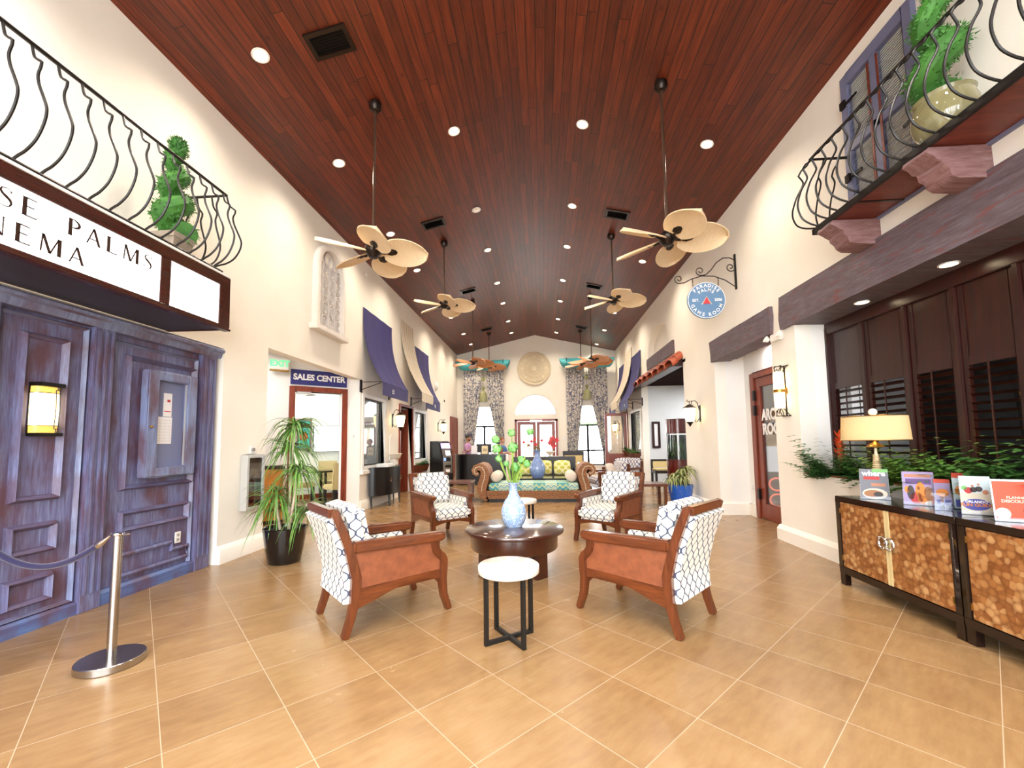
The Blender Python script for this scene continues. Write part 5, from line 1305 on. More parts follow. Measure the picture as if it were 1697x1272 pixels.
# ---- table lamp
tl = thing('table_lamp', 'lit table lamp with cream oval shade and glass stacked base', 'table lamp', (3.105, 4.19, .812))
MB().lathe([(.0, 0), (.085, 0), (.09, .012), (.075, .025), (.04, .03)], n=28).build('base', m['chrome'], tl)
b = MB()
prof = [(.0, .03)]
for k in range(20):
    r = .066-.0023*k; z = .032+.018*k; prof += [(r*.62, z), (r, z+.004), (r, z+.013), (r*.62, z+.017)]
prof += [(.012, .405), (.011, .445), (.018, .45)]
b.lathe(prof, n=24).build('stem', plain('smoky_crystal', (214, 190, 150), .05, 0, .1, 40, Coat_Weight=.6), tl)
MB().lathe([(.012, .445), (.072, .458), (.056, .478), (.03, .495), (.012, .51)], n=8).build('crystal_collar', m['brass'], tl)
def shade(u, v):
    a = TAU*u; z = .52+.225*v; r = .262-.014*v
    sx, sy = r, r*.72
    return (sx*math.cos(a), sy*math.sin(a), z)
t_ = NT('lamp_shade_fabric'); tr = t_.n('ShaderNodeBsdfTranslucent'); tr.inputs[0].default_value = srgb(250, 226, 180); df = t_.n('ShaderNodeBsdfDiffuse'); df.inputs[0].default_value = srgb(248, 230, 190)
mx = t_.n('ShaderNodeMixShader'); mx.inputs[0].default_value = .6; t_.l(df.outputs[0], mx.inputs[1]); t_.l(tr.outputs[0], mx.inputs[2]); t_.l(mx.outputs[0], t_.out.inputs[0]); m['shade'] = t_.m
MB().at(RZ(R(-52))).grid(shade, 40, 4).build('shade', m['shade'], tl)
MB().at(RZ(R(-52))).tube([shade(i/40, 1) for i in range(40)], .005, 6, closed=True).tube([shade(i/40, 0) for i in range(40)], .005, 6, closed=True).tube([(-.24, 0, .73), (.24, 0, .73)], .004, 6).tube([(0, 0, .50), (0, 0, .75)], .006, 6).build('shade_frame', m['brass'], tl)
MB().ball((0, 0, .62), (.035, .035, .045), 12, 8).build('bulb', m['bulb'], tl)
MB().ball((0, 0, .785), (.036, .036, .034), 12, 8).cyl((0, 0, .74), (0, 0, .757), .012).build('finial', m['vase_glass'] if 'vase_glass' in m else m['marble'], tl)

# ---- leaflets and holders on the sideboards
Z0 = .8125
def standee(name, label, cat, base, ang, w, h, lean, face, extra=None, stand=True, group=None):
    t = thing(name, label, cat, (base[0], base[1], Z0), R(ang), group)     # local: faces -y, x right
    M = T(0, 0, .004) @ RX(R(-lean))
    MB().at(M).bb(-w/2, w/2, 0, .006, 0, h).build('cover', face, t)
    if stand:
        MB().at(M).bb(-w/2-.002, w/2+.002, .008, .011, -.001, h*.96).build('acrylic_back', m['acrylic'], t)
        MB().bb(-w/2-.006, w/2+.006, -.03, .075, -.0005, .003).bb(-w/2-.006, w/2+.006, -.03, -.027, .003, .03).build('acrylic_foot', m['acrylic'], t)
    if extra: extra(t, M, w, h)
    return t
def quad(t, M, nm, mat, x0, x1, z0, z1, d=.001): return MB().at(M).bb(x0, x1, -d, 0, z0, z1).build(nm, mat, t)
def disc(b, x, z, rx, rz, d=.0015): return b.prism([(x+rx*math.cos(TAU*i/22), z+rz*math.sin(TAU*i/22)) for i in range(22)], 'xz', -d, 0)
PR = {k: plain('print_'+k, tuple(int(c*.86) for c in v), .6) for k, v in dict(grey=(120, 122, 132), green=(126, 190, 110), red=(196, 40, 40), plate=(226, 216, 196), food=(168, 110, 64), lilac=(170, 150, 196), orange=(236, 140, 40), purple=(96, 60, 130), sky=(206, 226, 236), blue=(70, 76, 170), dark=(50, 40, 40), vermilion=(226, 72, 30), skin=(196, 130, 96)).items()}
def ex_where(t, M, w, h):
    quad(t, M, 'green_band', PR['green'], -.01, w/2, h*.89, h)
    MB().at(M).text('where', .062, T(.0, -.002, h*.845) @ M_FRONT, .002, .0016).build('title', m['white_letter'], t)
    quad(t, M, 'red_band', PR['red'], -w*.36, w*.2, h*.64, h*.74, .0015); quad(t, M, 'table_strip', PR['skin'], -w*.1, w*.4, h*.42, h*.52)
    disc(MB().at(M), 0, h*.17, w*.44, h*.18).build('plate', PR['plate'], t); disc(MB().at(M), -.01, h*.17, w*.33, h*.12, .003).build('food', PR['food'], t); disc(MB().at(M), w*.12, h*.15, w*.17, h*.08, .004).build('food', PR['dark'], t)
standee('magazine', 'magazine with a white plate of food and a green title band, left on the sideboard', 'magazine', (2.93, 4.00), -34, .195, .262, 8, PR['grey'], ex_where)
def ex_party(t, M, w, h):
    quad(t, M, 'title_strip', PR['skin'], -w*.42, w*.40, h*.83, h*.92); quad(t, M, 'dark_band', PR['purple'], -w*.4, w*.4, h*.62, h*.78)
    for (x, z, rx, rz, c) in ((-.25, .36, .12, .22, 'dark'), (.06, .42, .16, .26, 'orange'), (-.08, .2, .2, .18, 'red'), (.3, .34, .13, .22, 'food'), (.12, .14, .16, .13, 'orange'), (-.36, .45, .09, .1, 'orange'), (.0, .5, .05, .06, 'skin')): disc(MB().at(M), x*w, z*h, rx*w, rz*h, .002).build('figure_print', PR[c], t)
    disc(MB().at(M), w*.32, h*.06, w*.16, h*.07, .003).build('badge', PR['plate'], t)
standee('brochure', 'lilac brochure with orange festive figures, next to the empty clear card holder', 'brochure', (3.0, 3.64), -36, .185, .262, 8, PR['lilac'], ex_party)
def holder(label, base, ang, n):
    t = thing('card_holder', label, 'card holder', (base[0], base[1], Z0), R(ang))
    b = MB().bb(-.05, .05, -.03, .05, 0, .003).bb(-.05, .05, -.03, -.027, .003, .06).bb(-.05, .05, .047, .05, .003, .12)
    for x in (-.05, 0, .047): b.bb(x, x+.003, -.03, .05, .003, .10)
    b.build('acrylic_body', m['acrylic'], t); return t
holder('small clear empty card holder before the narrow leaflets', (2.96, 3.40), -30, 2)
def ex_narrow(t, M, w, h):
    quad(t, M, 'orange_band', PR['vermilion'], -w/2, w/2, h*.86, h); disc(MB().at(M), 0, h*.5, w*.4, h*.15).build('picture_print', PR['orange'], t); quad(t, M, 'blue_block', PR['blue'], -w*.4, w*.4, h*.05, h*.25)
standee('leaflet', 'narrow orange-topped leaflet in a clear holder, the shorter one', 'leaflet', (3.09, 3.54), -34, .09, .21, 6, PR['lilac'], ex_narrow, True, 'narrow leaflets in clear holders')
standee('leaflet', 'narrow orange-topped leaflet in a clear holder, the taller one behind', 'leaflet', (3.135, 3.43), -34, .10, .265, 6, PR['sky'], ex_narrow, True, 'narrow leaflets in clear holders')
def ex_fun(t, M, w, h):
    quad(t, M, 'sky_print', PR['sky'], -w/2, w/2, h*.55, h)
    for (x, z, r, c) in ((-.22, .62, .14, 'red'), (-.05, .64, .12, 'dark'), (.12, .66, .12, 'dark'), (.12, .78, .05, 'skin'), (-.08, .74, .05, 'skin'), (.32, .58, .1, 'skin'), (-.35, .68, .1, 'green')): disc(MB().at(M), x*w, z*h, r*w, r*h*.6, .0016).build('figure_print', PR[c], t)
    disc(MB().at(M), 0, h*.25, w*.46, h*.15, .002).build('badge', PR['blue'], t)
    MB().at(M).text('ORLANDO', .022, T(.0, -.004, h*.32) @ M_FRONT, .002, .0004).build('lettering', m['white_letter'], t)
    MB().at(M).text('FUN GUIDE', .030, T(.0, -.004, h*.235) @ M_FRONT, .002, .0008).build('lettering', PR['orange'], t)
standee('guide_booklet', 'white guide booklet with a blue badge reading FUN GUIDE', 'booklet', (3.0, 3.19), -36, .15, .262, 7, PR['plate'], ex_fun)
def ex_or(t, M, w, h):
    quad(t, M, 'field', PR['vermilion'], -w/2+.008, w/2-.008, .012, h-.012)
    MB().at(M).text('PLANNED', .022, T(.012, -.003, h*.56) @ M_FRONT, .002, .0004).text('DISCOUNT', .026, T(0.005, -.003, h*.47) @ M_FRONT, .002, .0006).build('lettering', PR['plate'], t)
    disc(MB().at(M), -w*.30, h*.17, w*.17, h*.14, .0025).build('coin_print', PR['plate'], t); disc(MB().at(M), w*.28, h*.24, w*.14, h*.13, .0025).build('dark_print', PR['dark'], t)
standee('poster_card', 'orange white-bordered discount card at the right edge of the sideboard', 'leaflet', (2.98, 2.92), -30, .20, .262, 9, m['paper'], ex_or)
# ================================================================== SEATING GROUP
def armchair():
    t = thing('armchair', '', 'armchair')
    post = [(-.425, 0), (-.385, .12), (-.355, .25), (-.350, .40), (-.405, .62), (-.455, .75), (-.512, .89)]
    def px(z):
        for (a, za), (b, zb) in zip(post, post[1:]):
            if za <= z <= zb: return a+(b-a)*(z-za)/(zb-za)
        return post[-1][0]
    for s_ in (-1, 1):
        x0, x1 = sorted((s_*.272, s_*.325))
        MB().ribbon(post, [.05, .055, .065, .068, .062, .058, .052], 'yz', x0, x1).build('back_leg', m['chairwood'], t, bevel=.006)
        leg = [(.285, .585), (.283, .53), (.292, .49), (.318, .455), (.348, .43), (.362, .40), (.358, .33), (.352, .25), (.366, .13), (.412, 0)]
        MB().ribbon(leg, [.075, .07, .066, .064, .066, .068, .07, .066, .055, .046], 'yz', x0-.008 if s_ < 0 else x0, x1+.008 if s_ > 0 else x1).build('front_leg', m['chairwood'], t, bevel=.008)
        xa, xb = sorted((s_*.290, s_*.312))
        MB().prism([(-.345, .315), (.335, .325), (.335, .42), (.30, .455), (.272, .49), (.262, .57), (-.362, .60)], 'yz', xa, xb).build('side_panel', m['raffia'], t)
        xa, xb = sorted((s_*.283, s_*.322))
        n = 10; low = [(.34-(.685)*i/n, .262-.008*math.sin(PI*i/n)*-1-.075*(i/n)**2+.028*math.sin(PI*min(1, i/n*1.2))) for i in range(n+1)]
        MB().prism([(-.348, .325), (.34, .335)]+low, 'yz', xa, xb).build('side_rail', m['chairwood_h'], t, bevel=.004)
        xa, xb = sorted((s_*.258, s_*.345))
        n = 8; nose = [(.338+.034*math.sin(PI*i/n), .598-.036*math.cos(PI*i/n)) for i in range(n+1)]
        MB().prism([(-.375, .575), (.30, .555)]+nose+[(-.385, .66)], 'yz', xa, xb).build('armrest', m['chairwood_h'], t, bevel=.016, seg=3)
        xa, xb = sorted((s_*.225, s_*.282))
        MB().bb(xa, xb, -.30, .262, .38, .565).build('arm_pad', m['trellis'], t, bevel=.014)
    MB().bb(-.275, .275, -.54, -.482, .838, .897).build('top_rail', m['chairwood_h'], t, bevel=.008)
    MB().grid(lambda u, v: (-.273+.546*u, px(.22+.615*v)-.022, .22+.615*v), 2, 14, -.045).build('back_panel', m['trellis'], t)
    n = 14; low = [(-.29+.58*i/n, .215+.05*math.sin(PI*i/n)) for i in range(n+1)]
    MB().prism(low+[(.29, .30), (-.29, .30)], 'xz', .325, .362).build('front_rail', m['chairwood_h'], t, bevel=.004)
    MB().bb(-.28, .28, -.36, .34, .255, .30).build('seat_deck', m['chairwood_h'], t)
    MB().bb(-.268, .268, -.27, .43, .30, .455).build('seat_cushion', m['trellis'], t, bevel=.045, seg=4)
    MB().at(T(0, -.265, .42) @ RX(R(12))).bb(-.262, .262, -.115, .095, .0, .49).build('back_cushion', m['trellis'], t, bevel=.055, seg=4)
    return t
ch = armchair(); G = 'trellis-patterned armchairs around the round table'
def place(x, y, rz, lab, o=None):
    o = o or copy_tree(ch); o.location = (x, y, 0); o.rotation_euler = (0, 0, R(rz)); tag(o, lab, 'armchair', G)
place(-1.305, 3.465, -46, 'wood and rattan armchair nearest on the left, its patterned back turned to the camera', ch)
place(.79, 3.555, 49, 'wood and rattan armchair nearest on the right, its patterned back turned to the camera')
place(-1.50, 6.22, -141, 'trellis armchair at the back left of the round table, facing the camera')
place(.92, 6.12, 144, 'trellis armchair at the back right of the round table, facing the camera')

# round coffee table
ct = thing('coffee_table', 'polished round mahogany coffee table between the armchairs', 'coffee table', (-.32, 4.60, 0))
MB().lathe([(.0, .40), (.50, .40), (.525, .41), (.53, .425), (.525, .442), (.51, .45), (.0, .45)], n=72).build('tabletop', m['tablewood'], ct)
MB().lathe([(.40, .245), (.455, .245), (.465, .26), (.465, .40), (.40, .40)], n=64).build('apron', m['tablewood'], ct)
for a in (-45+0, 45, 135, 225):
    M = RZ(R(a)); MB().at(M).bb(.355, .425, -.075, .075, 0, .30).build('leg', m['tablewood'], ct, bevel=.006)
MB().at(RZ(R(45))).bb(-.36, .36, -.03, .03, .06, .10).bb(-.03, .03, -.36, .36, .06, .10).build('stretcher', m['tablewood'], ct)

def accent_table(lab, loc, rz):
    t = thing('accent_table', lab, 'side table', loc, R(rz), 'small marble-top accent tables')
    MB().lathe([(.0, .45), (.208, .45), (.214, .456), (.214, .499), (.208, .505), (.0, .505)], n=56).build('tabletop', m['marble'], t, ang=50)
    q = .013
    for k in range(2):
        M = RZ(R(90*k))
        b = MB().at(M).bb(-.18-q, .18+q, -q, q, 0 if k == 0 else 0.0005, .026)
        for x in (-.18, .18): MB().at(M).bb(x-q, x+q, -q, q, .026, .45).build('leg', m['black_metal'], t)
        b.build('crossbar', m['black_metal'], t); MB().at(M).bb(-.18, .18, -q, q, .436, .45).build('top_bar', m['black_metal'], t)
    return t
at_ = accent_table('round marble-top accent table with black cross legs, nearest the camera', (-.252, 3.012, 0), 36)
dup(at_, 'round marble-top accent table beyond the coffee table, before the wicker daybed', (-.315, 6.42, 0), R(-30), 'small marble-top accent tables')

# vases
def vase(name, label, loc, mat, s):
    t = thing(name, label, 'vase', loc)
    prof = [(.0, 0), (.088, 0), (.098, .012), (.125, .07), (.138, .14), (.130, .20), (.10, .27), (.066, .315), (.05, .35), (.044, .40), (.046, .435), (.06, .455), (.083, .465), (.084, .472), (.05, .462), (.038, .44), (.038, .36)]
    MB().lathe([(r*s, z*s) for r, z in prof], n=40).build('body', mat, t); return t
vase('vase', 'tall white and blue mosaic vase with green stems on the round coffee table', (-.325, 4.63, .45), m['vase'], 1.0)
fl = thing('flower_bouquet', 'lime green blossoms on stems standing in the white mosaic vase', 'flowers', (-.325, 4.63, .85))
rnd = random.Random(11)
heads = [(-.19, 1.39, .05), (-.01, 1.46, .045), (.19, 1.47, .043), (.0, 1.30, .06), (.09, 1.16, .05), (-.17, 1.29, .055), (.02, 1.08, .055), (-.15, 1.18, .04), (.15, 1.12, .045), (-.08, 1.12, .035)]
st_ = MB(); nf = 0
for dx, z, r in heads:
    dy = rnd.uniform(-.08, .08); p = Vector((dx, dy, z-.85)); q = Vector((dx*.25, dy*.2, .05))
    st_.tube([q, q.lerp(p, .5)+Vector((dx*.08, 0, .02)), p], .006, 6)
    b = MB()
    for k in range(60):
        d = Vector((rnd.gauss(0, 1), rnd.gauss(0, 1), rnd.gauss(0, 1))).normalized(); c = p+d*r*.75; u = d.orthogonal().normalized()*r*.34; w = d.cross(u).normalized()*r*.34
        b.add([tuple(c+u), tuple(c+w+d*r*.25), tuple(c-u), tuple(c-w+d*r*.2)], [(0, 1, 2, 3)])
    b.ball(p, r*.7, 8, 6); b.build('blossom', m['green_petal'], fl)
for k in range(12):
    a = rnd.random()*TAU; st_.tube([(.015*math.cos(a), .015*math.sin(a), 0), (.05*math.cos(a), .05*math.sin(a), .14), (.09*math.cos(a), .09*math.sin(a), .25)], .007, 6)
st_.build('stem', m['leaf_lt'], fl)

# ================================================================== WICKER DAYBED
db = thing('wicker_daybed', 'wicker scroll-arm daybed with teal chevron cushion', 'daybed', (-.225, 9.70, 0))
for s_ in (-1, 1):
    p = [(1.06, .05), (1.15, .13), (1.19, .25), (1.17, .40), (1.13, .52), (1.11, .62), (1.125, .72), (1.175, .79), (1.25, .81), (1.325, .785), (1.36, .725), (1.345, .665), (1.295, .64), (1.255, .665)]
    w_ = [.10, .14, .20, .22, .21, .20, .185, .17, .155, .14, .125, .11, .095, .07]
    MB().ribbon([(s_*a, b) for a, b in p], w_, 'xz', 0.0, .82).build('scroll_arm', m['wicker'], db, ang=50)
    pts = [(s_*a, -.004, b) for a, b in p[2:]]; MB().tube(pts, .012, 6).build('scroll_edging', m['pale_fabric'] if False else m['trunk'], db)
n = 14; MB().prism([(-1.08, .26), (1.08, .26)]+[(1.08-2.16*i/n, .075-.035*math.sin(PI*i/n)*0) for i in range(n+1)], 'xz', .0, .82).build('base', m['wicker'], db)
MB().bb(-1.02, 1.02, .04, .78, 0, .076).build('skirt', m['black_metal'], db)
MB().bb(-1.02, 1.02, -.01, .80, .26, .43).build('cushion', m['chevron'], db, bevel=.03, seg=3)
for s_, lab in ((-1, 'oatmeal bolster at the left end of the daybed'), (1, 'oatmeal bolster at the right end of the daybed')):
    t = MB().at(RX(0)).tube([(0, y, 0) for y in (0, .02, .06, .60, .64, .66)], [.06, .10, .125, .125, .10, .06], 24).build('bolster', m['oat_fabric']); t.location = (-.225+s_*.87, 9.76, .565); tag(t, lab, 'cushion', 'daybed bolsters')

# black table with blue vase, black settee with lattice pillows
bt_ = thing('black_table', 'dark long table behind the daybed carrying the blue vase', 'table', (-.05, 11.0, 0))
MB().bb(-.75, .75, -.35, .35, .40, .455).build('tabletop', m['espresso'], bt_, bevel=.006)
for x in (-.7, .7):
    for y in (-.3, .3): MB().bb(x-.035, x+.035, y-.035, y+.035, 0, .40).build('leg', m['espresso'], bt_)
v2 = vase('vase', 'blue mosaic vase with red flowers on the dark table', (-.14, 10.92, .455), m['vase2'], 1.48)
rf = thing('flower_spray', 'red lilies standing in the blue mosaic vase', 'flowers', (-.14, 10.92, 1.10)); b = MB(); b2 = MB()
for (dx, z) in ((-.34, .26), (-.22, .18), (-.14, .28), (-.04, .2), (.12, .30), (.34, .24), (.42, .16), (.48, .30), (-.06, .33), (.38, .34)):
    p = Vector((dx, rnd.uniform(-.12, .12), z)); b2.tube([(0, 0, 0), (dx*.4, p.y*.4, z*.6), tuple(p)], .006, 5)
    big = 1.3 if dx > .3 else .8
    for k in range(6):
        a = TAU*k/6; d = Vector((math.cos(a), rnd.uniform(-.5, .2), math.sin(a)))*.075*big; n_ = Vector((-math.sin(a), 0, math.cos(a)))*.022*big
        b.add([tuple(p), tuple(p+d*.5+n_), tuple(p+d), tuple(p+d*.5-n_)], [(0, 1, 2, 3)])
b.build('blossom', m['red_petal'], rf); b2.build('stem', m['leaf_dk'], rf)
se = thing('black_settee', 'black framed settee behind the dark table', 'settee', (.02, 12.35, 0))
MB().bb(-.95, .95, -.4, .4, .22, .30).build('seat_frame', m['dark_leg'], se, bevel=.01); MB().bb(-.88, .88, -.40, .30, .30, .42).build('seat_cushion', m['black_lacquer'], se, bevel=.03)
MB().bb(-.95, .95, .32, .42, .22, .93).build('back_frame', m['dark_leg'], se, bevel=.012)
for s_ in (-1, 1):
    x0, x1 = sorted((s_*.87, s_*.95)); MB().bb(x0, x1, -.4, .35, .30, .62).build('arm', m['dark_leg'], se, bevel=.01)
    for y in (-.36, .36): MB().bb(x0, x1, y-.04, y+.04, 0, .22).build('leg', m['dark_leg'], se)
def pillow(lab, loc, w, h, mat, group, rz=0, lean=14, th=.07):
    def fn(u, v):
        x, z = (u*2-1), (v*2-1); pin = 1-.10*(x*x*z*z)
        k = max(0, (1-x**4)*(1-z**4))**.55
        return (x*w/2*(1-.07*(1-z*z)*0)*pin, -th*k, h/2+z*h/2*pin)
    b = MB().grid(fn, 14, 12); b.grid(lambda u, v: (fn(u, v)[0], -fn(u, v)[1], fn(u, v)[2]), 14, 12)
    t = b.build('throw_pillow', mat, ang=80); t.matrix_world = T(*loc) @ RZ(R(rz)) @ RX(R(-lean)); return tag(t, lab, 'pillow', group)
pillow('yellow lattice pillow at the left end of the black settee', (-.50, 12.20, .425), .50, .42, m['yellow_fabric'], 'yellow lattice pillows on the black settee')
pillow('yellow lattice pillow in the middle of the black settee, behind the blue vase', (.03, 12.24, .425), .46, .42, m['yellow_fabric'], 'yellow lattice pillows on the black settee')
pillow('yellow lattice pillow at the right end of the black settee', (.55, 12.18, .425), .48, .42, m['yellow_fabric'], 'yellow lattice pillows on the black settee')

# patterned lounge chairs on the right
def lounge(label, x, y, rz):
    t = thing('lounge_chair', label, 'armchair', (x, y, 0), R(rz), 'diamond-patterned lounge chairs')
    MB().bb(-.42, .42, -.36, .36, .20, .30).build('seat_frame', m['chairwood_h'], t, bevel=.01); MB().bb(-.36, .36, -.30, .40, .30, .46).build('seat_cushion', m['diamond'], t, bevel=.04, seg=3)
    MB().at(T(0, -.30, .42) @ RX(R(12))).bb(-.36, .36, -.08, .08, 0, .46).build('back_cushion', m['diamond'], t, bevel=.05, seg=3)
    for s_ in (-1, 1):
        x0, x1 = sorted((s_*.37, s_*.44)); MB().bb(x0, x1, -.40, .36, .56, .62).build('armrest', m['chairwood_h'], t, bevel=.012)
        for yy in (-.36, .32): MB().bb(x0, x1, yy-.03, yy+.03, 0, .56).build('leg', m['chairwood'], t)
    MB().bb(-.42, .42, -.45, -.39, .30, .80).build('back_frame', m['chairwood'], t, bevel=.01)
    return t
lounge('diamond-patterned lounge chair just right of the daybed', 1.62, 10.95, 100)
lounge('diamond-patterned lounge chair farther back, under the wall planters', 2.25, 12.35, 130)
pillow('tan striped pillow on the nearer lounge chair', (1.76, 10.82, .47), .42, .36, m['oat_fabric'], 'pillows on the lounge chairs', 60, 20)
pillow('diamond pillow on the farther lounge chair', (2.28, 12.22, .47), .46, .42, m['diamond'], 'pillows on the lounge chairs', 30, 16)
wt = thing('wood_table', 'low chestnut wood table behind the right armchair', 'table', (2.1, 9.2, 0)); MB().bb(-.45, .45, -.3, .3, .42, .47).build('tabletop', m['chairwood_h'], wt, bevel=.01)
for x in (-.4, .4):
    for y in (-.25, .25): MB().bb(x-.03, x+.03, y-.03, y+.03, 0, .42).build('leg', m['chairwood'], wt)
wt2 = dup(wt, 'low chestnut wood table behind the back left armchair', (-2.1, 10.0, 0), 0)
fcs = thing('black_side_chair', 'black framed chair with tan back against the far wall by the right window', 'chair', (1.28, 17.6, 0))
MB().bb(-.42, .42, -.3, .3, .35, .47).build('seat', m['pale_fabric'], fcs, bevel=.02); MB().bb(-.44, .44, .26, .32, .80, .98).build('back_rail', m['dark_leg'], fcs, bevel=.008); MB().bb(-.38, .38, .25, .29, .5, .80).build('back_pad', m['pale_fabric'], fcs, bevel=.01)
for x in (-.40, .40):
    for y in (-.26, .28): MB().bb(x-.03, x+.03, y-.03, y+.03, 0, .9 if y > 0 else .36).build('leg', m['dark_leg'], fcs)
bs = thing('white_buffet', 'low pale buffet before the far glass doors', 'cabinet', (-.15, 16.2, 0)); MB().bb(-.8, .8, -.25, .25, .05, .78).build('body', m['white_paint'], bs); MB().bb(-.83, .83, -.28, .28, .78, .82).build('top', m['stone'], bs, bevel=.006); MB().bb(-.75, .75, -.2, .2, 0, .05).build('plinth', m['stone'], bs)
bo = thing('white_bowl', 'white footed bowl on the pale buffet', 'bowl', (.28, 16.1, .82)); MB().lathe([(.0, 0), (.08, 0), (.06, .03), (.05, .06), (.14, .12), (.21, .20), (.20, .20), (.12, .13), (.0, .08)], n=28).build('bowl', m['relief_white'], bo)

# ================================================================== RECEPTION
dk = thing('reception_desk', 'long black curved reception desk with thin brown counter', 'reception desk', (-2.0, 14.0, 0))
def deskpath(r, n=10):
    pts = [(.80, -.25)]; pts.append((-.45, -.25))
    for i in range(1, n+1):
        a = -PI/2-(PI/2)*i/n; pts.append((-.45+r*math.cos(a), -.25+r+r*math.sin(a)))
    pts.append((-.45-r, .55)); return pts
b = MB(); P_ = deskpath(.48, 14); b.ribbon(P_, .06, 'xy', .04, .97); b.build('front_panel', m['black_lacquer'], dk, ang=25)
MB().ribbon([(x, y+.02) for x, y in P_], .05, 'xy', 0, .04).build('kick_plate', m['black_metal'], dk)
MB().ribbon([(x, y+.09) if i < 2 else (x+.07, y+.07) for i, (x, y) in enumerate(P_)], .28, 'xy', .97, 1.0).build('counter', m['tablewood'], dk)
MB().bb(.77, .83, -.28, .35, 0, .97).build('end_panel', m['white_paint'], dk)
def sheet(lab, x, z0, w, h, mat, tilt=8, y=13.80, back=None):
    t = thing('desk_sign', lab, 'desk sign', (x, y, 1.0)); M = RX(R(-tilt)); MB().at(M).bb(-w/2, w/2, 0, .012, .0, h).build('sheet', mat, t); MB().bb(-w/2, w/2, -.01, .08, -.0005, .004).build('foot', m['acrylic'], t)
    if back: MB().at(M).bb(-w/2-.05, w/2+.05, .012, .02, 0, h+.03).build('frame', m['black_metal'], t)
    return t
sheet('white sheet in a stand at the left of the reception counter', -2.25, 1, .20, .27, m['paper']); sp_ = sheet('cream sign in a black frame on the reception counter', -1.90, 1, .20, .27, plain('cream_card', (238, 214, 170), .6), back=True)
MB().at(RX(R(-8))).bb(-.07, .07, -.002, 0, .12, .14).bb(-.06, .06, -.002, 0, .09, .10).bb(-.06, .06, -.002, 0, .16, .17).build('print', m['brown_letter'], sp_)
sheet('white sheet in a stand at the right of the reception counter', -1.58, 1, .18, .26, m['paper'])
mo = thing('desk_monitor', 'black monitor back on the reception counter behind the cream sign', 'monitor', (-1.97, 14.06, 1.0)); MB().bb(-.26, .26, 0, .04, .06, .33).build('screen_back', m['black_metal'], mo, bevel=.01); MB().bb(-.03, .03, .0, .03, .01, .08).bb(-.1, .1, -.05, .09, -.03+.03, .012).build('stand', m['black_metal'], mo)
tp = thing('desk_plant', 'small green plant in a terracotta pot on the reception counter', 'potted plant', (-1.38, 13.86, 1.0)); MB().lathe([(.0, 0), (.05, 0), (.075, .13), (.08, .15), (.07, .15), (.0, .13)], n=18).build('pot', m['terracotta'], tp)
b = MB()
for k in range(40):
    a = rnd.random()*TAU; r = rnd.random()*.07; p = Vector((r*math.cos(a), r*math.sin(a), .13)); d = Vector((math.cos(a)*.09, math.sin(a)*.09, .05+.07*rnd.random())); w = d.cross(Vector((0, 0, 1))).normalized()*.02; b.add([tuple(p), tuple(p+d*.6+w), tuple(p+d), tuple(p+d*.6-w)], [(0, 1, 2, 3)])
b.build('foliage', m['leaf'], tp)
db_ = thing('candy_dish', 'small white dish at the left end of the reception counter', 'dish', (-2.62, 13.96, 1.0)); MB().lathe([(.0, 0), (.04, 0), (.03, .02), (.09, .07), (.085, .07), (.0, .03)], n=20).build('dish', m['relief_white'], db_); MB().ball((0, 0, .06), (.06, .06, .035), 12, 6).build('sweets', m['orange_petal'], db_)

# cash machine
am = thing('cash_machine', 'black cash machine with silver face and glowing screen beside the reception desk', 'cash machine', (-3.22, 13.35, 0), R(-122))
MB().prism([(-.30, 0), (.28, 0), (.28, .30), (.25, .95), (.13, 1.38), (.05, 1.43), (-.30, 1.43)], 'yz', -.25, .25).build('cabinet', m['black_lacquer'], am, bevel=.012)
F = lambda z: .28-(z-.30)*.03/.65 if z < .95 else .25-(z-.95)*.12/.43
b = MB()
def fp(x0, x1, z0, z1, o=.006): return [(x0, F(z0)+o, z0), (x1, F(z0)+o, z0), (x1, F(z1)+o, z1), (x0, F(z1)+o, z1)]
b.add(fp(-.20, .20, .42, .95), [(0, 1, 2, 3)]).add(fp(-.20, .20, .95, 1.20), [(0, 1, 2, 3)]).build('face_plate', m['steel'], am)
MB().add(fp(-.20, .20, 1.20, 1.36, .008), [(0, 1, 2, 3)]).build('lit_topper', m['violet_lit'], am); MB().add(fp(-.14, .06, .98, 1.13, .010), [(0, 1, 2, 3)]).build('screen', m['screen_white'], am); MB().add(fp(-.12, .12, .80, .92, .010), [(0, 1, 2, 3)]).build('keypad', m['black_metal'], am); MB().add(fp(.08, .17, .82, .90, .012), [(0, 1, 2, 3)]).build('indicator', m['blue_lit'], am)
MB().add(fp(-.14, .12, .60, .68, .010), [(0, 1, 2, 3)]).build('cash_slot', m['black_metal'], am); MB().add(fp(-.08, .10, .46, .55, .010), [(0, 1, 2, 3)]).build('receipt_tray', m['paper'], am)

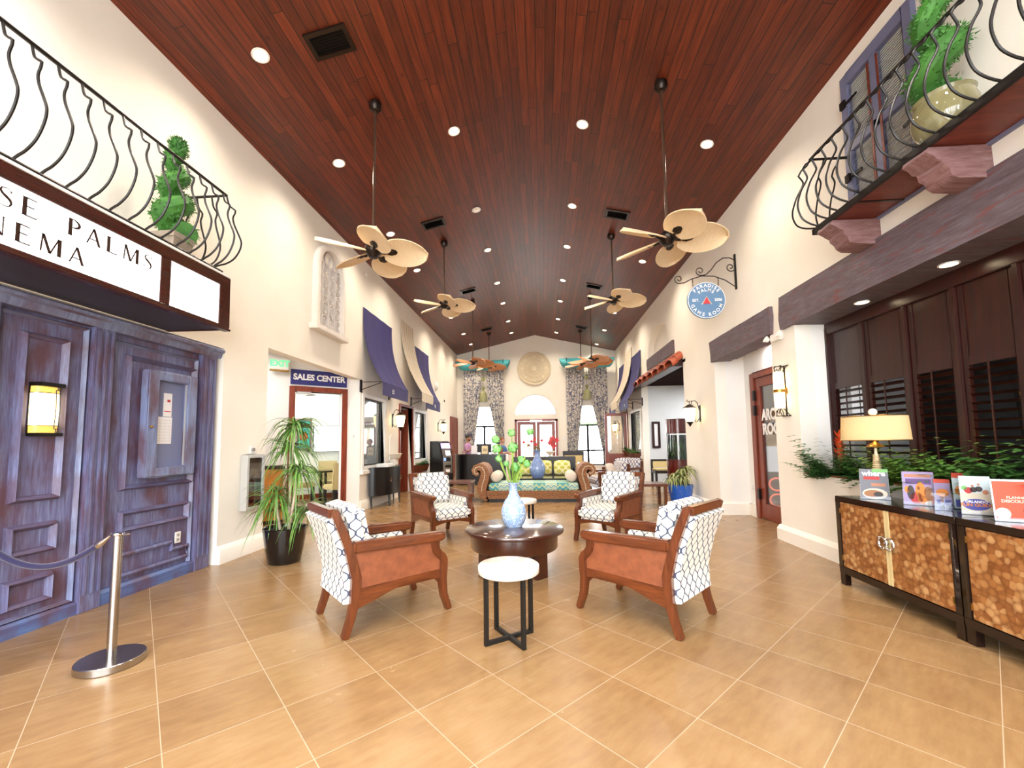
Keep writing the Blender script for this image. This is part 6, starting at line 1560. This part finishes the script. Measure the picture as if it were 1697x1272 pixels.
# ---- people behind the desk
def person(label, loc, rz, shirt, hair, beard, arm, skin=(176, 124, 96)):
    t = thing('person', label, 'person', loc, R(rz))     # local: faces +y, x right
    skn = plain('skin_%d' % skin[0], skin, .5, 0, .05, 20)
    V = {}; E = []; rad = []
    def j(n, p, r, par=None):
        V[n] = len(rad); rad.append((Vector(p), r))
        if par: E.append((V[par], V[n]))
    j('pelvis', (0, 0, .92), (.15, .105)); j('waist', (0, .0, 1.06), (.135, .095), 'pelvis'); j('chest', (0, .01, 1.25), (.165, .11), 'waist'); j('neckb', (0, 0, 1.42), (.075, .065), 'chest'); j('neck', (0, .012, 1.48), (.052, .052), 'neckb'); j('head0', (0, .02, 1.54), (.06, .07), 'neck')
    for s_ in (-1, 1):
        k = str(s_); j('sh'+k, (s_*.17, 0, 1.385), (.062, .062), 'chest')
        el, wr = arm[0 if s_ < 0 else 1]
        j('el'+k, el, (.044, .044), 'sh'+k); j('wr'+k, wr, (.028, .028), 'el'+k); d = (Vector(wr)-Vector(el)).normalized(); j('ha'+k, Vector(wr)+d*.07, (.036, .022), 'wr'+k)
        j('hip'+k, (s_*.09, 0, .86), (.095, .095), 'pelvis'); j('kn'+k, (s_*.10, .02, .48), (.062, .062), 'hip'+k); j('an'+k, (s_*.10, -.01, .09), (.04, .045), 'kn'+k); j('to'+k, (s_*.10, .14, .035), (.04, .03), 'an'+k)
    me = bpy.data.meshes.new('body'); me.from_pydata([tuple(p) for p, r in rad], E, []); o = bpy.data.objects.new('body', me); COL.objects.link(o)
    sk = o.modifiers.new('s', 'SKIN'); sb = o.modifiers.new('d', 'SUBSURF'); sb.levels = 2; sb.render_levels = 2
    for i, (p, r) in enumerate(rad): me.skin_vertices[0].data[i].radius = r
    me.skin_vertices[0].data[0].use_root = True
    bpy.context.view_layer.update(); nm = bpy.data.meshes.new_from_object(o.evaluated_get(bpy.context.evaluated_depsgraph_get())); bpy.data.objects.remove(o)
    vs = [v.co.copy() for v in nm.vertices]; fs = [tuple(p.vertices) for p in nm.polygons]; bpy.data.meshes.remove(nm)
    B = MB(); B.add(vs, fs)
    # head: an egg with brow, nose, chin and ears, joined to the neck; fingers on both hands
    hd = MB(); n = 20
    def hf(u, v):
        a = TAU*u; ph = -PI/2+PI*v; c = math.cos(ph); s2 = math.sin(ph); x = .076*c*math.cos(a); y = .096*c*math.sin(a); z = .118*s2
        if s2 < 0: x *= 1+.22*s2; y *= 1+.10*s2*(1 if y < 0 else .2)
        fr = max(0, math.sin(a))*c
        y += fr**14*.026*math.exp(-((z+.012)/.026)**2)+fr**5*.008*math.exp(-((z-.035)/.014)**2)-fr**6*.007*math.exp(-((z-.014)/.012)**2)+fr**6*.010*math.exp(-((z+.092)/.022)**2)+fr**10*.006*math.exp(-((z+.052)/.010)**2)
        return (x, y+.025, z+1.615)
    hd.grid(hf, 36, 26)
    for s_ in (-1, 1): hd.ball((s_*.078, .015, 1.61), (.012, .022, .034), 8, 8)
    B.add(hd.v, hd.f)
    for s_ in ('-1', '1'):
        wr, ha = rad[V['wr'+s_]][0], rad[V['ha'+s_]][0]; d = (ha-wr).normalized(); side = d.cross(Vector((0, 0, 1))); side = side.normalized() if side.length > .1 else Vector((1, 0, 0)); nn = side.cross(d)
        for q in range(4):
            o_ = ha+side*(q-1.5)*.017; L = (.062, .074, .068, .054)[q]; B.tube([o_, o_+d*L*.55+nn*.004, o_+d*L*.85-nn*.014, o_+d*L-nn*.03], [.009, .0085, .008, .006], 7)
        th = wr.lerp(ha, .5)-side*.03*(1 if s_ == '1' else -1); B.tube([th, th+d*.035-side*.02*(1 if s_ == '1' else -1), th+d*.06-side*.018*(1 if s_ == '1' else -1)-nn*.01], [.012, .010, .007], 7)
    bod = B.build('body', skn, t, ang=80)
    # clothing: offset copies of the body surface
    nrm = {}
    bm = bmesh.new(); bm.from_mesh(bod.data); bm.normal_update(); bm.verts.ensure_lookup_table()
    def cloth(name, mat, keep, off):
        idx = {}; vv = []; ff = []
        for f in bm.faces:
            if all(keep(v.co) for v in f.verts):
                q = []
                for v in f.verts:
                    if v.index not in idx: idx[v.index] = len(vv); vv.append(tuple(v.co+v.normal*off))
                    q.append(idx[v.index])
                ff.append(tuple(q))
        return MB().add(vv, ff).build(name, mat, t, ang=80)
    def is_arm(p): return abs(p.x) > .19 or (p.y > .13 and p.z > .95)
    cloth('shirt', shirt, lambda p: .90 < p.z < 1.455 and not (is_arm(p) and (Vector((abs(p.x), p.y, p.z))-Vector((.17, 0, 1.385))).length > .24), .010)
    cloth('trousers', m['dark_leg'], lambda p: .10 < p.z < .97 and not is_arm(p), .011)
    bm.free()
    h = MB()
    def hair_f(u, v):
        a = TAU*u; ph = -.35*PI+.85*PI*v; p = hf(u, (ph+PI/2)/PI); front = max(0, math.sin(a))
        lim = 1.60+.085*front if not beard else 1.605+.08*front
        q = Vector(p)-Vector((0, .025, 1.615)); q = q*1.10+Vector((0, .018, 1.619))
        return (q.x, q.y, max(q.z, lim)) if q.z < lim else tuple(q)
    h.grid(hair_f, 36, 22).build('hair', hair, t, ang=80)
    if beard:
        bd = MB(); bd.grid(lambda u, v: tuple((Vector(hf(.25+.42*(u-.5), .12+.22*v))-Vector((0, .025, 1.60)))*1.05+Vector((0, .026, 1.60))), 18, 8); bd.build('beard', hair, t, ang=80)
    e_ = MB()
    for s_ in (-1, 1): e_.ball((s_*.03, .108, 1.632), (.012, .008, .007), 8, 6)
    e_.build('eyes', m['dark_leg'], t)
    mo_ = MB().ball((0, .117, 1.562), (.022, .006, .006), 8, 6); mo_.build('lips', plain('lip_tone_%d' % skin[0], (150, 84, 76), .5), t)
    return t
lil = plain('lilac_shirt', (176, 130, 168), .8); bls = plain('blue_teal_shirt', (70, 110, 180), .8)
person('person with dark hair and beard in a lilac shirt behind the reception desk', (-2.66, 14.90, -.08), -100, lil, plain('black_hair', (26, 18, 16), .6), True, [((-.26, .05, 1.16), (-.16, .26, 1.12)), ((.25, .06, 1.15), (.16, .25, 1.26))])
person('person with auburn hair in a blue top at the right end of the reception desk', (-1.45, 14.90, -.18), -120, bls, plain('auburn_hair', (120, 62, 34), .6), False, [((-.26, .06, 1.15), (-.14, .28, 1.14)), ((.25, .08, 1.16), (.14, .32, 1.20))], (206, 156, 128))

# ================================================================== FAR WALL DRESSING
me_ = thing('rose_medallion', 'round carved stone rose medallion above the far doors', 'wall decoration', (-.312, YF-.004, 4.605))
MM = RX(PI/2)
MB().at(MM).lathe([(.0, 0), (.75, 0), (.75, .05), (.70, .07), (.68, .05), (.66, .03), (.0, .03)], n=64).build('disc', m['stone'], me_)
b = MB()
ringp = lambda r, n=40, c=(0, 0): [(c[0]+r*math.cos(TAU*i/n), -.045, c[1]+r*math.sin(TAU*i/n)) for i in range(n)]
b.tube(ringp(.13), .022, 6, closed=True).tube(ringp(.42, 48), .014, 6, closed=True).tube(ringp(.60, 48), .014, 6, closed=True)
for k in range(16):
    a = TAU*k/16
    pts = []
    for i in range(13):
        s = i/12; r = .17+.24*s; w = .044*(.35+.65*s) if s < .85 else .044*math.sqrt(max(0, 1-((s-.85)/.15)**2))
        pts.append((r, w))
    loop = [(r*math.cos(a)-w*math.sin(a), -.045, r*math.sin(a)+w*math.cos(a)) for r, w in pts]+[(r*math.cos(a)+w*math.sin(a), -.045, r*math.sin(a)-w*math.cos(a)) for r, w in reversed(pts)]
    b.tube(loop, .009, 5, closed=True)
b.build('tracery', m['stone'], me_)
t_ = plain('pale_stone', (232, 222, 196), .8)
b = MB().at(MM).lathe([(.0, .03), (.105, .03), (.10, .045), (.0, .045)], n=24)
for k in range(8):
    a = TAU*k/8
    for q in range(4):
        aa = TAU*q/4+a; b.ball((.53*math.cos(a)+.032*math.cos(aa), .53*math.sin(a)+.032*math.sin(aa), .035), (.038, .038, .012), 10, 6)
for k in range(16):
    a = TAU*k/16; b.ball((.33*math.cos(a), .33*math.sin(a), .032), (.03, .03, .008), 8, 5)
b.build('petals', t_, me_)
def drape(t, xo, xi_top, xi_mid, zmid, xi_bot, zt, zb, y):
    # xo fixed outer edge; the inner edge falls straight, then is drawn back
    def edge(z):
        if z > zmid: return xi_top+(xi_mid-xi_top)*((zt-z)/(zt-zmid))**2
        s = (zmid-z)/(zmid-zb); return xi_mid+(xi_bot-xi_mid)*(s**.8)
    def fn(u, v):
        z = zt+(zb-zt)*v; xi = edge(z); w = abs(xi-xo); amp = .035+.02*(1-w/.85)
        return (xo+(xi-xo)*u, y+amp*math.sin(u*TAU*6.5+v*1.2)+.01*math.sin(u*40), z)
    return MB().grid(fn, 90, 26).build('curtain_panel', m['curtain'], t, ang=80)
for lab, x0, x1, xc0, xc1 in (('patterned navy and cream curtains on the left far window', -3.44, -1.66, -2.62, -2.42), ('patterned navy and cream curtains on the right far window', 1.07, 2.83, 1.86, 2.02)):
    t = thing('window_curtain', lab, 'curtain', (0, 0, 0), 0, 'far window curtains')
    drape(t, x0, xc0, xc0-.10, 3.0, x0+.36, 4.62, .05, 18.30); drape(t, x1, xc1, xc1+.12, 3.0, x1-.14, 4.62, .05, 18.30)
    MB().cyl((x0-.1, 18.30, 4.63), (x1+.1, 18.30, 4.63), .02).build('curtain_rod', m['bronze'], t)
for lab, x0, x1 in (('teal boat-shaped cornice over the left far curtains', -3.70, -1.37), ('teal boat-shaped cornice over the right far curtains', .80, 3.13)):
    t = thing('boat_cornice', lab, 'cornice', ((x0+x1)/2, 18.16, 4.58)); hw = (x1-x0)/2
    def hull(u, v):
        x = -hw+2*hw*u; f = min(1, (1-abs(2*u-1))/.22); dep = .37*math.sin(PI/2*f)**.6+.02
        a = v; return (x, -.16*math.sin(PI*a)*max(.15, f)**.5-.02*(1-a), .37-dep*a if a < 1 else .37-dep)
    MB().grid(hull, 40, 10, .02).build('hull', m['teal_paint'], t)
    MB().tube([hull(i/40, 0) for i in range(41)], .018, 6).build('gunwale', m['teal_paint'], t)
    for k in (.12, .88): 
        p = hull(k, .3); MB().tube([(p[0], p[1]-.02, p[2]+.14), (p[0], p[1]-.03, p[2]-.12)], .015, 6).build('bracket', m['bronze'], t)
for lab, x in (('green glass bell ornament hanging between the left far curtains', -2.55), ('green glass bell ornament hanging between the right far curtains', 1.95)):
    t = thing('glass_bell', lab, 'ornament', (x, 18.22, 3.15)); gm = bpy.data.materials.get('olive_glass') or plain('olive_glass', (150, 150, 110), .1, 0, .15, 6)
    MB().lathe([(.165, 0), (.17, .02), (.165, .26), (.14, .38), (.08, .45), (.035, .48), (.035, .52)], n=24).build('bell', gm, t)
    MB().ball((0, 0, .60), .075, 14, 10).build('knob', m['leaf_var'], t); MB().ball((0, 0, 1.0), (.085, .03, .085), 16, 10).build('disc', m['leaf_var'], t); MB().cyl((0, 0, .5), (0, 0, 1.45), .006).build('cord', m['bronze'], t)
xs = thing('exit_sign', 'white exit sign centred over the far glass doors', 'exit sign', (-.27, YF-.08, 2.28)); MB().bb(-.26, .26, 0, .03, -.035, .055).build('housing', m['screen_white'], xs)
rb_ = thing('room_sign', 'small pale plaque on the far wall right of the doors', 'sign', (.95, YF, 1.5)); MB().bb(-.05, .05, -.01, 0, -.08, .08).build('plate', m['paper'], rb_)
# outdoors beyond the right far window
pt = thing('palm_tree', 'blurred green palm outside the right far window', 'tree', (2.9, 25.0, -.15)); MB().tube([(0, 0, 0), (.05, 0, 1.2), (.0, 0, 2.6)], [.14, .11, .09], 10).build('trunk', m['trunk'], pt)
b = MB()
for k in range(22):
    a = TAU*k/22+rnd.random()*.2; L = 1.5+.4*rnd.random(); up_ = .2+.7*rnd.random()
    for i in range(14):
        s = i/14; c = Vector((math.cos(a)*L*s, math.sin(a)*L*s, 2.6+up_*s-1.3*s*s)); sd = Vector((-math.sin(a), math.cos(a), 0))
        for q in (-1, 1):
            tip = c+sd*q*.35*(1-s*.6)+Vector((math.cos(a)*.15, math.sin(a)*.15, -.18)); b.add([tuple(c), tuple(c+Vector((math.cos(a)*.06, math.sin(a)*.06, 0))), tuple(tip)], [(0, 1, 2)])
b.build('fronds', m['leaf'], pt)
# ================================================================== PLANTS
def strap(b, p, a, L, w, rise, droop, n=6, twist=0.0, rnd=random):
    """a long arching leaf from p in direction a"""
    d = Vector((math.cos(a), math.sin(a), 0)); s_ = Vector((-math.sin(a), math.cos(a), 0)); vs = []; fs = []
    for i in range(n+1):
        t = i/n; c = Vector(p)+d*L*t*(1-.18*t)+Vector((0, 0, rise*t-droop*t*t)); ww = w*(1-t)**.6*(.55+.45*min(1, t*5)) if i < n else 0
        off = s_*ww/2+Vector((0, 0, twist*ww)); vs += [tuple(c-off), tuple(c+Vector((0, 0, -ww*.15))), tuple(c+off)]
    for i in range(n): k = 3*i; fs += [(k, k+1, k+4, k+3), (k+1, k+2, k+5, k+4)]
    b.add(vs, fs)
def frond(b, p, a, L, rise, droop, leaf, n=9, wid=.028):
    d = Vector((math.cos(a), math.sin(a), 0)); sd = Vector((-math.sin(a), math.cos(a), 0)); prev = None
    for i in range(1, n+1):
        t = i/n; c = Vector(p)+d*L*t+Vector((0, 0, rise*t-droop*t*t)); l = leaf*math.sin(PI*(.15+.8*t))**.7
        for q in (-1, 1):
            u = (sd*q+d*.55).normalized()*l+Vector((0, 0, -.25*l)); w = d*wid*.5
            b.add([tuple(c), tuple(c+u*.5+w), tuple(c+u), tuple(c+u*.5-w)], [(0, 1, 2, 3)])
    c = Vector(p)+d*L+Vector((0, 0, rise-droop)); u = d*leaf; w = sd*wid*.5; b.add([tuple(c), tuple(c+u*.5+w), tuple(c+u), tuple(c+u*.5-w)], [(0, 1, 2, 3)])

rnd = random.Random(21)
dr = thing('potted_dracaena', 'tall spiky dracaena in a glossy black pot at the alcove corner', 'potted plant', (-3.03, 4.83, 0))
MB().lathe([(.0, 0), (.165, 0), (.175, .012), (.20, .14), (.232, .36), (.238, .40), (.232, .405), (.222, .40), (.215, .37), (.0, .36)], n=40).build('pot', m['black_pot'], dr)
MB().lathe([(.0, .372), (.218, .37)], n=24).build('soil', m['soil'], dr)
canes = [((.03, .02), (.06, .05), 1.66, 36), ((-.05, -.02), (-.10, -.02), .86, 26), ((.07, -.05), (.16, -.02), 1.14, 30), ((.02, .07), (-.04, .12), 1.40, 28), ((.10, .02), (.24, .04), .66, 24), ((-.09, .05), (-.16, .08), .70, 18)]
for (bx, by), (tx, ty), h, n in canes:
    mid = Vector(((bx+tx)/2+rnd.uniform(-.02, .02), (by+ty)/2, .36+(h-.36)*.5)); pts = [(bx, by, .36), tuple(mid), (tx, ty, h)]
    MB().tube(pts, [.017, .015, .012], 8).build('cane', m['trunk'], dr)
    b = MB()
    for k in range(n*2):
        a = k*2.4+rnd.random(); z = h-.02-.12*rnd.random(); L = rnd.uniform(.30, .52)
        strap(b, (tx, ty, z), a, L, .028, rnd.uniform(.02, .36), rnd.uniform(.25, .62), 7, rnd.uniform(-.2, .2))
    b.build('leaf_crown', m['leaf'], dr)
bp = thing('potted_ribbon_plant', 'striped-leaf plant in a cobalt blue pot by the right wall', 'potted plant', (2.88, 9.2, 0))
MB().lathe([(.0, 0), (.19, 0), (.20, .02), (.255, .40), (.262, .43), (.25, .435), (.24, .40), (.0, .39)], n=40).build('pot', m['blue_glaze'], bp)
MB().lathe([(.0, .40), (.24, .398)], n=24).build('soil', m['soil'], bp)
for (x, y, h) in ((-.10, 0, .66), (.05, .05, .78), (.02, -.08, .60), (.15, .02, .80), (-.02, .1, .66), (-.16, -.03, .58)):
    MB().tube([(x*.5, y*.5, .39), (x, y, h)], .012, 8).build('stem', m['branch'], bp); b = MB()
    for k in range(22): strap(b, (x, y, h-.1*rnd.random()), k*2.4+rnd.random(), rnd.uniform(.20, .36), .06, rnd.uniform(.05, .26), rnd.uniform(.2, .42), 6)
    b.build('leaf_crown', m['leaf_var'], bp)
def fern(label, loc, mat, n, L, leaf, seed, group='leafy plants along the planter ledge', wid=.028, squash=1.0):
    r = random.Random(seed); t = thing('leafy_plant', label, 'plant', loc, 0, group); b = MB()
    for k in range(n):
        a = r.random()*TAU; l = L*r.uniform(.5, 1); p = (r.uniform(-.06, .06), r.uniform(-.12, .12), .0)
        if math.cos(a) > .2: l = min(l, .14)
        if loc[1] > 5 and math.sin(a) > .1: l = min(l, .24 if math.cos(a) > -.75 else .45)
        frond(b, p, a, l*.7, l*r.uniform(.5, 1.25), l*r.uniform(.15, .7), leaf, 8, wid)
    b.build('foliage', mat, t); MB().cyl((0, 0, -.02), (0, 0, .10), .02, .008, 8).build('stem', m['branch'], t); return t
zl = .885
fern('dark green fern at the left end of the planter ledge, drooping over its edge', (3.34, 5.18, zl), m['leaf_dk'], 110, .60, .11, 1, wid=.04)
fern('dark green leafy plant behind the lamp base on the planter ledge', (3.43, 4.72, zl), m['leaf_dk'], 110, .50, .11, 2, wid=.04)
fern('bright lime-leaved plant right of the table lamp', (3.42, 4.28, zl), m['leaf_lt'], 110, .50, .11, 3, wid=.05)
fern('mid-green leafy plant behind the lilac brochure', (3.40, 3.92, zl), m['leaf'], 100, .48, .11, 4, wid=.04)
fern('mid-green feathery plant behind the clear card holders', (3.42, 3.58, zl), m['leaf'], 120, .56, .11, 5, wid=.04)
fern('dark green plant behind the guide booklet', (3.42, 3.26, zl), m['leaf_dk'], 100, .48, .14, 6, wid=.055)
fern('dark green plant at the right edge of the planter ledge', (3.40, 2.92, zl), m['leaf_dk'], 100, .48, .14, 7, wid=.06)
def bromeliad(label, loc, h, seed):
    r = random.Random(seed); t = thing('bromeliad', label, 'flowering plant', loc, 0, 'orange bromeliads in the planter'); b = MB()
    for k in range(16): strap(b, (0, 0, 0), k*2.4, r.uniform(.16, .26), .045, r.uniform(.12, .28), r.uniform(.1, .3), 6)
    b.build('leaf_rosette', m['leaf_dk'], t); b = MB(); b.tube([(0, 0, 0), (0, 0, h*.6), (0, 0, h*.95)], [.02, .024, .012], 8)
    for k in range(30):
        z = h*(.42+.55*k/30); L = .105-.04*k/30; strap(b, (0, 0, z), k*2.4, L, .042, .075, .0, 3)
    b.build('flower_head', m['orange_petal'], t); return t
bromeliad('orange-red bromeliad at the left end of the planter ledge', (3.42, 5.14, zl), .54, 1)
bromeliad('orange-red bromeliad near the right edge of the planter ledge', (3.42, 3.12, zl), .52, 2)
def wall_planter(label, x, y0, y1, z, sgn, seed, mat):
    t = thing('wall_planter', label, 'planter', (x, (y0+y1)/2, z), 0, 'wooden wall planters with ferns'); hw = (y1-y0)/2; r = random.Random(seed)
    xs = sorted((0, sgn*.24)); MB().prism([(0, 0), (sgn*.16, 0), (sgn*.24, .22), (0, .22)], 'xz', -hw, hw).build('box', m['chairwood_h'], t)
    b = MB()
    for k in range(int(6*hw*8)): b.tube([(sgn*.16, -hw+2*hw*k/(6*hw*8), .0), (sgn*.245, -hw+2*hw*k/(6*hw*8), .22)], .006, 5)
    b.build('slats', m['chairwood'], t); b = MB()
    for k in range(90):
        a = r.random()*TAU; l = r.uniform(.16, .36); p = (sgn*.12, r.uniform(-hw+.05, hw-.05), .20)
        if sgn*math.cos(a) < -.1: l = min(l, .12)
        frond(b, p, a, l*.7, l*r.uniform(.6, 1.1), l*r.uniform(.2, .6), .06, 7, .03)
    b.build('foliage', mat, t); return t
wall_planter('wooden planter with ferns under the farther left window', XL+.03, 11.98+.05, 12.85, .52, 1, 31, m['leaf_dk'])
wall_planter('wooden planter with light green ferns on the right wall, nearest the corner', XR-.02, 14.05, 15.1, .74, -1, 32, m['leaf'])
wall_planter('wooden planter with dark ferns on the right wall, beyond the nearer planter', XR-.02, 15.25, 16.0, .80, -1, 33, m['leaf_dk'])
# ------------------------------------------------------------------ camera
cam = bpy.data.objects.new('camera', bpy.data.cameras.new('camera')); COL.objects.link(cam)
yaw, pitch, roll = R(4.0756), R(4.364), R(.7145)
fwd = Vector((-math.sin(yaw)*math.cos(pitch), math.cos(yaw)*math.cos(pitch), math.sin(pitch)))
rt = Vector((math.cos(yaw), math.sin(yaw), 0)); up = rt.cross(fwd)
r2 = rt*math.cos(roll)-up*math.sin(roll); u2 = up*math.cos(roll)+rt*math.sin(roll)
cam.matrix_world = Matrix(((r2.x, u2.x, -fwd.x, 0), (r2.y, u2.y, -fwd.y, 0), (r2.z, u2.z, -fwd.z, 1.35), (0, 0, 0, 1)))
cam.data.sensor_width = 36; cam.data.lens = 698.2/1697*36; cam.data.shift_y = (680.2-636)/1697; cam.data.clip_start = .05; cam.data.clip_end = 200
SC.camera = cam

# ------------------------------------------------------------------ light
def lamp(name, typ, loc, energy, col=(1, 1, 1), rot=(0, 0, 0), **kw):
    d = bpy.data.lights.new(name, typ); d.energy = energy; d.color = col
    for k, v in kw.items(): setattr(d, k, v)
    o = bpy.data.objects.new(name, d); COL.objects.link(o); o.location = loc; o.rotation_euler = rot; return o
WARM = (1, .86, .68)
for x, y in LIGHTS:
    lamp('downlight_beam', 'SPOT', (x, y, roof_z(x)-.04), 170, WARM, spot_size=R(140), spot_blend=1.0, shadow_soft_size=.09)
for x in (-2.92, -1.207, .655, 2.38):      # unseen rows carrying on the grid, whiter, added to light the near end
    for y in (2.0, .1, -1.8):
        lamp('downlight_beam', 'SPOT', (x, y, roof_z(x)-.04), 180, (1, .95, .90), spot_size=R(130), spot_blend=1.0, shadow_soft_size=.09)
lamp('office_fill_light', 'AREA', (-5.2, 9.6, 3.05), 34, (1, .98, .93), size=1.6)  # added fill without a fixture, brightens the office behind the sales door
lamp('side_room_fill_light', 'AREA', (5.4, 11.9, 3.05), 130, (.97, .99, 1), size=1.6)  # unseen area light added to brighten the dark side room
lamp('game_entry_ceiling_light', 'AREA', (3.5, 7.0, 2.9), 14, (1, .97, .95), size=.3)
lamp('alcove_fill_light', 'AREA', (-4.9, 6.3, 3.05), 30, (1, .97, .93), size=.5)  # added light with no lamp behind it, lifts the alcove walls
lamp('right_wing_light', 'AREA', (5.2, 16.2, 3.1), 120, (1, .98, .9), size=1.5)
def portal(loc, sx, sy, rot):
    d = bpy.data.lights.new('daylight_portal', 'AREA'); d.shape = 'RECTANGLE'; d.size = sx; d.size_y = sy; d.cycles.is_portal = True
    o = bpy.data.objects.new('daylight_portal', d); COL.objects.link(o); o.location = loc; o.rotation_euler = rot; return o
portal((-1.925, YB-.1, 2.55), 3.15, 5.1, (R(90), 0, 0))
portal((1.425, YB-.1, 2.55), 3.15, 5.1, (R(90), 0, 0))
portal((-.3, YF+.15, 1.2), 1.7, 2.3, (R(-90), 0, 0)); portal((-.3, YF+.15, 3.0), 1.85, .95, (R(-90), 0, 0))
portal((-2.55, YF+.15, 1.65), 1.4, 2.6, (R(-90), 0, 0)); portal((1.97, YF+.15, 1.65), 1.4, 2.6, (R(-90), 0, 0))
w = bpy.data.worlds.new('World'); SC.world = w; w.use_nodes = True
bg = w.node_tree.nodes['Background']; bg.inputs[0].default_value = (.93, .97, 1.0, 1); bg.inputs[1].default_value = 12.0
SC.view_settings.view_transform = 'Standard'; SC.view_settings.look = 'None'; SC.view_settings.gamma = 1; SC.view_settings.use_curve_mapping = False
SC.view_settings.exposure = 0.3
cy = SC.cycles
cy.max_bounces = 7; cy.diffuse_bounces = 4; cy.glossy_bounces = 3; cy.transmission_bounces = 4; cy.transparent_max_bounces = 12
cy.caustics_reflective = False; cy.caustics_refractive = False; cy.sample_clamp_indirect = 6; cy.sample_clamp_direct = 0
cy.use_denoising = True; cy.use_adaptive_sampling = True; cy.adaptive_threshold = .02
